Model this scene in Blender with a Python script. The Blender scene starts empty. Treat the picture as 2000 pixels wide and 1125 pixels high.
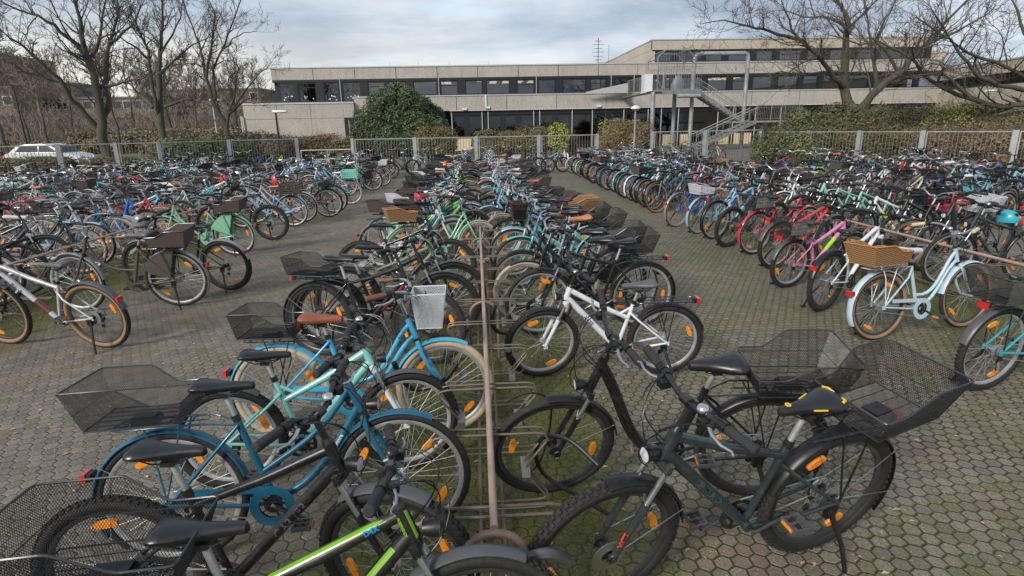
import bpy, math, random
from math import sin, cos, pi, radians
from mathutils import Vector, Matrix

# ------------------------------------------------------------------ camera, sky, sun, exposure
S = bpy.context.scene
C = S.collection
F, PITCH, YAW, ROLL, H = 1131.0, 15.65, 3.2, 1.1, 2.05
_p, _y, _r = map(radians, (PITCH, YAW, ROLL))
FW = Vector((sin(_y)*cos(_p), cos(_y)*cos(_p), -sin(_p)))
_rt = Vector((cos(_y), -sin(_y), 0)); _up = _rt.cross(FW)
RT = _rt*cos(_r) - _up*sin(_r); UP = _up*cos(_r) + _rt*sin(_r)
cam_d = bpy.data.cameras.new('camera'); cam = bpy.data.objects.new('camera', cam_d); C.objects.link(cam)
cam_d.sensor_width = 36.0; cam_d.lens = F/2000*36; cam_d.clip_start = 0.05; cam_d.clip_end = 2000
m3 = Matrix((RT, UP, -FW)).transposed()
cam.matrix_world = Matrix.Translation((0, 0, H)) @ m3.to_4x4()
S.camera = cam

SUN_EL, SUN_AZ = radians(32), radians(-140)      # winter sun behind cloud, behind the camera and to the left
W = bpy.data.worlds.new('World'); S.world = W; W.use_nodes = True
nt = W.node_tree; N = nt.nodes; L = nt.links; N.clear()
def wn(t, **k):
    n = N.new(t)
    for a, b in k.items(): setattr(n, a, b)
    return n
out = wn('ShaderNodeOutputWorld'); bg = wn('ShaderNodeBackground'); L.new(bg.outputs[0], out.inputs[0])
bg.inputs[1].default_value = 0.1
sky = wn('ShaderNodeTexSky', sky_type='NISHITA', sun_disc=False); sky.sun_elevation = SUN_EL; sky.sun_rotation = SUN_AZ
sky.air_density = 1.0; sky.dust_density = 1.5; sky.ozone_density = 1.5
tc = wn('ShaderNodeTexCoord'); sep = wn('ShaderNodeSeparateXYZ'); L.new(tc.outputs['Generated'], sep.inputs[0])
def wmath(op, a, b=None, c=None):
    n = wn('ShaderNodeMath', operation=op)
    for i, v in enumerate((a, b, c)):
        if v is None: continue
        if isinstance(v, (int, float)): n.inputs[i].default_value = v
        else: L.new(v, n.inputs[i])
    return n.outputs[0]
zz = wmath('ADD', wmath('MAXIMUM', sep.outputs[2], 0.0), 0.10)
cx = wmath('DIVIDE', sep.outputs[0], zz); cy = wmath('DIVIDE', sep.outputs[1], zz)
cmb = wn('ShaderNodeCombineXYZ'); L.new(cx, cmb.inputs[0]); L.new(cy, cmb.inputs[1])
def wnoise(scale, detail, rough, off):
    mp = wn('ShaderNodeMapping'); L.new(cmb.outputs[0], mp.inputs[0]); mp.inputs['Location'].default_value = off
    mp.inputs['Scale'].default_value = (1.0, 1.0, 1.0)
    n = wn('ShaderNodeTexNoise'); n.inputs['Scale'].default_value = scale; n.inputs['Detail'].default_value = detail
    n.inputs['Roughness'].default_value = rough; n.inputs['Distortion'].default_value = 0.3
    L.new(mp.outputs[0], n.inputs['Vector']); return n.outputs[0]
def wramp(fac, stops):
    r = wn('ShaderNodeValToRGB'); L.new(fac, r.inputs[0]); e = r.color_ramp.elements
    while len(e) < len(stops): e.new(0.5)
    for el, (p, c) in zip(e, stops): el.position = p; el.color = (*c, 1)
    return r.outputs[0]
n1 = wnoise(0.46, 10, 0.58, (3.1, 1.7, 0)); n2 = wnoise(0.9, 8, 0.6, (9.1, 4.7, 0))
cloudcol = wramp(n1, [(0.34, (1.9, 2.3, 2.95)), (0.45, (2.45, 2.95, 3.65)), (0.54, (3.5, 3.95, 4.5)), (0.66, (4.9, 5.15, 5.4))])
cover = wramp(n2, [(0.30, (0.55, 0.55, 0.55)), (0.46, (0.97, 0.97, 0.97))])
mx = wn('ShaderNodeMix', data_type='RGBA'); L.new(cover, mx.inputs[0])
skm = wn('ShaderNodeMix', data_type='RGBA', blend_type='MULTIPLY'); skm.inputs[0].default_value = 1
L.new(sky.outputs[0], skm.inputs[6]); skm.inputs[7].default_value = (1.3, 1.3, 1.3, 1)
L.new(skm.outputs[2], mx.inputs[6]); L.new(cloudcol, mx.inputs[7])
# a bright yellowish gap under the cloud, low on the left
nrm = wn('ShaderNodeVectorMath', operation='DOT_PRODUCT'); L.new(tc.outputs['Generated'], nrm.inputs[0])
gdir = Vector((sin(radians(-38)), cos(radians(-38)), 0.05)).normalized(); nrm.inputs[1].default_value = gdir
hz = wn('ShaderNodeMapRange'); L.new(sep.outputs[2], hz.inputs[0]); hz.inputs[1].default_value = 0.02; hz.inputs[2].default_value = 0.17
hz.inputs[3].default_value = 1; hz.inputs[4].default_value = 0
az = wn('ShaderNodeMapRange'); L.new(nrm.outputs['Value'], az.inputs[0]); az.inputs[1].default_value = 0.72; az.inputs[2].default_value = 1.0
gap = wmath('MULTIPLY', hz.outputs[0], az.outputs[0])
mx2 = wn('ShaderNodeMix', data_type='RGBA'); L.new(gap, mx2.inputs[0]); L.new(mx.outputs[2], mx2.inputs[6]); mx2.inputs[7].default_value = (6.6, 6.2, 5.0, 1)
# paler air low over the roofs
hz2 = wn('ShaderNodeMapRange'); L.new(sep.outputs[2], hz2.inputs[0]); hz2.inputs[1].default_value = 0.0; hz2.inputs[2].default_value = 0.13
hz2.inputs[3].default_value = 0.35; hz2.inputs[4].default_value = 0
mx3 = wn('ShaderNodeMix', data_type='RGBA'); L.new(hz2.outputs[0], mx3.inputs[0]); L.new(mx2.outputs[2], mx3.inputs[6]); mx3.inputs[7].default_value = (3.6, 3.95, 4.35, 1)
L.new(mx3.outputs[2], bg.inputs[0])

sd = bpy.data.lights.new('sun', 'SUN'); sd.energy = 2.1; sd.angle = radians(14); sd.color = (1.0, 0.95, 0.87)
sun = bpy.data.objects.new('sun', sd); C.objects.link(sun)
sv = Vector((sin(SUN_AZ)*cos(SUN_EL), cos(SUN_AZ)*cos(SUN_EL), sin(SUN_EL)))
sun.rotation_euler = sv.to_track_quat('Z', 'Y').to_euler()
S.view_settings.view_transform = 'Standard'; S.view_settings.look = 'None'; S.view_settings.gamma = 1
S.view_settings.exposure = 0.8
S.cycles.use_denoising = True; S.cycles.transparent_max_bounces = 24; S.cycles.max_bounces = 6
S.cycles.diffuse_bounces = 3; S.cycles.glossy_bounces = 3; S.cycles.transmission_bounces = 4

# ------------------------------------------------------------------ helpers
R0 = random.Random(7)
def ray(px, py): return FW*F + RT*(px-1000) + UP*(562.5-py)
def at(px, py, Y):                              # the point seen at (px, py) that stands Y metres ahead
    d = ray(px, py); t = Y/d.y
    return Vector((d.x*t, Y, H + d.z*t))
def ground(px, py, z=0.0):
    d = ray(px, py); t = (z-H)/d.z
    return Vector((d.x*t, d.y*t, z))
def lin(c):
    return tuple(((v/255)/12.92 if v/255 <= 0.04045 else ((v/255+0.055)/1.055)**2.4) for v in c)

class MB:
    def __init__(s): s.v = []; s.f = []; s.m = []; s.uv = []; s.mats = []
    def mat(s, m):
        if m not in s.mats: s.mats.append(m)
        return s.mats.index(m)
    def face(s, idx, m, uv=None): s.f.append(tuple(idx)); s.m.append(m); s.uv.append(uv)
    def quad(s, pts, mat, uv=None):
        b = len(s.v); s.v += [tuple(p) for p in pts]; s.face(range(b, b+len(pts)), s.mat(mat), uv)
    def box(s, lo, hi, mat, M=None):
        x0, y0, z0 = lo; x1, y1, z1 = hi; b = len(s.v)
        p = [(x0,y0,z0),(x1,y0,z0),(x1,y1,z0),(x0,y1,z0),(x0,y0,z1),(x1,y0,z1),(x1,y1,z1),(x0,y1,z1)]
        s.v += [tuple(M @ Vector(q)) if M else q for q in p]; k = s.mat(mat)
        for q in ((0,3,2,1),(4,5,6,7),(0,1,5,4),(1,2,6,5),(2,3,7,6),(3,0,4,7)): s.face([b+i for i in q], k)
    def obox(s, a, b, w, h, mat, up=(0,0,1)):    # a box with its length from a to b
        a = Vector(a); b = Vector(b); d = (b-a); l = d.length; d.normalize(); u = Vector(up)
        sd = d.cross(u).normalized(); u = sd.cross(d)
        M = Matrix((d, sd, u)).transposed().to_4x4(); M.translation = a
        s.box((0, -w/2, -h/2), (l, w/2, h/2), mat, M)
    def tube(s, pts, r, n=8, mat=None, closed=False, cap=True, flat=1.0):
        pts = [Vector(p) for p in pts]; k = s.mat(mat); m = len(pts)
        rs = r if isinstance(r, (list, tuple)) else [r]*m
        b = len(s.v); up = None
        for i, p in enumerate(pts):
            if closed: t = pts[(i+1) % m]-pts[i-1]
            else: t = pts[min(i+1, m-1)]-pts[max(i-1, 0)]
            if t.length < 1e-9: t = Vector((0,0,1))
            t.normalize()
            if up is None:
                up = Vector((0,0,1)) if abs(t.z) < 0.9 else Vector((1,0,0))
            up = (up - t*up.dot(t))
            if up.length < 1e-6: up = t.orthogonal()
            up.normalize(); sdv = t.cross(up)
            for j in range(n):
                a = 2*pi*j/n + pi/n; q = p + (up*cos(a)*flat + sdv*sin(a))*rs[i]; s.v.append(tuple(q))
        for i in range(m if closed else m-1):
            i2 = (i+1) % m
            for j in range(n):
                j2 = (j+1) % n; s.face((b+i*n+j, b+i*n+j2, b+i2*n+j2, b+i2*n+j), k)
        if not closed and cap:
            s.face([b+j for j in range(n)][::-1], k); s.face([b+(m-1)*n+j for j in range(n)], k)
    def ring(s, prof, n, mats, a0=0, a1=2*pi, closedprof=True, axis='y', cen=(0,0,0)):
        # revolve profile (r, y) about the y axis; mats is one material or one per profile edge
        full = abs((a1-a0)-2*pi) < 1e-6; steps = n if full else n+1; m = len(prof); b = len(s.v)
        for i in range(steps):
            a = a0+(a1-a0)*i/n
            for r, y in prof: s.v.append((cen[0]+r*cos(a), cen[1]+y, cen[2]+r*sin(a)))
        for i in range(n):
            i2 = (i+1) % steps
            for j in range(m if closedprof else m-1):
                j2 = (j+1) % m; mm = mats[j] if isinstance(mats, list) else mats
                s.face((b+i*m+j, b+i*m+j2, b+i2*m+j2, b+i2*m+j), s.mat(mm))
        if not full and closedprof:
            mm = mats[0] if isinstance(mats, list) else mats
            s.face([b+j for j in range(m)][::-1], s.mat(mm)); s.face([b+(steps-1)*m+j for j in range(m)], s.mat(mm))
    def loft(s, secs, mat, cap=True):
        b = len(s.v); n = len(secs[0]); k = s.mat(mat)
        for sec in secs: s.v += [tuple(p) for p in sec]
        for i in range(len(secs)-1):
            for j in range(n):
                j2 = (j+1) % n; s.face((b+i*n+j, b+i*n+j2, b+(i+1)*n+j2, b+(i+1)*n+j), k)
        if cap: s.face([b+j for j in range(n)][::-1], k); s.face([b+(len(secs)-1)*n+j for j in range(n)], k)
    def mesh(s, name, smooth=True):
        me = bpy.data.meshes.new(name); me.from_pydata(s.v, [], s.f)
        for m in s.mats: me.materials.append(m)
        me.polygons.foreach_set('material_index', s.m)
        if any(u is not None for u in s.uv):
            ul = me.uv_layers.new(name='UVMap'); fl = []
            for f, u in zip(s.f, s.uv):
                if u is None: fl += [0.0, 0.0]*len(f)
                else:
                    for q in u: fl += [q[0], q[1]]
            ul.data.foreach_set('uv', fl)
        if smooth:
            me.polygons.foreach_set('use_smooth', [True]*len(s.f))
            try: me.set_sharp_from_angle(angle=radians(40))
            except Exception: pass
        me.update(); return me
    def build(s, name, parent=None, smooth=True, loc=None):
        return link(name, s.mesh(name, smooth), parent, loc)
def link(name, me, parent=None, loc=None, M=None):
    o = bpy.data.objects.new(name, me); C.objects.link(o)
    if parent: o.parent = parent
    if M is not None: o.matrix_local = M
    elif loc is not None: o.location = loc
    return o
def tag(o, label=None, cat=None, group=None, kind=None):
    if label: o['label'] = label
    if cat: o['category'] = cat
    if group: o['group'] = group
    if kind: o['kind'] = kind
    return o
def empty(name, loc=(0,0,0), rz=0, label=None, cat=None, group=None):
    o = bpy.data.objects.new(name, None); C.objects.link(o); o.location = loc; o.rotation_euler = (0,0,rz)
    o.empty_display_size = 0.1
    return tag(o, label, cat, group)

# ------------------------------------------------------------------ materials
def new_mat(name):
    m = bpy.data.materials.new(name); m.use_nodes = True; nt = m.node_tree
    return m, nt, nt.nodes['Principled BSDF']
def nd(nt, t, ins=None, **k):
    n = nt.nodes.new(t)
    for a, b in k.items(): setattr(n, a, b)
    for a, b in (ins or {}).items():
        if hasattr(b, 'is_output'): nt.links.new(b, n.inputs[a])
        else: n.inputs[a].default_value = b
    return n
def mth(nt, op, a, b=None, c=None):
    n = nt.nodes.new('ShaderNodeMath'); n.operation = op
    for i, v in enumerate((a, b, c)):
        if v is None: continue
        if isinstance(v, (int, float)): n.inputs[i].default_value = v
        else: nt.links.new(v, n.inputs[i])
    return n.outputs[0]
def ramp(nt, fac, stops):
    r = nt.nodes.new('ShaderNodeValToRGB'); nt.links.new(fac, r.inputs[0]); e = r.color_ramp.elements
    while len(e) < len(stops): e.new(0.5)
    for el, (p, c) in zip(e, stops): el.position = p; el.color = (*c, 1) if len(c) == 3 else c
    return r.outputs[0]
def mixc(nt, fac, a, b, mode='MIX'):
    n = nt.nodes.new('ShaderNodeMix'); n.data_type = 'RGBA'; n.blend_type = mode
    for i, v in ((0, fac), (6, a), (7, b)):
        if hasattr(v, 'is_output'): nt.links.new(v, n.inputs[i])
        elif isinstance(v, (int, float)): n.inputs[i].default_value = v
        else: n.inputs[i].default_value = (*v, 1)
    return n.outputs[2]
def pm(name, col, rough=0.5, metal=0.0, spec=0.5, coat=0.0, var=0.12, scale=9.0, dirt=0.0, bump=0.0, bscale=60.0, dirtcol=(0.16,0.13,0.09)):
    """plain surface with slight tonal wear and dirt"""
    m, nt, b = new_mat(name)
    tc = nd(nt, 'ShaderNodeTexCoord'); no = nd(nt, 'ShaderNodeTexNoise', {'Vector': tc.outputs['Object'], 'Scale': scale, 'Detail': 5.0, 'Roughness': 0.6})
    lo = tuple(max(0, c*(1-var)) for c in col); hi = tuple(min(1, c*(1+var)) for c in col)
    cc = ramp(nt, no.outputs[0], [(0.32, lo), (0.68, hi)])
    if dirt:
        n2 = nd(nt, 'ShaderNodeTexNoise', {'Vector': tc.outputs['Object'], 'Scale': scale*3.1, 'Detail': 6.0, 'Roughness': 0.7})
        f = ramp(nt, n2.outputs[0], [(0.5, (0,0,0)), (0.72, (dirt,)*3)]); cc = mixc(nt, f, cc, dirtcol)
    nt.links.new(cc, b.inputs['Base Color'])
    rr = nd(nt, 'ShaderNodeMapRange', {'Value': no.outputs[0], 'From Min': 0.3, 'From Max': 0.7, 'To Min': max(0.03, rough-0.08), 'To Max': min(1, rough+0.1)})
    nt.links.new(rr.outputs[0], b.inputs['Roughness'])
    b.inputs['Metallic'].default_value = metal; b.inputs['Specular IOR Level'].default_value = spec; b.inputs['Coat Weight'].default_value = coat
    b.inputs['Coat Roughness'].default_value = 0.12
    if bump:
        n3 = nd(nt, 'ShaderNodeTexNoise', {'Vector': tc.outputs['Object'], 'Scale': bscale, 'Detail': 3.0})
        bp = nd(nt, 'ShaderNodeBump', {'Height': n3.outputs[0], 'Strength': bump, 'Distance': 0.01}); nt.links.new(bp.outputs[0], b.inputs['Normal'])
    return m
M = {}
M['rubber'] = pm('tyre_rubber', (0.010, 0.010, 0.0095), 0.7, dirt=0.3, dirtcol=(0.05,0.044,0.035), scale=14)
M['tread'] = pm('tyre_tread', (0.018, 0.017, 0.016), 0.85, dirt=0.5, dirtcol=(0.08,0.068,0.052), scale=14)
M['black'] = pm('black_plastic', (0.009, 0.009, 0.0095), 0.35, dirt=0.1)
M['blackmetal'] = pm('black_metal', (0.010, 0.010, 0.011), 0.3, coat=0.4, dirt=0.15)
M['grip'] = pm('grip_rubber', (0.022, 0.022, 0.023), 0.6, bump=0.6, bscale=300)
M['grip_brown'] = pm('brown_grip', (0.13, 0.055, 0.035), 0.55)
M['grip_cream'] = pm('cream_grip', (0.52, 0.44, 0.24), 0.6)
M['grip_white'] = pm('white_grip', (0.6, 0.61, 0.62), 0.5)
M['alu'] = pm('aluminium', (0.50, 0.51, 0.52), 0.33, metal=0.9, dirt=0.2)
M['alu_dull'] = pm('dull_aluminium', (0.42, 0.42, 0.42), 0.5, metal=0.6, dirt=0.3)
M['rim_black'] = pm('black_rim', (0.03, 0.03, 0.032), 0.4, dirt=0.2)
M['chrome'] = pm('chrome', (0.68, 0.69, 0.70), 0.16, metal=1.0, var=0.05)
M['spoke'] = pm('spoke_steel', (0.36, 0.36, 0.35), 0.5, metal=0.5)
M['spoke_dark'] = pm('dark_spoke', (0.06, 0.06, 0.06), 0.4, metal=0.4)
M['orange'] = pm('orange_reflector', (0.85, 0.26, 0.01), 0.25, coat=0.6, var=0.18, scale=60)
M['red'] = pm('red_lens', (0.55, 0.02, 0.015), 0.2, coat=0.7)
M['lens'] = pm('clear_lens', (0.6, 0.62, 0.63), 0.12, coat=0.8)
M['leather_black'] = pm('black_saddle_cover', (0.012, 0.012, 0.013), 0.33, dirt=0.12, dirtcol=(0.06,0.06,0.06), scale=12, spec=0.6)
M['leather_grey'] = pm('grey_saddle_cover', (0.09, 0.09, 0.095), 0.45, dirt=0.1)
M['leather_brown'] = pm('brown_saddle_cover', (0.24, 0.075, 0.035), 0.42)
M['leather_tan'] = pm('tan_saddle_cover', (0.42, 0.17, 0.06), 0.45)
M['leather_white'] = pm('white_saddle_cover', (0.6, 0.58, 0.56), 0.45)
M['cream_tyre'] = pm('cream_tyre_rubber', (0.42, 0.34, 0.23), 0.7, dirt=0.5, dirtcol=(0.2,0.15,0.09))
M['tan_wall'] = pm('tan_tyre_wall', (0.26, 0.145, 0.075), 0.7, dirt=0.3)
M['rust_steel'] = pm('rusty_galvanised_steel', (0.22, 0.155, 0.12), 0.55, metal=0.3, var=0.25, scale=5, dirt=0.55, dirtcol=(0.14,0.075,0.045), bump=0.1)
M['rail'] = pm('weathered_rail_steel', (0.47, 0.32, 0.245), 0.5, metal=0.3, var=0.22, scale=4, dirt=0.6, dirtcol=(0.36,0.31,0.28), bump=0.1)
M['holder'] = pm('holder_steel', (0.17, 0.135, 0.105), 0.5, metal=0.4, var=0.25, scale=6, dirt=0.5, dirtcol=(0.13,0.09,0.06))
M['galv'] = pm('galvanised_steel', (0.31, 0.325, 0.335), 0.5, metal=0.35, var=0.2, scale=3, dirt=0.35, dirtcol=(0.22,0.19,0.15))
M['galv_dark'] = pm('weathered_steel', (0.20, 0.20, 0.195), 0.6, metal=0.25, var=0.25, scale=3, dirt=0.4, dirtcol=(0.14,0.12,0.08))
M['fencebar'] = pm('fence_bar_steel', (0.15, 0.145, 0.125), 0.6, metal=0.2, var=0.25, scale=2, dirt=0.5, dirtcol=(0.15,0.15,0.09))
M['lime'] = pm('lime_paint', (0.15, 0.34, 0.015), 0.4, coat=0.3)
M['blue_letter'] = pm('blue_lettering', (0.01, 0.22, 0.5), 0.4)
M['red_letter'] = pm('red_lettering', (0.75, 0.07, 0.02), 0.4)
M['grey_letter'] = pm('grey_lettering', (0.11, 0.11, 0.115), 0.35)
M['dark_letter'] = pm('dark_lettering', (0.05, 0.07, 0.09), 0.4)
M['yellow'] = pm('yellow_trim', (0.75, 0.5, 0.02), 0.4)
M['yellow_bright'] = pm('bright_yellow_plastic', (0.8, 0.75, 0.05), 0.5)
M['white'] = pm('white_plastic', (0.62, 0.63, 0.64), 0.4, dirt=0.15)
M['silver_guard'] = pm('silver_mudguard', (0.30, 0.31, 0.325), 0.35, metal=0.5, dirt=0.3)
M['grey_plastic'] = pm('grey_plastic', (0.075, 0.077, 0.082), 0.4, dirt=0.25, dirtcol=(0.12,0.11,0.1))

_paint = {}
PAL = {  # everyday colour word -> albedo
 'black': (0.008,0.008,0.009), 'matt black': (0.011,0.011,0.012), 'charcoal': (0.03,0.032,0.035), 'dark green': (0.016,0.030,0.033),
 'grey': (0.17,0.18,0.19), 'silver': (0.42,0.44,0.46), 'white': (0.64,0.66,0.68), 'pale blue': (0.42,0.55,0.63), 'mint': (0.22,0.50,0.38),
 'mint green': (0.20,0.46,0.30), 'turquoise': (0.09,0.38,0.42), 'teal': (0.02,0.33,0.42), 'petrol blue': (0.004,0.095,0.165), 'sky blue': (0.05,0.38,0.60),
 'light blue': (0.20,0.42,0.62), 'royal blue': (0.02,0.12,0.48), 'navy': (0.012,0.03,0.09), 'red': (0.50,0.035,0.04), 'crimson': (0.42,0.03,0.06),
 'pink': (0.62,0.20,0.38), 'lime green': (0.30,0.60,0.02), 'grass green': (0.03,0.40,0.05), 'orange': (0.70,0.16,0.02), 'brown': (0.07,0.05,0.04),
 'cream': (0.50,0.47,0.33), 'purple': (0.12,0.05,0.20), 'aqua': (0.20,0.52,0.46), 'olive': (0.12,0.17,0.12), 'bronze': (0.075,0.062,0.05), 'burgundy': (0.13,0.02,0.03)}
def paint(c):
    if c not in _paint:
        mt = c in ('matt black', 'olive', 'bronze')
        _paint[c] = pm(c.replace(' ', '_')+'_paint', PAL[c], 0.45 if mt else 0.3, coat=0.0 if mt else 0.5, var=0.1, dirt=0.28, dirtcol=(0.11,0.095,0.075), scale=9)
    return _paint[c]

def wire_mesh_mat(name, col, cell=0.0085, w=0.30):
    m, nt, b = new_mat(name)
    b.inputs['Base Color'].default_value = (*col, 1); b.inputs['Roughness'].default_value = 0.4; b.inputs['Metallic'].default_value = 0.2
    uv = nd(nt, 'ShaderNodeUVMap'); s = nd(nt, 'ShaderNodeSeparateXYZ', {0: uv.outputs[0]})
    u = mth(nt, 'ADD', s.outputs[0], mth(nt, 'MULTIPLY', s.outputs[1], 1.5)); v = mth(nt, 'SUBTRACT', s.outputs[0], mth(nt, 'MULTIPLY', s.outputs[1], 1.5))
    fu = mth(nt, 'LESS_THAN', mth(nt, 'FRACT', mth(nt, 'DIVIDE', u, cell)), w); fv = mth(nt, 'LESS_THAN', mth(nt, 'FRACT', mth(nt, 'DIVIDE', v, cell)), w)
    a = mth(nt, 'MAXIMUM', fu, fv)
    nt.links.new(a, b.inputs['Alpha']); return m
M['mesh_black'] = wire_mesh_mat('black_wire_mesh', (0.012,0.012,0.013), 0.0095, 0.34)
M['mesh_grey'] = wire_mesh_mat('grey_wire_mesh', (0.06,0.06,0.065), 0.0095, 0.33)
M['mesh_white'] = wire_mesh_mat('white_wire_mesh', (0.6,0.61,0.63), 0.016, 0.34)
M['rim_wire'] = pm('basket_rim_wire', (0.05,0.051,0.055), 0.3, metal=0.4)
M['strand'] = pm('basket_wire_strand', (0.012,0.012,0.013), 0.35, metal=0.2)
M['strand_grey'] = pm('grey_basket_wire', (0.045,0.045,0.05), 0.35, metal=0.3)
M['strand_white'] = pm('white_basket_wire', (0.5,0.51,0.53), 0.4)
def wicker_mat(name, c0, c1):
    m, nt, b = new_mat(name); uv = nd(nt, 'ShaderNodeUVMap')
    s = nd(nt, 'ShaderNodeSeparateXYZ', {0: uv.outputs[0]})
    row = mth(nt, 'FLOOR', mth(nt, 'DIVIDE', s.outputs[1], 0.009))
    ph = mth(nt, 'MULTIPLY', row, pi)
    wv = mth(nt, 'SINE', mth(nt, 'ADD', mth(nt, 'MULTIPLY', s.outputs[0], 2*pi/0.05), ph))
    vv = mth(nt, 'ABSOLUTE', mth(nt, 'SINE', mth(nt, 'MULTIPLY', s.outputs[1], pi/0.009)))
    h = mth(nt, 'MULTIPLY', vv, mth(nt, 'ADD', mth(nt, 'MULTIPLY', wv, 0.4), 0.6))
    no = nd(nt, 'ShaderNodeTexNoise', {'Vector': uv.outputs[0], 'Scale': 60.0, 'Detail': 4.0})
    f = mth(nt, 'MULTIPLY', h, mth(nt, 'ADD', no.outputs[0], 0.45))
    nt.links.new(ramp(nt, f, [(0.05, tuple(c*0.25 for c in c0)), (0.35, c0), (0.85, c1)]), b.inputs['Base Color'])
    bp = nd(nt, 'ShaderNodeBump', {'Height': h, 'Strength': 0.9, 'Distance': 0.006}); nt.links.new(bp.outputs[0], b.inputs['Normal'])
    b.inputs['Roughness'].default_value = 0.65; return m
M['wicker'] = wicker_mat('tan_wicker', (0.30,0.15,0.055), (0.60,0.36,0.16))
M['wicker_dark'] = wicker_mat('dark_wicker', (0.07,0.045,0.038), (0.22,0.15,0.13))
M['wicker_red'] = wicker_mat('brown_wicker', (0.11,0.05,0.035), (0.22,0.12,0.09))

# ------------------------------------------------------------------ the ground
def hexgrid(nt, vec, size):
    p = nd(nt, 'ShaderNodeVectorMath', {0: vec, 1: (1/size, 1/size, 0)}, operation='MULTIPLY').outputs[0]
    r = (1.0, 1.7320508, 1.0); hh = (0.5, 0.8660254, 0.5)
    def modh(v):
        a = nd(nt, 'ShaderNodeVectorMath', {0: v, 1: r, 2: (0,0,0)}, operation='WRAP').outputs[0]
        return nd(nt, 'ShaderNodeVectorMath', {0: a, 1: hh}, operation='SUBTRACT').outputs[0]
    a = modh(p); b = modh(nd(nt, 'ShaderNodeVectorMath', {0: p, 1: hh}, operation='SUBTRACT').outputs[0])
    flat = lambda v: nd(nt, 'ShaderNodeVectorMath', {0: v, 1: (1,1,0)}, operation='MULTIPLY').outputs[0]
    a = flat(a); b = flat(b)
    la = nd(nt, 'ShaderNodeVectorMath', {0: a}, operation='LENGTH').outputs['Value']; lb = nd(nt, 'ShaderNodeVectorMath', {0: b}, operation='LENGTH').outputs['Value']
    sel = mth(nt, 'LESS_THAN', lb, la)
    mx = nt.nodes.new('ShaderNodeMix'); mx.data_type = 'VECTOR'
    nt.links.new(sel, mx.inputs[0]); nt.links.new(a, mx.inputs[4]); nt.links.new(b, mx.inputs[5]); g = mx.outputs[1]
    ab = nd(nt, 'ShaderNodeVectorMath', {0: g}, operation='ABSOLUTE').outputs[0]
    s = nd(nt, 'ShaderNodeSeparateXYZ', {0: ab})
    d = mth(nt, 'MAXIMUM', s.outputs[0], mth(nt, 'ADD', mth(nt, 'MULTIPLY', s.outputs[0], 0.5), mth(nt, 'MULTIPLY', s.outputs[1], 0.8660254)))
    idv = nd(nt, 'ShaderNodeVectorMath', {0: p, 1: g}, operation='SUBTRACT').outputs[0]
    idr = nd(nt, 'ShaderNodeVectorMath', {0: idv, 1: (0.25, 0.25, 0.25)}, operation='SNAP').outputs[0]
    return mth(nt, 'SUBTRACT', 0.5, d), idr
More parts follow.
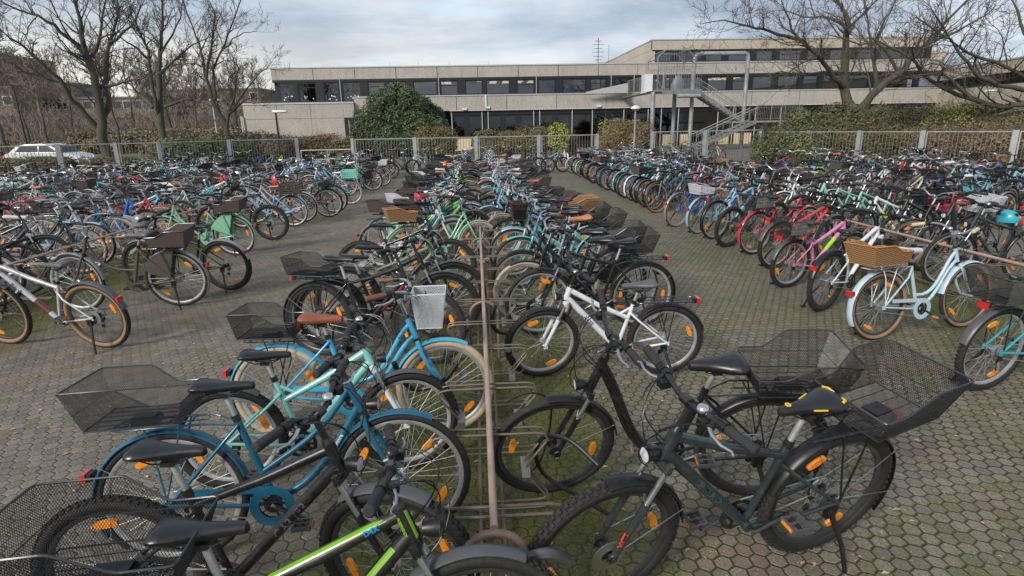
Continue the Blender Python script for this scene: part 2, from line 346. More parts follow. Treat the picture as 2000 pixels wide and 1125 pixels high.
def paving_mat():
    m, nt, b = new_mat('mossy_hexagon_paving'); tc = nd(nt, 'ShaderNodeTexCoord'); P = tc.outputs['Object']
    wob = nd(nt, 'ShaderNodeTexNoise', {'Vector': P, 'Scale': 7.0, 'Detail': 4.0})
    wv = nd(nt, 'ShaderNodeVectorMath', {0: wob.outputs['Color'], 1: (0.035,0.035,0)}, operation='MULTIPLY').outputs[0]
    P2 = nd(nt, 'ShaderNodeVectorMath', {0: P, 1: wv}, operation='ADD').outputs[0]
    edge, idv = hexgrid(nt, P2, 0.088)
    wn_ = nd(nt, 'ShaderNodeTexWhiteNoise', {'Vector': idv}, noise_dimensions='2D')
    big = nd(nt, 'ShaderNodeTexNoise', {'Vector': P, 'Scale': 0.8, 'Detail': 7.0, 'Roughness': 0.65}).outputs[0]
    mid = nd(nt, 'ShaderNodeTexNoise', {'Vector': P, 'Scale': 3.2, 'Detail': 6.0, 'Roughness': 0.7}).outputs[0]
    fine = nd(nt, 'ShaderNodeTexNoise', {'Vector': P, 'Scale': 60.0, 'Detail': 4.0, 'Roughness': 0.7}).outputs[0]
    stone = ramp(nt, big, [(0.3, (0.14,0.121,0.088)), (0.5, (0.20,0.171,0.128)), (0.7, (0.26,0.22,0.172))])
    stone = mixc(nt, 0.55, stone, ramp(nt, wn_.outputs['Value'], [(0.0, (0.105,0.092,0.068)), (1.0, (0.245,0.21,0.165))]))
    stone = mixc(nt, ramp(nt, fine, [(0.35, (0.75,)*3), (0.5, (0,0,0))]), stone, (0.07,0.06,0.045))
    sx0 = nd(nt, 'ShaderNodeSeparateXYZ', {0: P}).outputs[0]
    damp = nd(nt, 'ShaderNodeTexNoise', {'Vector': P, 'Scale': 0.35, 'Detail': 5.0, 'Roughness': 0.6, 'Distortion': 0.6}).outputs[0]
    stone = mixc(nt, ramp(nt, damp, [(0.45, (0,0,0)), (0.62, (0.55,)*3)]), stone, (0.10,0.095,0.07))
    stone = mixc(nt, ramp(nt, nd(nt, 'ShaderNodeTexNoise', {'Vector': P, 'Scale': 1.3, 'Detail': 5.0, 'Distortion': 0.4}).outputs[0], [(0.56, (0,0,0)), (0.68, (0.5,)*3)]), stone, (0.20,0.125,0.10))
    # pale grit and lichen specks
    vo = nd(nt, 'ShaderNodeTexVoronoi', {'Vector': P, 'Scale': 75.0, 'Randomness': 1.0})
    sz = mth(nt, 'MULTIPLY', nd(nt, 'ShaderNodeSeparateXYZ', {0: vo.outputs['Color']}).outputs[0], 0.33)
    sp = mth(nt, 'LESS_THAN', vo.outputs['Distance'], mth(nt, 'SUBTRACT', sz, 0.06))
    spm = mth(nt, 'MULTIPLY', sp, ramp(nt, mid, [(0.34, (0.1,)*3), (0.58, (0.95,)*3)]))
    stone = mixc(nt, spm, stone, (0.52,0.49,0.42))
    lic = nd(nt, 'ShaderNodeTexVoronoi', {'Vector': P, 'Scale': 3.4}); lsz = nd(nt, 'ShaderNodeSeparateXYZ', {0: lic.outputs['Color']}).outputs[1]
    lm = mth(nt, 'MULTIPLY', mth(nt, 'LESS_THAN', mth(nt, 'ADD', lic.outputs['Distance'], mth(nt, 'MULTIPLY', fine, 0.35)), mth(nt, 'MULTIPLY', lsz, 0.33)), ramp(nt, fine, [(0.42, (0,0,0)), (0.6, (0.6,)*3)]))
    stone = mixc(nt, lm, stone, (0.42,0.42,0.30))
    # joints, darker and mossy
    jn = nd(nt, 'ShaderNodeTexNoise', {'Vector': P, 'Scale': 1.7, 'Detail': 4.0}).outputs[0]
    jl = nd(nt, 'ShaderNodeMapRange', {'Value': sx0, 'From Min': -3.0, 'From Max': 1.5, 'To Min': -0.05, 'To Max': 0.02}).outputs[0]
    joint = ramp(nt, mth(nt, 'SUBTRACT', edge, mth(nt, 'ADD', jl, mth(nt, 'MULTIPLY', mth(nt, 'SUBTRACT', jn, 0.5), 0.16))), [(0.015, (1,1,1)), (0.055, (0,0,0))])
    stone = mixc(nt, mth(nt, 'MULTIPLY', joint, 0.84), stone, (0.022,0.022,0.012))
    # moss: thick under the racks, patchy elsewhere
    sx = nd(nt, 'ShaderNodeSeparateXYZ', {0: P}).outputs[0]
    wr = mth(nt, 'ABSOLUTE', mth(nt, 'SUBTRACT', mth(nt, 'WRAP', sx, 5.6, 0.0), 2.8))       # 2.8 on a rack line, 0 mid-aisle
    under = nd(nt, 'ShaderNodeMapRange', {'Value': wr, 'From Min': 1.7, 'From Max': 2.7, 'To Min': 0.03, 'To Max': 0.56}).outputs[0]
    rightw = nd(nt, 'ShaderNodeMapRange', {'Value': sx, 'From Min': 0.5, 'From Max': 3.0, 'To Min': 0.0, 'To Max': 0.05}).outputs[0]
    under = mth(nt, 'ADD', under, rightw)
    mossn = mth(nt, 'ADD', mth(nt, 'ADD', mth(nt, 'MULTIPLY', mid, 0.55), mth(nt, 'MULTIPLY', big, 0.45)), under)
    mossf = ramp(nt, mossn, [(0.55, (0,0,0)), (0.78, (0.92,)*3)])
    jm = mth(nt, 'MULTIPLY', joint, ramp(nt, big, [(0.36, (0.25,)*3), (0.58, (1.0,)*3)]))
    mossf = mth(nt, 'MAXIMUM', mossf, mth(nt, 'MULTIPLY', jm, 0.8))
    mossc = ramp(nt, fine, [(0.3, (0.035,0.042,0.008)), (0.7, (0.15,0.15,0.024))])
    col = mixc(nt, mossf, stone, mossc)
    nt.links.new(col, b.inputs['Base Color'])
    nt.links.new(ramp(nt, mid, [(0.3, (0.6,)*3), (0.7, (0.9,)*3)]), b.inputs['Roughness']); b.inputs['Specular IOR Level'].default_value = 0.35
    hgt = mth(nt, 'ADD', mth(nt, 'MULTIPLY', ramp(nt, edge, [(0.0, (0,0,0)), (0.09, (1,1,1))]), 1.0), mth(nt, 'MULTIPLY', fine, 0.35))
    bp = nd(nt, 'ShaderNodeBump', {'Height': hgt, 'Strength': 0.8, 'Distance': 0.012}); nt.links.new(bp.outputs[0], b.inputs['Normal'])
    return m
def grass_mat():
    m, nt, b = new_mat('winter_lawn'); tc = nd(nt, 'ShaderNodeTexCoord')
    a = nd(nt, 'ShaderNodeTexNoise', {'Vector': tc.outputs['Object'], 'Scale': 0.35, 'Detail': 8.0, 'Roughness': 0.7}).outputs[0]
    f = nd(nt, 'ShaderNodeTexNoise', {'Vector': tc.outputs['Object'], 'Scale': 12.0, 'Detail': 5.0}).outputs[0]
    c = mixc(nt, 0.5, ramp(nt, a, [(0.35, (0.10,0.10,0.05)), (0.6, (0.11,0.16,0.035))]), ramp(nt, f, [(0.3, (0.05,0.07,0.02)), (0.7, (0.16,0.19,0.06))]))
    nt.links.new(c, b.inputs['Base Color']); b.inputs['Roughness'].default_value = 0.95; return m
def sheet(name, x0, y0, x1, y1, z, mat, label=None):
    mb = MB(); mb.quad([(x0,y0,z),(x1,y0,z),(x1,y1,z),(x0,y1,z)], mat); return tag(mb.build(name, smooth=False), label, kind='structure')
sheet('ground', -600, -60, 600, 900, -0.02, grass_mat())
sheet('paving', -34, -4, 34, 34.5, 0.0, paving_mat())
M['asphalt'] = pm('worn_asphalt', (0.12,0.115,0.105), 0.85, var=0.2, scale=1.5, dirt=0.4, dirtcol=(0.16,0.14,0.1))
sheet('path', -14, 34.5, 46, 54.0, -0.004, M['asphalt'])
sheet('road', -120, 52, -24, 57, -0.004, M['asphalt'])

# ------------------------------------------------------------------ the school building
def concrete_mat(name, base):
    m, nt, b = new_mat(name); tc = nd(nt, 'ShaderNodeTexCoord'); P = tc.outputs['Object']
    big = nd(nt, 'ShaderNodeTexNoise', {'Vector': P, 'Scale': 0.5, 'Detail': 5.0}).outputs[0]
    agg = nd(nt, 'ShaderNodeTexVoronoi', {'Vector': P, 'Scale': 14.0}); av = nd(nt, 'ShaderNodeSeparateXYZ', {0: agg.outputs['Color']}).outputs[0]
    st = nd(nt, 'ShaderNodeMapping', {0: P, 'Scale': (3.0, 3.0, 0.25)}); stn = nd(nt, 'ShaderNodeTexNoise', {'Vector': st.outputs[0], 'Scale': 1.3, 'Detail': 6.0, 'Roughness': 0.7}).outputs[0]
    c = mixc(nt, 0.35, ramp(nt, big, [(0.3, tuple(v*0.86 for v in base)), (0.7, tuple(v*1.12 for v in base))]), ramp(nt, av, [(0.0, tuple(v*0.6 for v in base)), (1.0, tuple(v*1.35 for v in base))]))
    c = mixc(nt, ramp(nt, stn, [(0.52, (0,0,0)), (0.74, (0.5,)*3)]), c, tuple(v*0.5 for v in base))
    nt.links.new(c, b.inputs['Base Color']); b.inputs['Roughness'].default_value = 0.9
    bp = nd(nt, 'ShaderNodeBump', {'Height': av, 'Strength': 0.4, 'Distance': 0.01}); nt.links.new(bp.outputs[0], b.inputs['Normal']); return m
M['concrete'] = concrete_mat('exposed_aggregate_concrete', (0.36, 0.327, 0.29))
M['concrete2'] = concrete_mat('pale_concrete', (0.42, 0.365, 0.29))
M['coping'] = pm('zinc_coping', (0.42,0.42,0.42), 0.5, metal=0.2, dirt=0.3)
M['darkframe'] = pm('dark_window_frame', (0.009,0.009,0.010), 0.45)
M['glassframe'] = pm('pale_mullion', (0.40,0.42,0.42), 0.5)
M['beige'] = pm('beige_panel', (0.60,0.47,0.29), 0.6)
M['interior'] = pm('dim_interior', (0.13,0.12,0.11), 0.8)
M['redroof'] = pm('red_tile', (0.25,0.06,0.04), 0.7)
def glass_mat(name, tint, refl, rough=0.03):
    m, nt, b = new_mat(name); nt.nodes.remove(b); o = nt.nodes['Material Output']
    tr = nd(nt, 'ShaderNodeBsdfTransparent', {0: (*tint, 1)}); gl = nd(nt, 'ShaderNodeBsdfGlossy', {0: (0.9,0.93,0.95,1), 'Roughness': rough})
    mx = nd(nt, 'ShaderNodeMixShader', {0: refl, 1: tr.outputs[0], 2: gl.outputs[0]}); nt.links.new(mx.outputs[0], o.inputs[0]); return m
M['glass'] = glass_mat('window_glass', (0.32,0.34,0.35), 0.15)
M['glass_dark'] = glass_mat('dark_window_glass', (0.22,0.22,0.22), 0.085)
M['lamp'] = bpy.data.materials.new('ceiling_lamp'); M['lamp'].use_nodes = True
_b = M['lamp'].node_tree.nodes['Principled BSDF']; _b.inputs['Emission Color'].default_value = (1.0,0.82,0.5,1); _b.inputs['Emission Strength'].default_value = 1.2

YB = 55.0
X = lambda px: at(px, 180, YB).x
bld = empty('school_building', (14, YB, 0), 0, 'long low concrete school block with dark ribbon windows behind the bicycle yard', 'building')
bl = lambda mb, name, par=bld, smooth=False: mb.build(name, par, smooth, loc=tuple(-Vector((14, YB, 0))) if par is bld else None)
def panels(mb, x0, x1, z0, z1, y, step, mat, depth=0.35, gap=0.05):
    n = max(1, round((x1-x0)/step)); w = (x1-x0)/n
    for i in range(n): mb.box((x0+i*w+gap/2, y, z0), (x0+(i+1)*w-gap/2, y+depth, z1), mat)
    mb.box((x0+0.02, y+0.04, z0+0.03), (x1-0.02, y+depth-0.02, z1-0.03), M['darkframe'])
xl, xm, xr, xe = X(533), X(876), X(1272), X(1835)
z_roof, z_fb, z_w2, z_b = 7.22, 6.28, 4.80, 3.46
# body behind the facade
mb = MB(); mb.box((xl+0.6, YB+4.5, 0), (xe, YB+22, 6.9), M['interior']); mb.box((xl-2.6, YB+0.4, 4.0), (xl+0.5, YB+22, 4.1), M['concrete'])
mb.box((xl+0.5, YB+0.5, 3.5), (xe, YB+4.5, 4.2), M['interior']); bl(mb, 'core')
mb = MB(); panels(mb, xl, xe, z_fb, z_roof, YB, 3.55, M['concrete']); bl(mb, 'roof_fascia')
mb = MB(); mb.box((xl-0.04, YB-0.06, z_roof), (xe+0.04, YB+22, z_roof+0.10), M['coping']); bl(mb, 'roof')
mb = MB(); panels(mb, X(690), xe, z_b, z_w2-0.1, YB-0.1, 4.6, M['concrete'], 0.5); bl(mb, 'spandrel')
mb = MB(); mb.box((X(690), YB-0.16, z_w2-0.1), (xe, YB+0.5, z_w2), M['coping'])
mb.box((X(876), YB-0.14, z_b-0.035), (xe, YB+0.1, z_b-0.002), M['white']); bl(mb, 'sill_strip')
# lower left block
xb0, xb1 = X(474), X(690)
mb = MB(); n = 3; ww = (xb1-0.9-xb0)/n
for i in range(n):
    mb.box((xb0+i*ww+0.015, YB-0.5, 3.02), (xb0+(i+1)*ww-0.015, YB-0.1, 4.22), M['concrete']); mb.box((xb0+i*ww+0.015, YB-0.5, 0), (xb0+(i+1)*ww-0.015, YB-0.1, 2.99), M['concrete'])
mb.box((xb0+0.05, YB-0.44, 0), (xb1-0.95, YB+20, 4.2), M['concrete2']); mb.box((xb1-0.9, YB-0.5, 3.02), (xb1+0.02, YB-0.1, 4.22), M['concrete'])
mb.box((xb1-0.9, YB-0.3, 0), (xb1+7.0, YB-0.12, 3.0), M['concrete']); bl(mb, 'low_wing_wall')
mb = MB(); mb.box((xb0-0.06, YB-0.56, 4.22), (xb1+0.02, YB+0.5, 4.36), M['coping']); bl(mb, 'low_wing_coping')
mb = MB(); mb.box((xb1-0.82, YB-0.42, 0), (xb1+0.4, YB-0.32, 2.9), M['darkframe']); mb.box((xb1-0.55, YB-0.46, 0.1), (xb1-0.5, YB-0.42, 2.8), M['glassframe']); bl(mb, 'door')
mb = MB(); mb.tube([(xb0-0.3, YB-0.3, 0), (xb0-0.3, YB-0.3, 3.3)], 0.09, 8, M['coping']); mb.tube([(xb0-0.05, YB-0.6, 0), (xb0-0.05, YB-0.6, 3.2)], 0.07, 8, M['coping']); bl(mb, 'downpipe', smooth=True)
# upper ribbon windows
def window(x0, x1, z0, z1, y, split=None, stickers=0, glass='glass', top=0.0, parent=bld, fw=0.09):
    f = MB(); d = M['darkframe']
    f.box((x0, y, z0), (x0+fw, y+0.12, z1), d); f.box((x1-fw, y, z0), (x1, y+0.12, z1), d)
    f.box((x0+fw, y, z0), (x1-fw, y+0.12, z0+fw), d); f.box((x0+fw, y, z1-fw), (x1-fw, y+0.12, z1), d)
    if top: f.box((x0+fw, y+0.01, z1-top), (x1-fw, y+0.11, z1-top+0.07), d)
    o = f.build('window', None, False); o.parent = parent; o.location = (-14, -YB, 0)
    g = MB(); g.quad([(x0+fw, y+0.06, z0+fw), (x1-fw, y+0.06, z0+fw), (x1-fw, y+0.06, z1-fw), (x0+fw, y+0.06, z1-fw)], M[glass]); g.build('pane', o, False)
    if stickers:
        s = MB(); rr = random.Random(int(x0*37))
        for k in range(stickers):
            cx_, cz_, r_ = rr.uniform(x0+0.25, x1-0.25), z0+rr.uniform(0.18, 0.55), rr.uniform(0.035, 0.07)
            s.tube([(cx_, y+0.05, cz_), (cx_, y+0.035, cz_)], r_, 6, M['white'])
        s.build('paper_star', o, False)
    return o
px = 545; rr = random.Random(3)
mb = MB(); mb.box((xl+0.05, YB+0.0, z_fb-0.22), (xe, YB+0.34, z_fb-0.005), M['darkframe'])
wb = MB()
k = 0
while px < 1262:
    left = px < 690
    zb = 4.37 if left else z_w2+0.01
    w = (36 if k % 2 else 30) if left else (34 if k % 3 else 46)
    window(X(px), X(px+w), zb, z_fb-0.24, YB+0.06, stickers=6 if left and px < 740 else 0, top=0.45 if (k % 3 == 1) else 0)
    gap = 7 + (k % 2)*7
    mb.box((X(px+w)-0.002, YB+0.02, zb), (X(px+w+gap)-0.002, YB+0.3, z_fb-0.23), M['darkframe'])
    if k % 4 == 2 or px > 1150: wb.box((X(px+w+gap*0.5)-0.025, YB-0.05, zb), (X(px+w+gap*0.5)+0.025, YB-0.01, z_fb+0.15), M['glassframe'])
    px += w+gap; k += 1
px = 1292; k = 0
while px < 1800:
    w = 40 if k % 3 else 30
    window(X(px), X(px+w), z_w2-0.12+0.13, z_fb-0.24, YB+0.06, top=0.45 if k % 3 == 0 else 0)
    mb.box((X(px+w)-0.002, YB+0.02, z_w2), (X(px+w+9)-0.002, YB+0.3, z_fb-0.23), M['darkframe']); px += w+9; k += 1
bl(mb, 'window_surround'); bl(wb, 'pale_mullion')
mb = MB(); wts = MB()
for a in (930, 1128): wts.box((X(a), YB+0.5, z_w2+0.8), (X(a+22), YB+0.52, z_fb-0.35), M['white'])
bl(wts, 'blind')
for x in (790, 850, 866, 932, 958, 984, 1010, 1035, 1300, 1400, 1420, 1440):
    for kk in range(3): mb.box((X(x), YB+1.2+kk*1.0, z_fb-0.32-0.001*kk), (X(x+14), YB+1.32+kk*1.0, z_fb-0.27), M['lamp'])
bl(mb, 'ceiling_lamp')
mb = MB(); mb.box((xl+0.6, YB+0.4, z_fb-0.2), (xe, YB+4.5, z_fb-0.05), M['interior']); mb.box((xl+0.6, YB+0.5, 4.25), (xe, YB+4.5, 4.35), M['interior']); mb.box((xl+0.1, YB+0.35, 4.25), (xl+0.45, YB+20, z_fb), M['darkframe']); bl(mb, 'ceiling')
# ground floor glazing
mb = MB(); mb.box((xm, YB+0.12, z_b-0.42), (xe, YB+0.4, z_b-0.04), M['darkframe']); mb.box((xm, YB+0.3, 0), (xe, YB+0.5, 0.35), M['darkframe'])
x = 880; k = 0; pl = MB(); pan = MB()
widths = [60, 12, 90, 12, 64, 40, 62, 48, 26, 34, 28, 50, 30, 44, 50, 60]
for i, w in enumerate(widths):
    if x+w > 1640: break
    if w >= 26:
        window(X(x), X(x+w), 1.05 if (i not in (5,)) else 0.1, z_b-0.43, YB+0.2, glass='glass_dark', fw=0.13)
        for q in range(1, int(w//30)): mb.box((X(x+q*w/(w//30))-0.28, YB+0.19, 0.3), (X(x+q*w/(w//30))+0.28, YB+0.3, z_b-0.42), M['darkframe'])
        if i in (0, 4, 6, 7, 9, 10, 12, 13): pan = MB(); pan.box((X(x+6), YB+0.16, 0.0), (X(x+w-4), YB+0.2, 1.0), M['beige']); bl(pan, 'beige_panel')
    else: mb.box((X(x), YB+0.2, 0), (X(x+w), YB+0.32, z_b-0.43), M['darkframe'])
    pl = MB(); pl.box((X(x)-0.035, YB+0.02, 0), (X(x)+0.035, YB+0.1, z_b-0.05), M['glassframe']); bl(pl, 'pale_post')
    x += w
mb.box((X(1636), YB+0.2, 0), (xe, YB+0.35, z_b-0.43), M['darkframe']); bl(mb, 'ground_floor_frame')
for a, z in ((902, 3.5), (947, 3.6), (1165, 3.55)): mb = MB(); mb.box((X(a), YB-0.3, z), (X(a)+0.4, YB-0.12, z+0.17), M['white']); bl(mb, 'wall_lamp')
mb = MB(); mb.box((X(947)-0.02, YB-0.22, 3.80), (X(947)+0.12, YB-0.12, 4.75), M['white']); bl(mb, 'downpipe')
# third storey at the right
yu = YB+0.35
mb = MB(); xu0, xu1 = X(1272), X(1812)
panels(mb, xu0, xu1, 8.42, 9.22, yu, 5.2, M['concrete2']); bl(mb, 'upper_fascia')
mb = MB(); mb.box((xu0-0.04, yu-0.06, 9.22), (xu1+0.05, yu+45, 9.32), M['coping']); bl(mb, 'upper_roof')
mb = MB(); mb.box((xu0, yu+0.02, 7.34), (xu0+0.3, yu+45, 8.41), M['concrete2']); mb.box((xu0, yu+0.36, 8.43), (xu0+0.3, yu+45, 9.2), M['concrete2']); mb.box((xu0+0.4, yu+1.5, 7.3), (xu1, yu+40, 8.9), M['interior']); bl(mb, 'upper_wall')
px = 1278; k = 0; mb = MB()
while px < 1790:
    w = 44 if k % 2 else 34
    window(X(px), X(px+w), 7.36, 8.3, yu+0.06, top=0.4 if k % 3 == 2 else 0); mb.box((X(px+w)-0.002, yu+0.02, 7.34), (X(px+w+10)-0.002, yu+0.3, 8.42), M['darkframe']); px += w+10; k += 1
mb.box((xu0+0.02, yu+0.01, 8.3), (xu1, yu+0.3, 8.419), M['darkframe']); bl(mb, 'upper_window_surround')
mb = MB(); mb.box((xu1, yu+0.4, 7.35), (xe+0.8, yu+10, 8.1), M['concrete2']); bl(mb, 'stair_tower')
mb = MB(); mb.box((X(1150), YB+14, 7.2), (X(1290), YB+22, 7.9), M['redroof']); mb.tube([(X(1172), YB+14, 7.8), (X(1186), YB+14, 7.8)], 0.45, 12, M['redroof']); bl(mb, 'red_roof_hood')
mb = MB(); a0 = Vector((at(1168, 120, YB+8).x, YB+8, 7.3)); mb.tube([a0, a0+Vector((0,0,3.2))], 0.035, 5, M['darkframe'])
for z, w in ((2.9, 0.35), (2.55, 0.6), (2.2, 0.4), (1.85, 0.6), (1.45, 0.5), (1.1, 0.35)):
    mb.tube([a0+Vector((-w, 0, z)), a0+Vector((w, 0, z))], 0.02, 4, M['darkframe'])
    for q in range(-3, 4): mb.tube([a0+Vector((q*w/3.2, -0.25, z)), a0+Vector((q*w/3.2, 0.25, z))], 0.012, 3, M['darkframe'])
mb.tube([a0+Vector((1.1,0,0)), a0+Vector((1.1,0,2.6))], 0.02, 4, M['darkframe']); mb.tube([a0+Vector((0,0,0.8)), a0+Vector((1.1,0,0.9))], 0.02, 4, M['darkframe'])
bl(mb, 'antenna', smooth=True)
mb = MB()
for a in (560, 765, 820, 880, 955): mb.tube([(X(a), YB+0.2, z_roof), (X(a), YB+0.2, z_roof+0.42)], 0.012, 4, M['darkframe'])
bl(mb, 'lightning_rod', smooth=True)

# wing coming forward at the far right
wa = Vector((43.6, 55.0, 0)); wbv = Vector((39.0, 34.0, 0)); d = (wbv-wa).normalized(); nn = Vector((d.y, -d.x, 0))
wing = empty('side_wing', wa, 0, 'pale concrete school wing running towards the yard at the far right behind the bare tree', 'building')
def wbox(mb, s0, s1, o0, o1, z0, z1, mat):
    p = [d*s+nn*o for s, o in ((s0,o0),(s1,o0),(s1,o1),(s0,o1))]; b = len(mb.v)
    mb.v += [(q.x, q.y, z0) for q in p]+[(q.x, q.y, z1) for q in p]; kk = mb.mat(mat)
    for q in ((0,3,2,1),(4,5,6,7),(0,1,5,4),(1,2,6,5),(2,3,7,6),(3,0,4,7)): mb.face([b+i for i in q], kk)
Lw = 40
sgn = 1 if nn.x < 0 else -1
for nm, a, b_, z0, z1, mt, st in (('roof_fascia', 0, -0.5, 5.35, 6.25, 'concrete2', 4.8), ('wall', 0, -0.5, 0.0, 4.45, 'concrete2', 4.8)):
    mb = MB(); q = 0
    while q < Lw: wbox(mb, q+0.02, q+st-0.02, a*sgn, b_*sgn, z0, z1, M[mt]); q += st
    wbox(mb, 0.05, Lw, -0.06*sgn, -0.4*sgn, z0+0.03, z1-0.03, M['darkframe']); mb.build(nm, wing, False)
mb = MB(); wbox(mb, 0, Lw, 0.06*sgn, -8*sgn, 6.25, 6.35, M['coping']); mb.build('roof', wing, False)
mb = MB(); wbox(mb, 0, Lw, -0.3*sgn, -0.6*sgn, 4.45, 5.35, M['darkframe']); wbox(mb, 0.5, Lw, -1.2*sgn, -7*sgn, 0, 6.2, M['interior']); mb.build('window_band', wing, False)
q = 0.5
while q < Lw:
    mb = MB(); wbox(mb, q, q+1.6, -0.24*sgn, -0.29*sgn, 4.52, 5.25, M['glass']); mb.build('window', wing, False); q += 2.3

# ------------------------------------------------------------------ outside stair
YS = 46.0
st = empty('fire_escape_stair', at(1357, 300, YS), 0, 'galvanised steel outdoor staircase with tubular portal frame in front of the school', 'staircase')
so = -st.location
def sb(mb, name, smooth=True): return mb.build(name, st, smooth, loc=so)
A = lambda px, py, y=YS: at(px, py, y)
def post(p, r=0.14, z0=0.0, top=None):
    return [Vector((p.x, p.y, z0)), Vector((p.x, p.y, top if top is not None else p.z))]
zf = A(1300, 178).z
for px_, y_, top in ((1276, YS-1.0, None), (1318, YS+1.2, None)):
    p = at(px_, 183, y_); mb = MB(); mb.tube(post(p, top=zf-0.1), 0.16, 10, M['galv']); sb(mb, 'column')
p1 = A(1357, 105); p2 = A(1462, 107)
mb = MB(); x1, x2, zt = p1.x, p2.x, p1.z
arc = [Vector((x1, YS, 0)), Vector((x1, YS, zt-0.5)), Vector((x1+0.06, YS, zt-0.25)), Vector((x1+0.2, YS, zt-0.08)), Vector((x1+0.5, YS, zt)), Vector((x2-0.3, YS, zt)), Vector((x2-0.05, YS, zt-0.12)), Vector((x2, YS, zt-0.4)), Vector((x2, YS, 0))]
mb.tube(arc, 0.15, 12, M['galv']); sb(mb, 'portal_frame')
mb = MB(); x0, x1b = A(1268, 178).x, A(1362, 178).x
mb.box((x0, YS-1.0, zf-0.12), (x1b, YS+1.6, zf), M['galv']); mb.box((x0, YS-1.04, zf-0.28), (x1b, YS-1.0, zf+0.06), M['galv_dark'])
mb.box((x0, YS-1.2, zf-0.1), (x0+0.6, YS+10, zf-0.02), M['galv_dark']); sb(mb, 'platform', False)
mb = MB(); mb.tube([(A(1313,186).x, YS-1.1, zf-0.42), (A(1357,186).x, YS-1.1, zf-0.42)], 0.15, 10, M['galv']); sb(mb, 'support_pipe')
def railing(name, pts, h=1.05, step=0.16, bars=True, hand=True):
    mb = MB(); pts = [Vector(p) for p in pts]; up_ = Vector((0,0,1))
    mb.tube([p+up_*h for p in pts], 0.035, 6, M['galv']); mb.tube([p+up_*0.12 for p in pts], 0.02, 4, M['galv_dark']); mb.tube([p+up_*(h-0.15) for p in pts], 0.015, 4, M['galv_dark'])
    for a, b in zip(pts[:-1], pts[1:]):
        l = (b-a).length; n = max(1, int(l/step))
        for i in range(n+1):
            q = a.lerp(b, i/n); big = i % 8 == 0
            mb.tube([q + up_*(0.0 if big else 0.12), q+up_*h], 0.028 if big else 0.011, 4, M['galv'] if big else M['galv_dark'])
    return sb(mb, name)
zr = A(1300, 133).z - zf
railing('railing', [(x0+0.3, YS-1.0, zf), (x1b-0.1, YS-1.0, zf)], zr)
railing('railing', [(x0+0.3, YS+1.5, zf), (x1b-0.1, YS+1.5, zf)], zr)
# octagonal safety hoops round the platform
mb = MB()
for yy in (YS-1.05, YS+1.55):
    pts = [at(a, b, YS) for a, b in ((1286, 176), (1277, 160), (1277, 115), (1292, 101), (1334, 101), (1349, 115), (1349, 133))]
    pts = [Vector((p.x, yy, p.z)) for p in pts]; mb.tube(pts, 0.05, 6, M['galv_dark'])
for i in range(10): mb.tube([at(1292+i*5, 101, YS-1.05), at(1292+i*5, 135, YS-1.05)], 0.012, 4, M['galv_dark'])
for a, b in ((1277, 118), (1292, 101), (1334, 101), (1349, 118)):
    q = at(a, b, YS); mb.tube([(q.x, YS-1.05, q.z), (q.x, YS+1.55, q.z)], 0.04, 5, M['galv_dark'])
sb(mb, 'safety_cage')
def flight(pa, pb, width, n=14, rail=True):
    pa, pb = Vector(pa), Vector(pb); mb = MB()
    for i in range(n):
        q = pa.lerp(pb, (i+0.5)/n); mb.box((q.x-0.15, q.y-width/2, q.z-0.035), (q.x+0.15, q.y+width/2, q.z), M['galv'])
    sb(mb, 'tread', False); mb = MB()
    for s_ in (-1, 1):
        o_ = Vector((0, s_*width/2, -0.05)); mb.obox(pa+o_, pb+o_, 0.04, 0.26, M['galv_dark'])
    sb(mb, 'stringer', False)
    for s_ in (-1, 1): railing('railing', [pa+Vector((0, s_*width/2, 0)), pb+Vector((0, s_*width/2, 0))], 0.95, 0.5)
zl = A(1470, 236, YS-0.6).z
flight((x1b, YS+0.8, zf), (A(1442, 225, YS+0.8).x, YS+0.8, zl+0.1), 1.2, 13)
xa, xb_ = A(1470, 236, YS-1.2).x, A(1352, 300, YS-1.2).x
flight((xa, YS-1.2, zl), (xb_, YS-1.2, 0.15), 1.3, 14)
mb = MB(); xL2 = A(1540, 236).x; mb.box((xa-1.2, YS-0.5, zl-0.12), (xL2, YS+1.5, zl), M['galv']); mb.box((xa, YS-1.85, zl-0.13), (xL2, YS-0.5, zl-0.01), M['galv']); sb(mb, 'landing', False)
railing('railing', [(xa, YS-1.85, zl), (xL2, YS-1.85, zl)], 1.1, 0.13)
mb = MB(); q = A(1476, 240); mb.tube([(q.x-0.7, YS-1.0, zl-0.3), (q.x-0.15, YS-1.0, zl-0.3), (q.x, YS-1.0, zl-0.5), (q.x, YS-1.0, 0)], 0.15, 10, M['galv']); sb(mb, 'column')
# ramp walkway from the roof terrace to the platform
mb = MB(); p0, p1_ = at(1064, 184, 54.3), at(1226, 183, 54.3); q0, q1 = at(1226, 160, 50.5), at(1268, 175, 48)
mb.loft([[at(1144, 181.5, y_), at(1226, 181.5, y_), at(1226, 162, y_), at(1144, 179.5, y_)] for y_ in (54.0, 54.12)], M['coping']); sb(mb, 'ramp_panel', False); mb = MB()
mb.box((A(1253,150,48).x, 47.0, A(1253,183,48).z), (A(1268,150,48).x, 48.0, A(1253,147,48).z), M['white']); sb(mb, 'white_ramp_panel', False)
railing('railing', [(at(1226,182,53).x, 53.0, zf+0.1), (at(1262,182,48.2).x, 48.2, zf+0.1)], 1.15, 0.2)
mb = MB(); q = at(1322, 150, YS+1.0); secs = []
for i in range(7):
    z_ = zf+0.05+i*0.19; r_ = (0.5, 0.56, 0.6, 0.5, 0.42, 0.3, 0.14)[i]
    secs.append([(q.x+cos(t*pi/5)*r_, YS+0.6+sin(t*pi/5)*r_*0.5, z_+0.02*sin(t*1.3)) for t in range(10)])
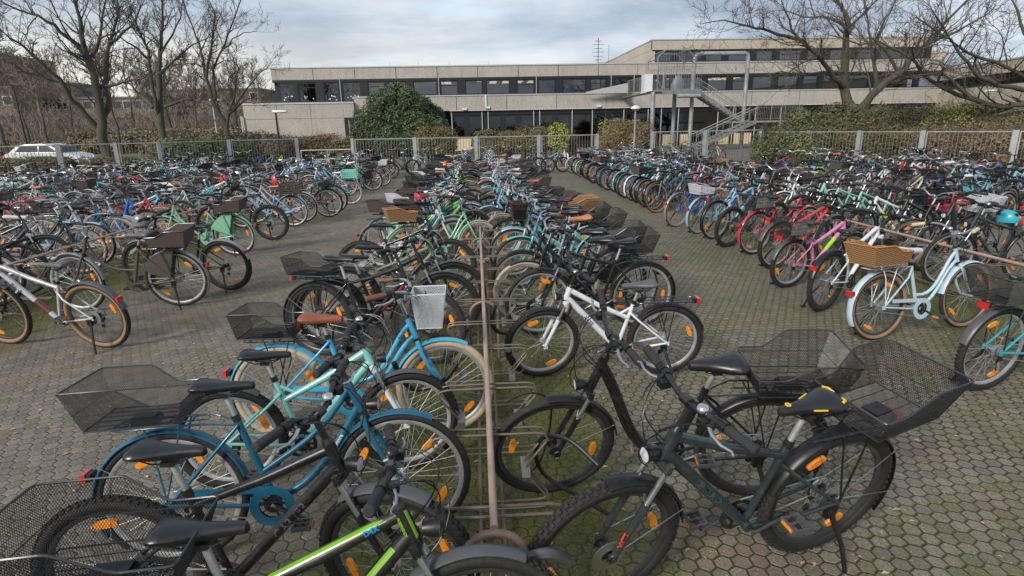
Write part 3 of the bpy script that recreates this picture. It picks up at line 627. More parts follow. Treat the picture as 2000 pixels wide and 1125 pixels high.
mb.loft(secs, pm('pale_tarpaulin', (0.16,0.19,0.21), 0.45, bump=0.5, bscale=5)); sb(mb, 'tarpaulin')

# ------------------------------------------------------------------ lamps, fences
def lamp(px, py_top, py_base, Y, label, head, pole, flat):
    b = at(px[1], py_base, Y); t = at(px[0], py_top, Y); o = empty('street_lamp', (b.x, Y, 0), 0, label, 'street lamp')
    hgt = t.z; mb = MB(); mb.tube([(0,0,0), (0,0,1.2), (0,0,hgt)], [0.075, 0.06, 0.045], 8, pole); mb.build('pole', o)
    mb = MB()
    if flat: mb.loft([[(x_+(-0.15), y_*w_, hgt+z_) for y_, z_ in ((-1, 0), (-0.7, 0.09), (0.7, 0.09), (1, 0), (0.7, -0.05), (-0.7, -0.05))] for x_, w_ in ((0, 0.1), (0.1, 0.17), (0.6, 0.2), (0.75, 0.1))], head)
    else:
        mb.ring([(0.02, 0.0), (0.14, 0.03), (0.27, 0.12), (0.25, 0.2), (0.14, 0.27), (0.02, 0.3)], 16, head, closedprof=False); mb.v = [(x_, z_, y_+hgt-0.1) for x_, y_, z_ in mb.v]
    mb.build('lamp_head', o); return o
lamp((540, 548), 219, 300, 33.0, 'dark thin lamp post with flat white head standing at the left fence gap', M['white'], M['darkframe'], True)
lamp((1241, 1238), 213, 300, 33.0, 'pale grey lamp post with domed white head beside the round clipped bush', M['white'], M['galv'], False)
lamp((1925, 1915), 178, 250, 40.0, 'slim grey lamp post at the far right before the side wing', M['white'], M['galv'], True)
lamp((418, 424), 196, 262, 47.0, 'grey lamp post between the bare trees left of the school', M['white'], M['coping'], True)
lamp((26, 52), 165, 280, 44.0, 'black lamp post leaning behind the white car at the far left', M['darkframe'], M['darkframe'], True)

def fence_panel(a, b, zt=1.66, step=0.125, label=None, group=None, zb=0.12, name='fence_panel', post_l=True, post_r=False, pw=0.07):
    a = Vector(a); b = Vector(b); d_ = b-a; l = d_.length; ang = math.atan2(d_.y, d_.x)
    o = empty(name, a, ang, label, 'fence', group)
    mb = MB(); x0_ = 0.11; x1_ = l-0.06
    for z in (zt-0.02, zb): mb.box((x0_, -0.02, z-0.02), (x1_, 0.02, z+0.02), M['galv'])
    for x_ in (x0_, x1_-0.04): mb.box((x_, -0.018, zb+0.02), (x_+0.04, 0.018, zt-0.04), M['galv'])
    mb.build('frame', o, False); mb = MB(); n = int((x1_-x0_)/step)
    for i in range(1, n):
        x_ = x0_+(x1_-x0_)*i/n; w_ = 0.0085; mb.box((x_-w_, -w_, zb+0.02), (x_+w_, w_, zt-0.04), M['fencebar'])
    mb.build('bar', o, False)
    for k_, x_ in ((post_l, 0.0), (post_r, l)):
        if k_: mb = MB(); mb.box((x_-pw, -pw*0.7, 0), (x_+pw, pw*0.7, zt+0.03), M['galv']); mb.build('post', o, False)
    return o
G = 'galvanised bar fence panels around the bicycle yard'
lp = [(-95, 25.5), (115, 27.0), (228, 28.0), (313, 28.6), (450, 30.5), (582, 32.0)]
LBL = ['galvanised bar fence panel at the far left picture edge before the white car', 'bar fence panel between the wide double post and the second post, white car behind',
       'narrow bar fence gate panel beside the red bicycle at the left', 'bar fence panel in front of the left end of the low ivy hedge', 'bar fence panel ending at the gap by the dark lamp post']
for i in range(5):
    P_, Q_ = at(lp[i][0], 300, lp[i][1]), at(lp[i+1][0], 300, lp[i+1][1])
    fence_panel((P_.x, P_.y, 0), (Q_.x, Q_.y, 0), 1.62, label=LBL[i], group=G, post_r=(i == 4), pw=0.10 if i in (1,) else 0.07)
gp = [690, 812, 931, 1053, 1166]
GL = ['bar gate panel left of centre in front of the tall rhododendron', 'bar gate panel before the small hedge right of the rhododendron', 'bar gate panel in the middle before the clipped brown hedge', 'bar gate panel right of centre in front of the beige door panels']
for i in range(4):
    P_, Q_ = at(gp[i], 300, 27.6-0.1*i), at(gp[i+1], 300, 27.5-0.1*i)
    fence_panel((P_.x, P_.y, 0), (Q_.x, Q_.y, 0), 1.60, label=GL[i], group='gate panels at the back of the yard', name='gate_panel', post_r=(i == 3), pw=0.065)
rp = [(1272, 28.0), (1375, 28.0), (1482, 28.0)]
for i in range(2):
    P_, Q_ = at(rp[i][0], 300, rp[i][1]), at(rp[i+1][0], 300, rp[i+1][1])
    fence_panel((P_.x, P_.y, 0), (Q_.x, Q_.y, 0), 1.66, label=('bar fence panel below the stair columns' if i == 0 else 'bar fence panel in front of the lower stair flight'), group=G, post_r=(i == 1))
sp_ = [(1482, 27.6), (1575, 26.0), (1674, 24.0), (1797, 21.8), (1976, 19.6), (2160, 18.0)]
SL = ['bar fence panel overgrown by ivy right of the staircase', 'bar fence panel half hidden in the green bushes', 'bar fence panel before the brown undergrowth, left of the two on the right', 'wide bar fence panel before dry bramble at the right', 'bar fence panel cut off by the right picture edge']
for i in range(5):
    P_, Q_ = at(sp_[i][0], 300, sp_[i][1]), at(sp_[i+1][0], 300, sp_[i+1][1])
    fence_panel((P_.x, P_.y, 0), (Q_.x, Q_.y, 0), 1.56, step=0.14, label=SL[i], group=G, post_r=(i == 4), pw=0.085 if i > 1 else 0.06)
# low rail barriers in the two gaps
mb = MB(); a, b = at(587, 287, 33.5), at(690, 287, 33.5)
for z in (0.95, 0.45): mb.tube([(0,0,z), (b.x-a.x,0,z)], 0.03, 6, M['coping'])
for t in (0, 0.5, 1): mb.tube([((b.x-a.x)*t,0,0), ((b.x-a.x)*t,0,0.95)], 0.03, 6, M['coping'])
tag(mb.build('barrier', loc=(a.x, 33.5, 0)), 'low pale steel barrier in the gap left of the gate panels', 'barrier')
mb = MB(); a, b = at(1170, 290, 27.6), at(1270, 290, 27.9)
mb.tube([(0,0,0.8), (b.x-a.x,0.2,0.8)], 0.03, 6, M['coping']); mb.tube([(0.1,0,0), (0.1,0,0.8)], 0.03, 6, M['coping']); mb.tube([(b.x-a.x,0.2,0), (b.x-a.x,0.2,0.8)], 0.03, 6, M['coping'])
tag(mb.build('barrier', loc=(a.x, 27.6, 0)), 'low steel rail in the gap below the clipped bush', 'barrier')

# ------------------------------------------------------------------ bicycle racks
def holder_mesh():
    mb = MB()
    for y in (-0.032, 0.032):
        for s in (-1, 1):
            p = [(0.0,y,0.515),(0.24,y,0.515),(0.285,y,0.505),(0.30,y,0.48),(0.29,y,0.455),(0.19,y,0.33),(0.175,y,0.30),(0.19,y,0.27),(0.30,y,0.13),(0.31,y,0.10),(0.285,y,0.075),(0.24,y,0.07),(0.0,y,0.07)]
            mb.tube([(s*a, b, c) for a, b, c in p], 0.0068, 6, M['holder'])
    for s in (-1, 1): mb.box((s*0.175-0.012, -0.075, 0.28), (s*0.175+0.03, 0.075, 0.315), M['galv_dark'])
    return mb.mesh('wheel_holder')
HOLD = holder_mesh()
SEC = 3.03
_mb = MB(); _mb.tube([(0, 0.03, 0.55), (0, SEC-0.02, 0.55)], 0.017, 12, M['rail']); RAILM = _mb.mesh('rail')
_mb = MB(); _mb.tube([(-0.125,0,0), (-0.125,0,0.40)]+[(-0.125*cos(t*pi/10), 0, 0.43+0.125*sin(t*pi/10)) for t in range(11)]+[(0.125,0,0.40), (0.125,0,0)], 0.016, 10, M['rust_steel'])
_mb.box((-0.19,-0.04,0.0), (-0.07,0.04,0.008), M['rust_steel']); _mb.box((0.07,-0.04,0.0), (0.19,0.04,0.008), M['rust_steel']); HOOPM = _mb.mesh('hoop')
_mb = MB(); _mb.tube([(-0.06, 0, 0.06), (-0.06, SEC, 0.06)], 0.012, 6, M['holder']); _mb.tube([(0.06, 0, 0.06), (0.06, SEC, 0.06)], 0.012, 6, M['holder']); LOWM = _mb.mesh('floor_rail')
ORD = ['nearest','second','third','fourth','fifth','sixth','seventh','eighth','ninth','tenth','eleventh','twelfth','thirteenth','fourteenth','fifteenth','sixteenth','seventeenth','eighteenth','nineteenth','twentieth']
ORD += ['twenty-'+o for o in ('first','second','third','fourth','fifth','sixth','seventh','eighth','ninth')]+['thirtieth']+['thirty-'+o for o in ('first','second','third','fourth','fifth','sixth','seventh','eighth','ninth')]+['fortieth']+['forty-'+o for o in ('first','second','third','fourth','fifth','sixth','seventh','eighth','ninth')]
def rack(x, y, nm, k):
    o = empty('bicycle_rack', (x, y, 0), 0, 'rusty steel bicycle rack section, %s of the %s row' % (ORD[k] if k else 'nearest', nm), 'bicycle rack', 'steel bicycle rack sections in long rows')
    link('rail', RAILM, o); link('hoop', HOOPM, o)
    if y > 20: link('hoop', HOOPM, o, (0, SEC, 0))
    link('floor_rail', LOWM, o)
    for i in range(5): link('wheel_holder', HOLD, o, (0, 0.18+i*0.6+(0.05 if i % 2 else 0), 0))
RX = {'centre': 0.02, 'left': -5.66, 'right': 5.66, 'outer left': -11.3, 'outer right': 11.3, 'far left': -16.9}
for nm, x, y0, n in (('centre', 0.02, 1.88, 8), ('left', -5.66, 5.3, 7), ('right', 5.66, 4.9, 7), ('outer left', -11.3, 9.0, 5), ('outer right', 11.3, 8.2, 4)):
    for k in range(n): rack(x, y0+k*SEC, nm, k)

# ------------------------------------------------------------------ bicycles
MC = {}
def cached(key, fn):
    if key not in MC: MC[key] = fn()
    return MC[key]
class P_(str): pass
PT = paint('black')     # first slot of painted meshes; every bicycle puts its own paint there

GEO = {  # wheel radius, wheelbase, bottom bracket x, head length, saddle height
 'mtb': dict(R=0.345, wb=1.10, bb=0.425, hl=0.12, sus=0.085, sh=0.885, tyre=0.027),
 'kids': dict(R=0.315, wb=1.02, bb=0.40, hl=0.11, sus=0.08, sh=0.82, tyre=0.026),
 'trek': dict(R=0.35, wb=1.08, bb=0.44, hl=0.15, sus=0.07, sh=0.94, tyre=0.021),
 'city': dict(R=0.345, wb=1.09, bb=0.46, hl=0.17, sus=0.03, sh=0.905, tyre=0.020),
 'wave': dict(R=0.35, wb=1.12, bb=0.47, hl=0.20, sus=0.06, sh=0.905, tyre=0.022),
 'dutch': dict(R=0.355, wb=1.13, bb=0.49, hl=0.19, sus=0.02, sh=0.93, tyre=0.020),
 'cruiser': dict(R=0.335, wb=1.10, bb=0.47, hl=0.15, sus=0.03, sh=0.86, tyre=0.025)}
UA = Vector((-0.342, 0, 0.94))
def geo(k):
    g = dict(GEO[k]); g['ax'] = Vector((g['wb'], 0, g['R'])); g['P0'] = g['ax'] - Vector((0.94, 0, 0.342))*0.045
    tb = (g['R']+g['sus']+0.03); g['hb'] = g['P0']+UA*tb; g['ht'] = g['hb']+UA*g['hl']
    g['BB'] = Vector((g['bb'], 0, g['R']-0.06)); sd_ = Vector((-0.292, 0, 0.956)); g['sd'] = sd_
    g['st'] = g['BB']+sd_*(0.42 if k in ('mtb','kids') else 0.46 if k != 'dutch' else 0.5); return g
def bez(a, b, c, d, n=8):
    a, b, c, d = map(Vector, (a, b, c, d)); return [a*(1-t)**3+b*3*t*(1-t)**2+c*3*t*t*(1-t)+d*t**3 for t in [i/n for i in range(n+1)]]
def frame_mesh(k, hi=True):
    g = geo(k); mb = MB(); n = 10 if hi else 6; BB, st, hb, ht, R = g['BB'], g['st'], g['hb'], g['ht'], g['R']
    fat = 1.25 if k in ('mtb','kids','wave') else 1.0
    u = UA
    mb.tube([hb, ht], 0.020*fat, n, PT); mb.tube([ht, ht+u*0.022], [0.024, 0.018], n, M['blackmetal'])
    rear = Vector((0, 0, R))
    for s in (-1, 1):
        y1 = s*0.065; a = BB+Vector((-0.02, s*0.03, 0)); b = rear+Vector((0.0, y1, 0))
        mb.tube([a, a.lerp(b, 0.3)+Vector((0, s*0.012, -0.005)), b], [0.011, 0.010, 0.009], n, PT)
        top = st - g['sd']*(0.09 if k in ('mtb','kids') else 0.03) + Vector((0, s*0.018, 0))
        mb.tube([top, top.lerp(b, 0.25)+Vector((0, s*0.03, 0)), b], [0.009, 0.009, 0.008], n, PT)
        mb.box((b.x-0.018, b.y-0.004, b.z-0.022), (b.x+0.018, b.y+0.004, b.z+0.018), PT)
    mb.tube([BB, st], 0.0165, n, PT)
    mb.tube([BB+Vector((0,-0.036,0)), BB+Vector((0,0.036,0))], 0.022, n, PT)
    if k in ('mtb', 'kids', 'trek'):
        mb.tube([hb+u*0.02, BB+Vector((0.01,0,0.01))], [0.021*fat, 0.019*fat], n, PT)
        a = ht-u*0.025; b = st-g['sd']*(0.055 if k != 'trek' else 0.03)
        if k == 'kids': b = st-g['sd']*0.14
        mb.tube([a, a.lerp(b, 0.5)+Vector((0,0,-0.012)), b], [0.018*fat, 0.0165*fat, 0.014*fat], n, PT)
        if k == 'kids': mb.tube([a.lerp(b, 0.85), st-g['sd']*0.04], 0.01, n, PT)
    elif k == 'city':
        mb.tube(bez(hb+u*0.03, hb+u*0.03+Vector((-0.12,0,-0.20)), BB+Vector((0.20,0,0.06)), BB+Vector((0.02,0,0.01))), 0.019, n, PT)
        mb.tube(bez(ht-u*0.03, ht-u*0.03+Vector((-0.13,0,-0.24)), BB+Vector((0.10,0,0.25)), BB+g['sd']*0.16), 0.0145, n, PT)
    elif k == 'wave':
        mb.tube(bez(ht-u*0.05, ht-u*0.05+Vector((-0.16,0,-0.30)), BB+Vector((0.27,0,0.03)), BB+Vector((0.0,0,0.015)), 12), 0.031, n, PT)
        mb.tube(bez(BB+Vector((0.17,0,0.07)), BB+Vector((0.08,0,0.10)), BB+g['sd']*0.1+Vector((0.05,0,0)), BB+g['sd']*0.14, 5), 0.018, n, PT)
    elif k == 'dutch':
        mb.tube([hb+u*0.02, BB], 0.015, n, PT)
        mb.tube(bez(ht-u*0.03, ht-u*0.03+Vector((-0.05,0,-0.30)), BB+Vector((0.22,0,0.19)), BB+g['sd']*0.20, 12), 0.014, n, PT)
    elif k == 'cruiser':
        for off in (0.0, 0.055):
            mb.tube(bez(hb+u*(0.02+off*1.6), hb+u*(0.02+off)+Vector((-0.16,0,-0.10)), BB+Vector((0.24,0,0.02+off)), BB+Vector((0.02,0,0.01))+g['sd']*off*2.2, 10), 0.0155, n, PT)
    # seat collar
    mb.tube([st-g['sd']*0.012, st+g['sd']*0.02], 0.02, n, M['blackmetal'])
    return mb.mesh('frame_'+k)
def fork_mesh(k, hi=True):
    g = geo(k); mb = MB(); n = 10 if hi else 6; u, hb, ht, ax = UA, g['hb'], g['ht'], g['ax']
    fwd = Vector((0.94, 0, 0.342)); w = 0.052 if g['tyre'] > 0.024 else 0.045
    mb.tube([hb-u*0.030, hb], 0.024, n, M['blackmetal'])
    if g['sus'] > 0.055:
        cr = hb-u*0.03
        mb.tube([cr+Vector((0,-w-0.012,0)), cr+u*0.008, cr+Vector((0,w+0.012,0))], [0.015,0.022,0.015], n, PT)
        for s in (-1, 1):
            t0 = cr+Vector((0, s*w, 0))+u*0.012; low = ax+Vector((0, s*w, 0))-fwd*0.012
            mid = t0.lerp(low, 0.40)
            mb.tube([t0, mid], 0.0115, n, M['alu']); mb.tube([mid+u*0.01, mid-u*0.02, low], [0.018, 0.0165, 0.0135], n, PT); mb.tube([t0-u*0.005, t0+u*0.02], 0.017, n, PT)
            mb.box((low.x-0.02, low.y-0.008, low.z-0.02), (low.x+0.015, low.y+0.008, low.z+0.02), PT)
        m_ = t0.lerp(low, 0.42); mb.tube([m_+Vector((0,-2*w,0)), m_+Vector((-0.03,-w,0.05)), m_], 0.009, n, PT)
    else:
        for s in (-1, 1):
            t0 = hb-u*0.02+Vector((0, s*0.02, 0)); mid = hb-u*0.10+Vector((0, s*w, 0)); low = ax+Vector((0, s*(w+0.003), 0))
            mb.tube([t0, mid, mid.lerp(low, 0.55)-fwd*0.012, low], [0.016, 0.015, 0.012, 0.008], n, PT)
    return mb.mesh('fork_'+k)
def wheel_prof(r, t, k):    # tyre cross-section, closed
    nn_ = 10; return [(r-t+t*cos(2*pi*i/nn_), t*sin(2*pi*i/nn_)) for i in range(nn_)]
def tyre_mesh(R, t, knobby, style):
    mb = MB(); pr = wheel_prof(R-(0.003 if knobby else 0), t, 0); side = {'black': M['rubber'], 'tan': M['tan_wall'], 'cream': M['cream_tyre']}[style]
    tr = M['cream_tyre'] if style == 'cream' else M['tread']; mats = [tr, tr, side, side, side, side, side, side, tr, tr]
    mb.ring(pr, 64, mats)
    if knobby:
        nk = 66
        for i in range(nk):
            a = 2*pi*i/nk
            for q, (yy, rr_, w_) in enumerate(((0.0, R+0.001, 0.008), (-t*0.62, R-t*0.2, 0.006), (t*0.62, R-t*0.2, 0.006))):
                aa = a+(pi/nk if q else 0); Mx = Matrix.Rotation(-aa, 4, 'Y') @ Matrix.Translation((rr_, yy, 0)) @ Matrix.Rotation((0, -0.55, 0.55)[q], 4, 'Z').to_4x4()
                mb.box((-0.006, -w_, -0.0085), (0.0035, w_, 0.0085), M['tread'], Mx)
    return mb.mesh('tyre')
def rim_mesh(R, t, style, ref=False):
    mb = MB(); r1 = R-2*t+0.004; m_ = {'alu': M['alu_dull'], 'black': M['rim_black'], 'white': M['white']}[style]
    mb.ring([(r1, -0.012), (r1, 0.012), (r1-0.012, 0.0125), (r1-0.024, 0.005), (r1-0.024, -0.005), (r1-0.012, -0.0125)], 56, m_); return mb.mesh('rim')
def spokes_into(mb, R, t, style, disc, n=32, th=0.00125):
    ri = R-2*t-0.018; mt = M['spoke_dark'] if style == 'dark' else M['spoke']
    for i in range(n):
        s = 1 if i % 2 else -1; a = 2*pi*(i+0.5)/n; h = a+(0.95 if (i//2) % 2 else -0.95)
        mb.tube([(0.026*cos(h), s*0.027, 0.026*sin(h)), (ri*cos(a), s*0.004, ri*sin(a))], th, 3, mt, cap=False)
    hubm = M['alu'] if style != 'dark' else M['blackmetal']
    mb.ring([(0.003,-0.062),(0.009,-0.06),(0.009,-0.036),(0.027,-0.032),(0.027,-0.026),(0.015,-0.02),(0.014,0.02),(0.027,0.026),(0.027,0.032),(0.009,0.036),(0.009,0.06),(0.003,0.062)], 12, hubm, closedprof=False)
    if disc: mb.ring([(0.03,0.040),(0.075,0.040),(0.075,0.042),(0.03,0.042)], 24, M['alu'])
def reflector_into(mb, R, a, big=False):
    r = R*0.66; L_, w_ = (0.046, 0.017) if not big else (0.05, 0.03)
    Mx = Matrix.Rotation(-a, 4, 'Y') @ Matrix.Translation((r, 0, 0))
    secs = []
    for z_, k_ in ((-L_, 0.35), (-L_*0.8, 0.8), (0, 1.0), (L_*0.8, 0.8), (L_, 0.35)):
        secs.append([tuple(Mx @ Vector(q)) for q in ((-w_*k_, -0.007, z_), (w_*k_, -0.007, z_), (w_*k_, 0.007, z_), (-w_*k_, 0.007, z_))])
    mb.loft(secs, M['orange'])
def wheel_merged(R, t, knobby, ty, rim, sp, disc, lod):
    mb = MB(); pr = wheel_prof(R, t, 0)[::1 if lod < 2 else 2]; side = {'black': M['rubber'], 'tan': M['tan_wall'], 'cream': M['cream_tyre']}[ty]; tr = M['cream_tyre'] if ty == 'cream' else M['tread']
    nn_ = len(pr); mats = [tr if abs(((i+0.5)/nn_+0.5) % 1-0.5) < 0.2 else side for i in range(nn_)]
    mb.ring(pr, 40 if lod < 2 else 28, mats); r1 = R-2*t+0.004
    mb.ring([(r1, -0.012), (r1, 0.012), (r1-0.022, 0.006), (r1-0.022, -0.006)], 40 if lod < 2 else 28, {'alu': M['alu_dull'], 'black': M['rim_black'], 'white': M['white']}[rim])
    spokes_into(mb, R, t, sp, disc, 28 if lod < 2 else 20, 0.0015 if lod < 2 else 0.0019); reflector_into(mb, R, 0.6); reflector_into(mb, R, 0.6+pi); return mb.mesh('wheel')
def sect(cx_, hw, zt, th, n=12, sag=0.0):
    pts = []
    for i in range(n):
        a = 2*pi*i/n; c_, s_ = cos(a), sin(a); y = hw*(abs(c_)**0.75)*(1 if c_ > 0 else -1)
        z = zt + (s_*th*0.35 if s_ > 0 else s_*th) - abs(y/hw)**2*th*0.35*(1 if s_ <= 0.1 else 0.8) - (sag*(1-min(1, abs(y)/hw*2)) if s_ > 0 else 0)
        pts.append((cx_, y, z))
    return pts
def saddle_mesh(mat, kind):
    mb = MB(); wide = 1.22 if kind == 'city' else 1.0; th = 0.05 if kind == 'city' else 0.038
    S_ = [(0.150,0.008,-0.012,0.4), (0.142,0.019,-0.004,0.7), (0.11,0.024,0.0,0.8), (0.06,0.029,0.002,0.85), (0.01,0.041,0.004,0.9), (-0.04,0.061,0.010,1.0), (-0.08,0.074,0.017,1.0), (-0.105,0.076,0.019,0.95), (-0.125,0.066,0.014,0.7), (-0.133,0.045,0.006,0.35)]
    mb.loft([sect(x_, w_*wide, z_, th*t_, 14, 0.007) for x_, w_, z_, t_ in S_], mat)
    for s in (-1, 1): mb.tube([(0.10, 0, -0.03), (0.05, s*0.022, -0.05), (-0.05, s*0.022, -0.05), (-0.10, s*0.035, -0.02)], 0.0035, 5, M['blackmetal'])
    mb.box((-0.02, -0.026, -0.062), (0.03, 0.026, -0.044), M['blackmetal'])
    if kind == 'city':
        for s in (-1, 1): mb.tube([(-0.085, s*0.05, -0.065+0.008*i+0.0) if False else (-0.085+0.012*cos(i*1.6), s*0.05+0.012*sin(i*1.6), -0.068+i*0.0042) for i in range(14)], 0.002, 4, M['chrome'])
    return mb.mesh('saddle')
def bar_shape(k, bar):
    """right half of the handlebar from the clamp outward, relative to the clamp (x back is negative)"""
    if bar == 'flat': return [(0,0,0), (0.0,0.05,0), (-0.005,0.10,0.008), (-0.012,0.17,0.018), (-0.03,0.31,0.022)]
    if bar == 'riser': return [(0,0,0), (0.0,0.045,0), (0.0,0.085,0.02), (-0.005,0.125,0.045), (-0.02,0.19,0.052), (-0.045,0.32,0.055)]
    if bar == 'swept': return [(0,0,0), (0.005,0.05,0), (0.015,0.10,0.03), (0.01,0.16,0.062), (-0.03,0.215,0.075), (-0.09,0.255,0.075), (-0.21,0.30,0.06)]
    if bar == 'dutch': return [(0,0,0), (0.03,0.05,0.005), (0.06,0.11,0.035), (0.06,0.18,0.07), (0.01,0.235,0.09), (-0.08,0.262,0.092), (-0.28,0.275,0.075)]
def smooth_pts(p, n=4):
    p = [Vector(q) for q in p]; o = []
    for i in range(len(p)-1):
        a = p[max(i-1,0)]; b = p[i]; c = p[i+1]; d = p[min(i+2,len(p)-1)]
        for j in range(n):
            t = j/n; o.append(0.5*((2*b)+(c-a)*t+(2*a-5*b+4*c-d)*t*t+(3*b-a-3*c+d)*t**3))
    o.append(p[-1]); return o
def bar_pose(k, bar):
    g = geo(k); top = g['ht']+UA*(0.12 if bar in ('flat','riser') else 0.13); fw_ = 0.025 if bar in ('flat','riser') else 0.045
    return top, top+Vector((fw_, 0, 0.02))
def handlebar_mesh(k, bar, barmat, gripmat, lod):
    g = geo(k); top, cl = bar_pose(k, bar); mb = MB(); n = 8 if lod < 2 else 5; bm = M[barmat]
    mb.tube([g['ht']+UA*0.015, top], 0.0145, n, M['blackmetal'] if barmat == 'blackmetal' else M['chrome']); mb.tube([top-UA*0.02, top+UA*0.018], 0.02, n, bm); mb.tube([top, cl], 0.015, n, bm); mb.tube([cl+Vector((0,-0.022,0)), cl+Vector((0,0.022,0))], 0.021, n, bm)
    h = smooth_pts(bar_shape(k, bar), 3 if lod < 2 else 1)
    full = [Vector((p.x, -p.y, p.z)) for p in h[::-1]]+h[1:]; mb.tube([cl+p for p in full], 0.0115, n, bm)
    if lod >= 1:
        for s in (-1, 1):
            e = cl+Vector((h[-1].x, s*h[-1].y, h[-1].z)); d0 = h[-2 if lod > 1 else -4]; e0 = cl+Vector((d0.x, s*d0.y, d0.z)); dr = (e0-e).normalized(); mb.tube([e-dr*0.005, e+dr*0.115], 0.0175, n, M[gripmat])
            b0 = e+dr*0.15; mb.tube([b0+Vector((0,0,0)), b0+Vector((0.045,0,-0.02)), b0-dr*0.08+Vector((0.055,0,-0.03))], [0.011,0.008,0.005], 5, M['alu'] if barmat != 'blackmetal' else M['blackmetal'])
    return mb.mesh('handlebar')
def grip_mesh(k, bar, gripmat, s):
    _, cl = bar_pose(k, bar); h = smooth_pts(bar_shape(k, bar), 3); e = cl+Vector((h[-1].x, s*h[-1].y, h[-1].z)); e0 = cl+Vector((h[-4].x, s*h[-4].y, h[-4].z)); dr = (e0-e).normalized()
    mb = MB(); pts = [e-dr*0.006, e, e+dr*0.004]+[e+dr*(0.012+0.0085*i) for i in range(13)]; rs = [0.013, 0.019, 0.0195]+[0.0172+(0.0012 if i % 2 else 0) for i in range(13)]
    mb.tube(pts, rs, 12, M[gripmat]); mb.tube([e+dr*0.122, e+dr*0.150], 0.019, 12, M['black'])
    return mb.mesh('grip')
def lever_mesh(k, bar, s, al):
    _, cl = bar_pose(k, bar); h = smooth_pts(bar_shape(k, bar), 3); e = cl+Vector((h[-1].x, s*h[-1].y, h[-1].z)); e0 = cl+Vector((h[-4].x, s*h[-4].y, h[-4].z)); dr = (e0-e).normalized()
    f = Vector((0.8, 0, -0.5)).normalized(); f = (f-dr*f.dot(dr)).normalized(); b0 = e+dr*0.165; mb = MB(); mt = M['alu'] if al else M['blackmetal']
    mb.tube([b0+dr*0.012, b0-dr*0.012], 0.0165, 10, M['black']); mb.tube([b0, b0+f*0.03, b0+f*0.042+dr*0.02], [0.012,0.011,0.007], 8, M['black'])
    mb.tube([b0+f*0.034, b0+f*0.05-dr*0.03, b0+f*0.058-dr*0.075, b0+f*0.052-dr*0.115, b0+f*0.06-dr*0.13], [0.008,0.0075,0.006,0.0055,0.005], 8, mt)
    sh = b0+dr*0.028-f*0.0; mb.box((-0.014,-0.016,-0.03), (0.03,0.016,0.0), M['black'], Matrix.Translation(sh+Vector((0.01,0,-0.008)))); mb.tube([sh+Vector((0.0,0,-0.03)), sh+Vector((-0.03,0,-0.04))], 0.005, 5, mt)
    return mb.mesh('brake_lever')
def cable_mesh(k, bar):
    g = geo(k); _, cl = bar_pose(k, bar); h = smooth_pts(bar_shape(k, bar), 3); mb = MB(); rr_ = random.Random(k+bar)
    tg = [g['hb']+Vector((0.03, 0.02, 0.0)), g['hb']+Vector((0.04,-0.02,-0.06)), g['ht']-UA*0.06+Vector((-0.06,0.012,-0.05)), g['ht']-UA*0.06+Vector((-0.09,-0.012,-0.08))]
    for i, t in enumerate(tg):
        s = 1 if i % 2 else -1; d0 = h[-6 if bar != 'flat' else -5]; a = cl+Vector((d0.x+0.03, s*d0.y, d0.z-0.01)); o_ = 0.09+0.03*i
        mb.tube(bez(a, a+Vector((o_*1.2, -s*0.06, 0.02)), t+Vector((o_+0.04, s*0.02, 0.13)), t, 10), 0.0026, 5, M['black'], cap=False)
    return mb.mesh('cable')
def arc_strip(mb, cen, r, a0, a1, w, mat, n=22, th=0.004, crown=0.012):
    pr = [(r-crown, -w), (r-crown*0.35, -w*0.75), (r, 0), (r-crown*0.35, w*0.75), (r-crown, w), (r-crown-th, w*0.96), (r-th, 0), (r-crown-th, -w*0.96)]
    mb.ring(pr, n, mat, a0, a1, True, cen=cen)
def guard_mesh(k, front, mt_long, lod):
    g = geo(k); mb = MB(); R = g['R']; cen = tuple(g['ax']) if front else (0,0,R); w = g['tyre']+0.008
    if front: a0, a1 = (radians(38 if mt_long else 62), radians(172 if mt_long else 128))
    else: a0, a1 = (radians(15 if mt_long else 55), radians(208 if mt_long else 165))
    if front and mt_long: a0 = radians(62 if k in ('city','dutch','cruiser') else 84)
    mb.m = []; arc_strip(mb, cen, R+0.016, a0, a1, w, PT, 26 if lod < 2 else 12)
    hub = Vector(cen)
    if mt_long:
        for a in ((a1-0.25,) if front else (a1-0.35, a1-1.1)):
            q = hub+Vector((cos(a), 0, sin(a)))*(R+0.008)
            for s in (-1, 1): mb.tube([hub+Vector((0, s*0.058, 0.015)), q+Vector((0, s*w, 0))], 0.0024, 4, M['alu'] if lod < 2 else M['alu_dull'], cap=False)
    return mb.mesh('mudguard')
def rack_mesh(k):
    g = geo(k); mb = MB(); z = 2*g['R']+0.045; mt = PT
    pts = [(0.24,0.05,z-0.01), (0.20,0.062,z), (-0.17,0.062,z), (-0.20,0.045,z), (-0.205,0,z), (-0.20,-0.045,z), (-0.17,-0.062,z), (0.20,-0.062,z), (0.24,-0.05,z-0.01)]
    mb.tube(pts, 0.0052, 6, mt)
    for x_ in (0.13, 0.03, -0.08, -0.16): mb.tube([(x_,-0.062,z), (x_,0.062,z)], 0.004, 5, mt)
    mb.tube([(0.2,0,z-0.002), (-0.2,0,z-0.002)], 0.004, 5, mt)
    for s in (-1, 1):
        mb.tube([(0.0, s*0.075, g['R']+0.02), (-0.03, s*0.075, z-0.1), (-0.06, s*0.062, z)], 0.0048, 5, mt); mb.tube([(-0.0, s*0.076, g['R']+0.03), (0.10, s*0.07, z)], 0.0045, 5, mt)
        q = g['st']-g['sd']*0.03; mb.tube([(0.24, s*0.05, z-0.01), (q.x, s*0.018, q.z)], 0.0045, 5, mt)
    return mb.mesh('luggage_rack')
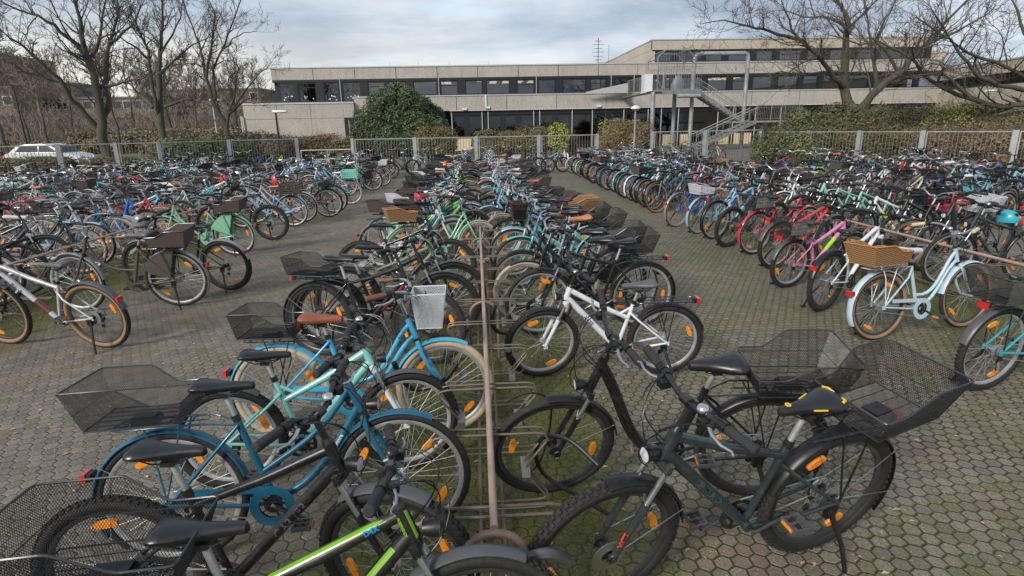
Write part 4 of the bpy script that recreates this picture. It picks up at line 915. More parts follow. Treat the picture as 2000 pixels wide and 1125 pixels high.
BASK = {'wire': (0.175,0.13,0.205,0.165,0.175,0.10), 'wire_big': (0.195,0.14,0.25,0.185,0.20,0.11), 'wire_xl': (0.225,0.155,0.30,0.21,0.21,0.115), 'wicker': (0.185,0.14,0.235,0.185,0.19,0.125)}
def strands(mb, org, ex, ey, poly, mat, cell=0.0095, slope=0.66, r=0.00085):
    """woven wire: two families of slanting strands clipped to a flat panel outline (2-D points along ex, ey)"""
    org, ex, ey = Vector(org), Vector(ex), Vector(ey); xs = [p[0] for p in poly]; ys = [p[1] for p in poly]; H_ = max(ys)-min(ys); y0 = min(ys); k = mb.mat(mat); nr = ex.cross(ey).normalized()
    for sg in (-1, 1):
        dx = slope*sg; c = min(xs)-abs(dx)*H_-cell
        while c < max(xs)+abs(dx)*H_+cell:
            hits = []                                 # the line x = c + dx*(y-y0)
            for i in range(len(poly)):
                (ax_, ay_), (bx_, by_) = poly[i], poly[(i+1) % len(poly)]; fa = ax_-c-dx*(ay_-y0); fb = bx_-c-dx*(by_-y0)
                if (fa > 0) != (fb > 0): t = fa/(fa-fb); hits.append(ay_+(by_-ay_)*t)
            hits.sort()
            for a, b in zip(hits[::2], hits[1::2]):
                if b-a < 0.003: continue
                p = org+ex*(c+dx*(a-y0))+ey*a; q = org+ex*(c+dx*(b-y0))+ey*b; d_ = (q-p).normalized(); s_ = d_.cross(nr); base = len(mb.v)
                for w in (p, q):
                    for u_, v_ in ((1, -0.5), (-1, -0.5), (0, 1)): mb.v.append(tuple(w+s_*r*u_+nr*r*(v_+sg*0.8)))
                for j in range(3): mb.face((base+j, base+(j+1) % 3, base+3+(j+1) % 3, base+3+j), k)
            c += cell
def basket_mesh(shape, wall, rimmat, real=False):
    lb, wb_, lt, wt, h, hf = BASK[shape]; mb = MB(); wm = M[wall]; rm = M[rimmat]
    def P(x_, s, z_):         # a point of the flaring side wall: x in -1..1, s = -1/1 side, z height
        t = z_/h; return Vector((x_*(lb+(lt-lb)*t), s*(wb_+(wt-wb_)*t), z_))
    top = [(-1, h), (-0.1, h), (0.42, hf), (1.0, hf)]; top2 = []
    cols = [-1, -0.75, -0.5, -0.3, -0.1, 0.16, 0.42, 0.7, 1.0]
    def ht_(x_): return h if x_ <= -0.1 else hf if x_ >= 0.42 else h+(hf-h)*(x_+0.1)/0.52
    solid = wall.startswith('wicker')
    if real and not solid:
        sm_ = M[{'mesh_black': 'strand', 'mesh_grey': 'strand_grey', 'mesh_white': 'strand_white'}[wall]]; k_ = (lt-lb)/h; kw = (wt-wb_)/h; pz = Vector((0, 0, 1))
        side = [(-lb, 0), (lb, 0), (lb+k_*hf, hf), (0.42*(lb+k_*hf), hf), (-0.1*(lb+k_*h), h), (-lb-k_*h, h)]
        for s in (-1, 1): strands(mb, (0, s*wb_, 0), (1,0,0), (0, s*kw, 1), side, sm_)
        for e, hh in ((-1, h), (1, hf)): strands(mb, (e*lb, 0, 0), (0,1,0), (e*k_, 0, 1), [(-wb_, 0), (wb_, 0), (wb_+kw*hh, hh), (-wb_-kw*hh, hh)], sm_)
        strands(mb, (0,0,0.003), (1,0,0), (0,1,0), [(-lb,-wb_), (lb,-wb_), (lb,wb_), (-lb,wb_)], sm_)
    for off in ((0.0, -0.008) if solid else () if real else (0.0,)):
        for s in (-1, 1):
            for a, b in zip(cols[:-1], cols[1:]):
                q = [P(a, s, 0), P(b, s, 0), P(b, s, ht_(b)), P(a, s, ht_(a))]; uv = [(p.x, p.z+0.3*s) for p in q]
                q = [p+Vector((0, s*off, 0)) for p in q]
                if (s == 1) != (off < 0): q = q[::-1]; uv = uv[::-1]
                mb.quad(q, wm, uv)
        for e in (-1, 1):
            hh = h if e < 0 else hf; q = [P(e, -1, 0), P(e, 1, 0), P(e, 1, hh), P(e, -1, hh)]; uv = [(p.y, p.z) for p in q]; q = [p+Vector((e*off, 0, 0)) for p in q]
            if (e == -1) != (off < 0): q = q[::-1]; uv = uv[::-1]
            mb.quad(q, wm, uv)
    q = [(-lb,-wb_,0.002), (lb,-wb_,0.002), (lb,wb_,0.002), (-lb,wb_,0.002)]
    if solid or not real: mb.quad(q, wm, [(a, b) for a, b, c in q])
    rimp = [P(x_, 1, z_) for x_, z_ in top]+[P(x_, -1, z_) for x_, z_ in top[::-1]]
    rp_ = []
    for i, p in enumerate(rimp):       # round the corners a little
        a = rimp[i-1]; c = rimp[(i+1) % len(rimp)]; rp_ += [p+(a-p).normalized()*0.018, p+(a-p).normalized()*0.005+(c-p).normalized()*0.005, p+(c-p).normalized()*0.018]
    mb.tube(rp_, 0.0075 if solid else 0.0042, 6, rm, closed=True)
    base = [P(-1,1,0.003), P(1,1,0.003), P(1,-1,0.003), P(-1,-1,0.003)]; mb.tube(base, 0.004, 5, rm, closed=True)
    if not solid:
        mid = [P(-1,1,hf*0.8), P(1,1,hf*0.8), P(1,-1,hf*0.8), P(-1,-1,hf*0.8)]; mb.tube(mid, 0.0022, 4, rm, closed=True)
        mb.box((-lb*0.25, -0.035, 0.004), (lb*0.25, 0.035, 0.012), M['black'])
        for q_ in (-0.6, -0.2, 0.2, 0.6): mb.tube([(-lb, q_*wb_, 0.004), (lb, q_*wb_, 0.004)], 0.0022, 4, rm)
    mb.box((-0.05, -0.04, -0.03), (0.06, 0.04, 0.0), M['blackmetal'])
    return mb.mesh('basket')
def crate_mesh(mat):
    mb = MB(); l, w, h = 0.20, 0.145, 0.21
    for z0, z1 in ((0.0, 0.035), (0.06, 0.085), (0.11, 0.135), (0.165, 0.21)):
        t = 0.008; mb.box((-l,-w,z0), (l,-w+t,z1), mat); mb.box((-l,w-t,z0), (l,w,z1), mat); mb.box((-l,-w+t+0.001,z0), (-l+t,w-t-0.001,z1), mat); mb.box((l-t,-w+t+0.001,z0), (l,w-t-0.001,z1), mat)
    for x_, y_ in ((-l,-w), (l,-w), (l,w), (-l,w)): mb.box((x_-0.012, y_-0.012, -0.001), (x_+0.012, y_+0.012, h+0.002), mat)
    for i in range(-2, 3):
        for s in (-1, 1): mb.box((i*0.065-0.006, s*w-0.003-(0.002 if s>0 else 0.006), 0.002), (i*0.065+0.006, s*w+0.003+(0.006 if s>0 else 0.002)-0.004, h-0.01), mat)
    mb.box((-l+0.01,-w+0.01,0.003), (l-0.01,w-0.01,0.010), mat); return mb.mesh('crate')
def front_basket_mesh(wall, rimmat, solid=False, real=False):
    mb = MB(); w0, w1, d0, d1, h = 0.115, 0.145, 0.08, 0.11, 0.23; c0 = [(-d0,-w0,0), (d0,-w0,0), (d0,w0,0), (-d0,w0,0)]; c1 = [(-d1,-w1,h), (d1,-w1,h), (d1,w1,h), (-d1,w1,h)]
    for i in range(4):
        j = (i+1) % 4
        if real and not solid:
            a_, b_, c_ = Vector(c0[i]), Vector(c0[j]), Vector(c1[j]); ex = (b_-a_).normalized(); m0 = (a_+b_)/2; m1 = (Vector(c1[i])+c_)/2; ey = (m1-m0)/h; L0 = (b_-a_).length/2; L1 = (c_-Vector(c1[i])).length/2
            strands(mb, m0, ex, ey, [(-L0, 0), (L0, 0), (L1, h), (-L1, h)], M['strand_white' if wall == 'mesh_white' else 'strand'], 0.011, 0.6, 0.0016); continue
        l0 = (Vector(c0[j])-Vector(c0[i])).length; l1 = (Vector(c1[j])-Vector(c1[i])).length; mb.quad([c0[i], c0[j], c1[j], c1[i]], M[wall], [(-l0/2, 0), (l0/2, 0), (l1/2, h), (-l1/2, h)])
    if real and not solid: strands(mb, (0,0,0.002), (1,0,0), (0,1,0), [(a, b) for a, b, c in c0], M['strand_white' if wall == 'mesh_white' else 'strand'], 0.011, 0.6, 0.0016)
    else: mb.quad(c0, M[wall], [(a, b) for a, b, c in c0])
    mb.tube(c1, 0.0065 if solid else 0.004, 6, M[rimmat], closed=True); mb.tube(c0, 0.0035, 5, M[rimmat], closed=True)
    if not solid:
        for i in range(-3, 4): mb.tube([(-d0, i*w0/3.5, 0.003), (d0, i*w0/3.5, 0.003)], 0.003, 4, M[rimmat])
    return mb.mesh('front_basket')
def crank_mesh(k, ringmat, cover, lod):
    g = geo(k); mb = MB(); BB = g['BB']; y = -0.048; rc = 0.085
    cc = (BB.x, y, BB.z)
    mb.ring([(0.02,0),(0.045,0),(0.045,0.003),(0.02,0.003)], 16, M['blackmetal'], cen=cc)
    mb.ring([(rc-0.02,0),(rc,0),(rc,0.004),(rc-0.02,0.004)], 28 if lod < 2 else 14, M[ringmat], cen=cc)
    for i in range(5):
        a = i*2*pi/5; mb.obox((BB.x+0.03*cos(a), y+0.002, BB.z+0.03*sin(a)), (BB.x+(rc-0.01)*cos(a), y+0.002, BB.z+(rc-0.01)*sin(a)), 0.006, 0.012, M[ringmat], up=(0,1,0))
    for s, a in ((-1, -0.5), (1, pi-0.5)):
        e = Vector((BB.x+0.165*cos(a), s*0.072, BB.z+0.165*sin(a))); mb.tube([(BB.x, s*0.05, BB.z), (BB.x+0.02*cos(a), s*0.062, BB.z+0.02*sin(a)), tuple(e)], [0.014,0.012,0.009], 6, M['blackmetal'] if ringmat != 'alu' else M['alu'])
        if lod > 0: mb.box((e.x-0.045, e.y+(0.01 if s > 0 else -0.095), e.z-0.011), (e.x+0.045, e.y+(0.095 if s > 0 else -0.01), e.z+0.011), M['black'])
    # chain and sprockets
    rh = 0.05; ra = Vector((0, y+0.004, g['R']))
    for t, rr_ in ((1, rc), (-1, rc)):
        a = Vector((BB.x, y+0.002, BB.z+t*rr_)); b = ra+Vector((0, 0, t*rh)); mb.tube([a, b], 0.0035, 4, M['alu_dull'] if lod < 2 else M['blackmetal'])
    for i, rr_ in enumerate((0.055, 0.047, 0.039, 0.031)): mb.ring([(0.012, 0.0), (rr_, 0.0), (rr_, 0.0025), (0.012, 0.0025)], 18, M['alu_dull'], cen=(0, -0.032-i*0.006, g['R']))
    return mb.mesh('crankset')
def pedal_mesh(k, s):
    g = geo(k); a = -0.5 if s < 0 else pi-0.5; e = Vector((g['BB'].x+0.165*cos(a), s*0.072, g['BB'].z+0.165*sin(a))); mb = MB(); y0, y1 = (0.012, 0.1)
    f = lambda y_: s*y_+e.y
    for x_ in (-0.045, 0.035): mb.box((e.x+x_, min(f(y0), f(y1)), e.z-0.012), (e.x+x_+0.010, max(f(y0), f(y1)), e.z+0.012), M['grey_plastic'])
    for y_ in (0.014, 0.05, 0.09): mb.box((e.x-0.035, min(f(y_), f(y_+0.009)), e.z-0.010), (e.x+0.035, max(f(y_), f(y_+0.009)), e.z+0.010), M['grey_plastic'])
    mb.tube([(e.x, e.y, e.z), (e.x, f(0.095), e.z)], 0.009, 8, M['black'])
    for x_ in (-0.0475, 0.0455): mb.box((e.x+x_, min(f(0.025), f(0.085)), e.z-0.008), (e.x+x_+0.002, max(f(0.025), f(0.085)), e.z+0.008), M['orange'])
    return mb.mesh('pedal')
def derail_mesh(k):
    g = geo(k); mb = MB(); R = g['R']
    for q in ((0.005, R-0.075, 0.02), (0.02, R-0.135, 0.02)): mb.ring([(0.004,0),(q[2],0),(q[2],0.005),(0.004,0.005)], 12, M['black'], cen=(q[0], -0.055, q[1]))
    mb.box((-0.018,-0.068,R-0.07), (0.022,-0.058,R-0.03), M['blackmetal']); mb.obox((0.0,-0.06,R-0.055), (0.02,-0.06,R-0.145), 0.004, 0.022, M['alu_dull'], up=(1,0,0)); mb.tube([(-0.01,-0.06,R-0.03), (-0.05,-0.06,R-0.02), (-0.045,-0.05,R+0.03), (0.0,-0.04,R+0.03)], 0.0028, 4, M['black'])
    return mb.mesh('derailleur')
def chainguard_mesh(k, full):
    g = geo(k); mb = MB(); BB = g['BB']; y = -0.062
    if full:
        secs = []; n = 28; c0 = Vector((BB.x, 0, BB.z)); c1 = Vector((0.0, 0, g['R'])); r0, r1 = 0.108, 0.062; pts = []
        ax_ = (c0-c1).normalized(); nn_ = Vector((-ax_.z, 0, ax_.x))
        for i in range(13): a = -pi/2+pi*i/12; pts.append(c0+ax_*r0*cos(a)+nn_*r0*sin(a))
        for i in range(9): a = pi/2+pi*i/8; pts.append(c1+ax_*r1*cos(a)+nn_*r1*sin(a))
        mb.loft([[(p.x, y-0.012, p.z) for p in pts], [(p.x, y+0.028, p.z) for p in pts]], PT)
    else:
        mb.ring([(0.062,0),(0.105,0),(0.105,0.006),(0.062,0.006)], 26, PT, cen=(BB.x, y-0.004, BB.z))
        mb.obox((BB.x-0.03, y, BB.z+0.088), (0.10, y, g['R']+0.05), 0.006, 0.034, PT)
    return mb.mesh('chain_guard')
def light_mesh():
    mb = MB(); mb.box((-0.022,-0.034,-0.022), (0.0,0.034,0.022), M['red']); mb.box((0.0,-0.03,-0.018), (0.022,0.03,0.018), M['black']); return mb.mesh('rear_light')
def head_mesh():
    mb = MB(); mb.ring([(0.004,-0.01),(0.022,-0.01),(0.030,0.02),(0.031,0.045)], 14, M['black'], closedprof=False); mb.ring([(0.0,0.048),(0.028,0.045)], 14, M['lens'], closedprof=False)
    mb.v = [(y_, x_, z_) for x_, y_, z_ in mb.v]; mb.f = [tuple(reversed(f)) for f in mb.f]; return mb.mesh('headlight')
def stand_mesh(k):
    g = geo(k); mb = MB(); R = g['R']; mb.tube([(0.02, 0.07, R-0.05), (-0.02, 0.14, R*0.45), (-0.045, 0.185, 0.012)], [0.013,0.011,0.010], 7, M['black']); mb.box((-0.075,0.165,0.0), (-0.02,0.205,0.012), M['black']); mb.box((0.0,0.055,R-0.07), (0.05,0.08,R-0.01), M['black']); return mb.mesh('kickstand')
def skirt_mesh(k):
    g = geo(k); mb = MB(); R = g['R']
    for s in (-1, 1):
        pts = [(0.05, s*0.06, R+0.03)]+[((R+0.01)*cos(a), s*0.05, R+(R+0.01)*sin(a)) for a in [radians(22+i*9.5) for i in range(9)]]
        b = len(mb.v); mb.v += pts; kk = mb.mat(PT)
        for i in range(1, len(pts)-1): mb.face((b, b+i, b+i+1), kk)
        mb.v += [(a_, c_+s*0.004, d_) for a_, c_, d_ in pts]
        for i in range(1, len(pts)-1): mb.face((b+10, b+10+i+1, b+10+i), kk)
    return mb.mesh('skirt_guard')
def post_mesh(k):
    g = geo(k); mb = MB(); l = (g['sh']-0.055-g['st'].z)/g['sd'].z; mb.tube([g['st']-g['sd']*0.03, g['st']+g['sd']*l], 0.0132, 10, M['alu_dull']); return mb.mesh('seat_post'), g['st']+g['sd']*l
def text_mesh(s, size, mat, r):
    cu = bpy.data.curves.new('lettering', 'FONT'); cu.body = s; cu.size = size; cu.align_x = 'CENTER'; cu.align_y = 'CENTER'; cu.offset = 0.0012; cu.resolution_u = 3
    o = bpy.data.objects.new('tmp', cu); C.objects.link(o); dg = bpy.context.evaluated_depsgraph_get(); me = bpy.data.meshes.new_from_object(o.evaluated_get(dg)); bpy.data.objects.remove(o)
    for v in me.vertices:
        a = v.co.y/r; v.co = (v.co.x, r*sin(a), r*cos(a)+0.0015)
    me.materials.clear(); me.materials.append(mat); return me
def letter(parent, s, p0, p1, r, size, mat, side=1, turn=0.0, flip=False, slide=0.5):
    """lettering wrapped on a tube from p0 to p1, facing the side (+1 left of the bicycle), bent round the tube"""
    p0, p1 = Vector(p0), Vector(p1); x_ = (p1-p0).normalized(); z_ = Vector((0, side, 0)); z_ = (z_-x_*z_.dot(x_)).normalized()
    z_ = (Matrix.Rotation(turn, 3, x_) @ z_); y_ = z_.cross(x_)
    if flip: x_ = -x_; y_ = -y_
    Mx = Matrix((x_, y_, z_)).transposed().to_4x4(); Mx.translation = p0.lerp(p1, slide); return link('lettering', text_mesh(s, size, mat, r), parent, M=Mx)
def slot(o, mat, old=PT):
    for sl in o.material_slots:
        if sl.material == old: sl.link = 'OBJECT'; sl.material = mat
    return o
NB = [0]
DEF = dict(kind='city', col='black', fork=None, bar='flat', barmat='blackmetal', grip='grip', saddle='leather_black', sad='sport', tyre='black', rim='alu', spoke='light', disc=False, knobby=None,
           guard=None, rack=True, basket=None, bwall='mesh_black', brim='rim_wire', front=None, cover=None, stand=True, lightr=True, headl=True, skirt=None, steer=0.0, lean=-4.0, guard_mat=None, rackmat=None)
def bicycle(pf, pr, label, lod=0, group=None, **kw):
    """a bicycle whose front hub stands over ground point pf and whose rear hub over pr"""
    o = dict(DEF); o.update(kw); k = o['kind']; g = geo(k); R = g['R']; t = g['tyre']
    pf = Vector((pf[0], pf[1], 0)); pr = Vector((pr[0], pr[1], 0)); mid = (pf+pr)/2; d_ = pf-pr; hd = math.atan2(d_.y, d_.x)
    root = bpy.data.objects.new('bicycle', None); C.objects.link(root); root.empty_display_size = 0.1
    root.location = mid; root.scale = (o.get('sc', 1.0),)*3; root.rotation_euler = (radians(o['lean']), 0, hd); tag(root, label, 'bicycle', group)
    O = Matrix.Translation((-g['wb']/2, 0, 0)); SM = O @ Matrix.Translation(g['P0']) @ Matrix.Rotation(radians(o['steer']), 4, UA) @ Matrix.Translation(-g['P0'])
    pc = paint(o['col']); fc = paint(o['fork']) if o['fork'] else (pc if g['sus'] < 0.055 else M['blackmetal']); hi = lod < 2
    knobby = o['knobby'] if o['knobby'] is not None else k in ('mtb', 'kids')
    fr = slot(link('frame', cached(('frame', k, hi), lambda: frame_mesh(k, hi)), root, M=O), pc)
    fk = slot(link('fork', cached(('fork', k, hi), lambda: fork_mesh(k, hi)), root, M=SM), fc)
    for i, Mx in enumerate((O @ Matrix.Translation((0,0,R)), SM @ Matrix.Translation(g['ax']))):
        Mx = Mx @ Matrix.Rotation(R0.uniform(0, pi), 4, 'Y')
        if lod == 0:
            w = link('wheel', cached(('sp', k, o['spoke'], o['disc']), lambda: (lambda m_: (spokes_into(m_, R, t, o['spoke'], o['disc']), m_.mesh('spokes'))[1])(MB())), root, M=Mx)
            link('tyre', cached(('ty', k, knobby, o['tyre']), lambda: tyre_mesh(R, t, knobby, o['tyre'])), w); link('rim', cached(('rim', k, o['rim']), lambda: rim_mesh(R, t, o['rim'])), w)
            for a in (0.6, 0.6+pi): link('reflector', cached(('ref', k, a), lambda: (lambda m_: (reflector_into(m_, R, a), m_.mesh('reflector'))[1])(MB())), w)
        else: link('wheel', cached(('wm', k, knobby, o['tyre'], o['rim'], o['spoke'], o['disc'], lod), lambda: wheel_merged(R, t, knobby, o['tyre'], o['rim'], o['spoke'], o['disc'], lod)), root, M=Mx)
    hb_ = link('handlebar', cached(('hb', k, o['bar'], o['barmat'], o['grip'], lod), lambda: handlebar_mesh(k, o['bar'], o['barmat'], o['grip'], lod)), root, M=SM)
    pm_, stop = cached(('post', k), lambda: post_mesh(k)); sd_ = link('saddle', cached(('sad', o['saddle'], o['sad']), lambda: saddle_mesh(M[o['saddle']], o['sad'])), root, M=O @ Matrix.Translation(stop+Vector((-0.01,0,0.05))))
    link('seat_post', pm_, root, M=O)
    if lod == 0:
        for s in (-1, 1):
            link('grip', cached(('gr', k, o['bar'], o['grip'], s), lambda: grip_mesh(k, o['bar'], o['grip'], s)), hb_); link('brake_lever', cached(('lv', k, o['bar'], s, o['barmat'], o.get('lever')), lambda: lever_mesh(k, o['bar'], s, o['barmat'] != 'blackmetal' or o.get('lever') == 'alu')), hb_)
        def bell():
            m_ = MB(); _, cl_ = bar_pose(k, o['bar']); h_ = smooth_pts(bar_shape(k, o['bar']), 3); q_ = cl_+Vector((h_[5].x, h_[5].y, h_[5].z+0.012)); m_.ring([(0.024, 0.0), (0.023, 0.009), (0.016, 0.018), (0.006, 0.021), (0.0005, 0.0215)], 14, M['chrome' if NB[0] % 2 else 'black'], closedprof=False); m_.v = [(q_.x+a_, q_.y+c_, q_.z+b_) for a_, b_, c_ in m_.v]; m_.f = [tuple(reversed(f_)) for f_ in m_.f]
            m_.tube([q_+Vector((0,0,-0.03)), q_], 0.013, 8, M['black']); return m_.mesh('bell')
        link('bell', cached(('bell', k, o['bar'], NB[0] % 2), bell), hb_)
        link('cable', cached(('cab', k, o['bar']), lambda: cable_mesh(k, o['bar'])), root, M=SM)
    cs = link('crankset', cached(('cr', k, lod), lambda: crank_mesh(k, 'blackmetal', None, lod)), root, M=O)
    if lod == 0:
        for s in (-1, 1): link('pedal', cached(('pd', k, s), lambda: pedal_mesh(k, s)), cs)
        if k in ('mtb', 'kids', 'trek', 'wave') : link('derailleur', cached(('dr', k), lambda: derail_mesh(k)), root, M=O)
    if o['guard'] is None: o['guard'] = 'long' if k in ('city','dutch','cruiser','trek','wave') else None
    if o['guard']:
        lg = o['guard'] == 'long'; gm = M[o['guard_mat']] if o['guard_mat'] else (pc if k in ('dutch','cruiser') else (M['black'] if k in ('trek','wave') else pc))
        if o['guard'] != 'rear': slot(link('mudguard', cached(('mg', k, 1, lg, hi), lambda: guard_mesh(k, True, lg, 0 if hi else 2)), root, M=SM), gm)
        if o['guard'] != 'front': slot(link('mudguard', cached(('mg', k, 0, lg, hi), lambda: guard_mesh(k, False, lg, 0 if hi else 2)), root, M=O), gm)
    z = 2*R+0.05
    if (o['rack'] or o['basket']) and (lod < 2): slot(link('luggage_rack', cached(('rk', k), lambda: rack_mesh(k)), root, M=O), M[o['rackmat']] if o['rackmat'] else M['blackmetal'])
    if o['basket']:
        if o['basket'] == 'crate': link('crate', cached(('crate', o['bwall']), lambda: crate_mesh(paint(o['bwall']))), root, M=O @ Matrix.Translation((-0.04,0,z+0.012)))
        else: link('basket', cached(('bk', o['basket'], o['bwall'], o['brim'], lod == 0), lambda: basket_mesh(o['basket'], o['bwall'], o['brim'], lod == 0)), root, M=O @ Matrix.Translation((-0.03+o.get('bx', 0),0,z+0.032)) @ Matrix.Rotation(radians(o.get('brot', 0)), 4, 'Z') @ Matrix.Rotation(radians(o.get('btilt', 0)), 4, 'X'))
    if o['front']:
        _, cl = bar_pose(k, o['bar']); sol = o['front'].startswith('wicker')
        link('basket', cached(('fb', o['front'], lod == 0), lambda: front_basket_mesh(o['front'], {'mesh_white': 'white', 'mesh_black': 'rim_wire'}.get(o['front'], 'leather_brown'), sol, lod == 0)), root, M=SM @ Matrix.Translation(cl+Vector((0.15,0,-0.19))))
    if o['cover'] or (lod < 2 and k in ('city','dutch','cruiser')): slot(link('chain_guard', cached(('cg', k, k == 'dutch'), lambda: chainguard_mesh(k, k == 'dutch')), root, M=O), pc)
    if o['skirt']: slot(link('skirt_guard', cached(('sk', k), lambda: skirt_mesh(k)), root, M=O), paint(o['skirt']))
    if lod < 2:
        if o['lightr'] and (o['guard'] or o['rack']): link('rear_light', cached('rl', light_mesh), root, M=O @ (Matrix.Translation((-(R+0.045)*cos(0.42),0,R+(R+0.045)*sin(0.42))) if k in ('city','dutch','cruiser') and o['guard'] else Matrix.Translation((-0.225,0,z-0.01)) if o['rack'] else Matrix.Translation((-R*0.86,0,R*1.55))))
        if o['headl']: link('headlight', cached('hl', head_mesh), root, M=SM @ Matrix.Translation(g['hb']+Vector((0.04,0,0.03))))
        if o['stand']: link('kickstand', cached(('ks', k), lambda: stand_mesh(k)), root, M=O)
    if k in ('mtb', 'trek', 'kids') and lod < 2 and o.get('decal', NB[0] % 3 > 0):
        def dband():
            m_ = MB(); a_, b_ = g['hb']+UA*0.02, g['BB']+Vector((0.01,0,0.01)); m_.tube([a_.lerp(b_, 0.30), a_.lerp(b_, 0.62)], 0.0268, 10, PT); return m_.mesh('decal_band')
        if k != 'trek': slot(link('decal_band', cached(('db', k), dband), fr), paint(['silver', 'grey', 'red', 'light blue', 'white', 'lime green'][NB[0] % 6]))
    NB[0] += 1
    return dict(root=root, frame=fr, fork=fk, bar=hb_, saddle=sd_, g=g, O=O, SM=SM)

# ------------------------------------------------------------------ the bicycles one can tell apart, near to far
hub = lambda px, py, R=0.345: tuple(ground(px, py, R))[:2]
def fr(px_r, py_r, ang, kind='city', R=0.345, sc=1.0):      # rear hub seen at a pixel, heading in degrees
    r = hub(px_r, py_r, R); wb = GEO[kind]['wb']*sc; a = radians(ang); return (r[0]+wb*cos(a), r[1]+wb*sin(a)), r
def fh(pf, pr): return hub(*pf), hub(*pr)
RG = 'bicycles parked in the centre rack'; LG = 'bicycles parked in the left rack row'; RRG = 'bicycles parked in the right rack row'

b = bicycle((-0.04, 1.53), (-1.13, 1.42), 'matt black mountain bike with lime green stripes and big black wire basket', 0, RG, kind='mtb', col='matt black', bar='flat', rim='black', spoke='light', guard='front', guard_mat='grey_plastic', basket='wire_xl', disc=False, lean=-9, steer=-2, bx=0.02, lever='alu', decal=False, lightr=False, btilt=4)
g = b['g']; f = b['frame']
def stripe(par, p0, p1, r, w0, mat, side, lift=0.001, a0=0.25, a1=1.0):
    mb = MB(); p0, p1 = Vector(p0), Vector(p1); x_ = (p1-p0).normalized(); z_ = Vector((0, side, 0)); z_ = (z_-x_*z_.dot(x_)).normalized(); y_ = z_.cross(x_)
    rows = []
    for t in (0.0, 0.03, 0.97, 1.0):
        row = []
        for i in range(5):
            a = a0+(a1-a0)*i/4*(0.3 if t in (0.0, 1.0) else 1.0); row.append(p0.lerp(p1, t)+(z_*cos(a)+Vector((0,0,1)).cross(x_).cross(x_)*-1*0+(Vector((0,0,1))-x_*x_.z).normalized()*sin(a))*(r+lift))
        rows.append(row)
    for a, c in zip(rows[:-1], rows[1:]):
        for i in range(4): mb.quad([a[i], a[i+1], c[i+1], c[i]], mat)
    return mb.build('stripe', par)
ttA = g['ht']-UA*0.025; ttB = g['st']-g['sd']*0.055; dtA = g['hb']+UA*0.02; dtB = g['BB']+Vector((0.01,0,0.01))
for s in (-1, 1):
    stripe(f, ttB.lerp(ttA, 0.22)+Vector((0,0,-0.006)), ttB.lerp(ttA, 0.92)+Vector((0,0,-0.004)), 0.0215, 0.03, M['lime'], s, a0=0.5, a1=1.45)
    stripe(f, dtA.lerp(dtB, 0.1), dtA.lerp(dtB, 0.36), 0.0265, 0.03, M['lime'], s, a0=0.35, a1=1.2)
    stripe(f, g['hb']+UA*0.005, g['ht']-UA*0.01, 0.0255, 0.03, M['lime'], s, a0=0.5, a1=1.0)
letter(f, 'RIVERSIDE', dtA.lerp(dtB, 0.25), dtA.lerp(dtB, 0.8), 0.0262, 0.034, M['blue_letter'], -1, 0, True)
letter(f, 'D4X', ttB.lerp(ttA, 0.74), ttB.lerp(ttA, 0.9), 0.0218, 0.026, M['blue_letter'], -1, 0.0, False)
letter(f, 'RIVERSIDE', g['hb'], g['ht'], 0.0262, 0.016, M['lime'], -1, -0.5, False)

b = bicycle((-0.38, 2.02), (-1.47, 2.02), 'black mountain bike with glossy grey letters on its down tube, second on the left', 0, RG, kind='mtb', col='black', bar='riser', rim='black', guard='front', guard_mat='grey_plastic', rack=False, disc=True, lean=-2, steer=-16, lever='alu', lightr=False, decal=False)
g = b['g']; dtA = g['hb']+UA*0.02; dtB = g['BB']+Vector((0.01,0,0.01))
letter(b['frame'], 'CARVER', dtA, dtB, 0.0260, 0.052, M['grey_letter'], -1, -0.25, True, 0.45)

b = bicycle((-0.425, 2.595), (-1.510, 2.491), 'petrol blue step-through city bike with grey wire basket and blue mudguards', 0, RG, kind='city', col='petrol blue', basket='wire_big', brim='rim_wire', bwall='mesh_grey', rackmat=None, lean=-5, steer=-6, saddle='leather_black', knobby=False, bx=-0.04)
for o_ in list(b['root'].children):
    if o_.name.startswith('luggage_rack'): o_.material_slots[0].material = paint('petrol blue')
g = b['g']; q = bez(g['hb']+UA*0.03, g['hb']+UA*0.03+Vector((-0.12,0,-0.20)), g['BB']+Vector((0.20,0,0.06)), g['BB']+Vector((0.02,0,0.01)))
letter(b['frame'], 'Winora', q[1], q[4], 0.0195, 0.03, M['grip_white'], -1, 0, True)

bicycle((-0.473, 3.226), (-1.485, 3.102), 'mint green mountain bike with white suspension fork and black saddle, no basket', 0, RG, kind='kids', col='aqua', decal=False, fork='white', rim='alu', bar='riser', rack=False, guard='both', guard_mat='grey_plastic', lean=-4, steer=4)
bicycle((-0.267, 3.651), (-1.367, 3.673), 'sky blue cruiser with brown saddle, tan tyres and white wire basket on the handlebar', 0, RG, kind='cruiser', col='sky blue', tyre='cream', bar='swept', barmat='alu', grip='grip_brown', saddle='leather_brown', sad='city', basket='wire', front='mesh_white', lean=-3, steer=3, headl=False)
bicycle(*fh((850, 640), (608, 625)), 'black bike with black wire basket behind the saddle, before the red and black frame', 0, RG, kind='trek', col='black', basket='wire', rim='black', spoke='dark', knobby=True, lean=-3, disc=True, bar='flat')
b = bicycle(*fh((872, 600), (642, 612)), 'black and red mountain bike with slim saddle and low flat handlebar', 0, RG, kind='mtb', col='matt black', rack=False, rim='black', guard='both', guard_mat='grey_plastic', disc=True, lean=-6, lightr=False, decal=False)
g = b['g']; mb = MB(); dtA = g['hb']+UA*0.02; dtB = g['BB']+Vector((0.01,0,0.01)); mb.tube([dtA.lerp(dtB,0.35), dtA.lerp(dtB,0.9)], 0.0272, 12, paint('red')); mb.build('red_sleeve', b['frame'])
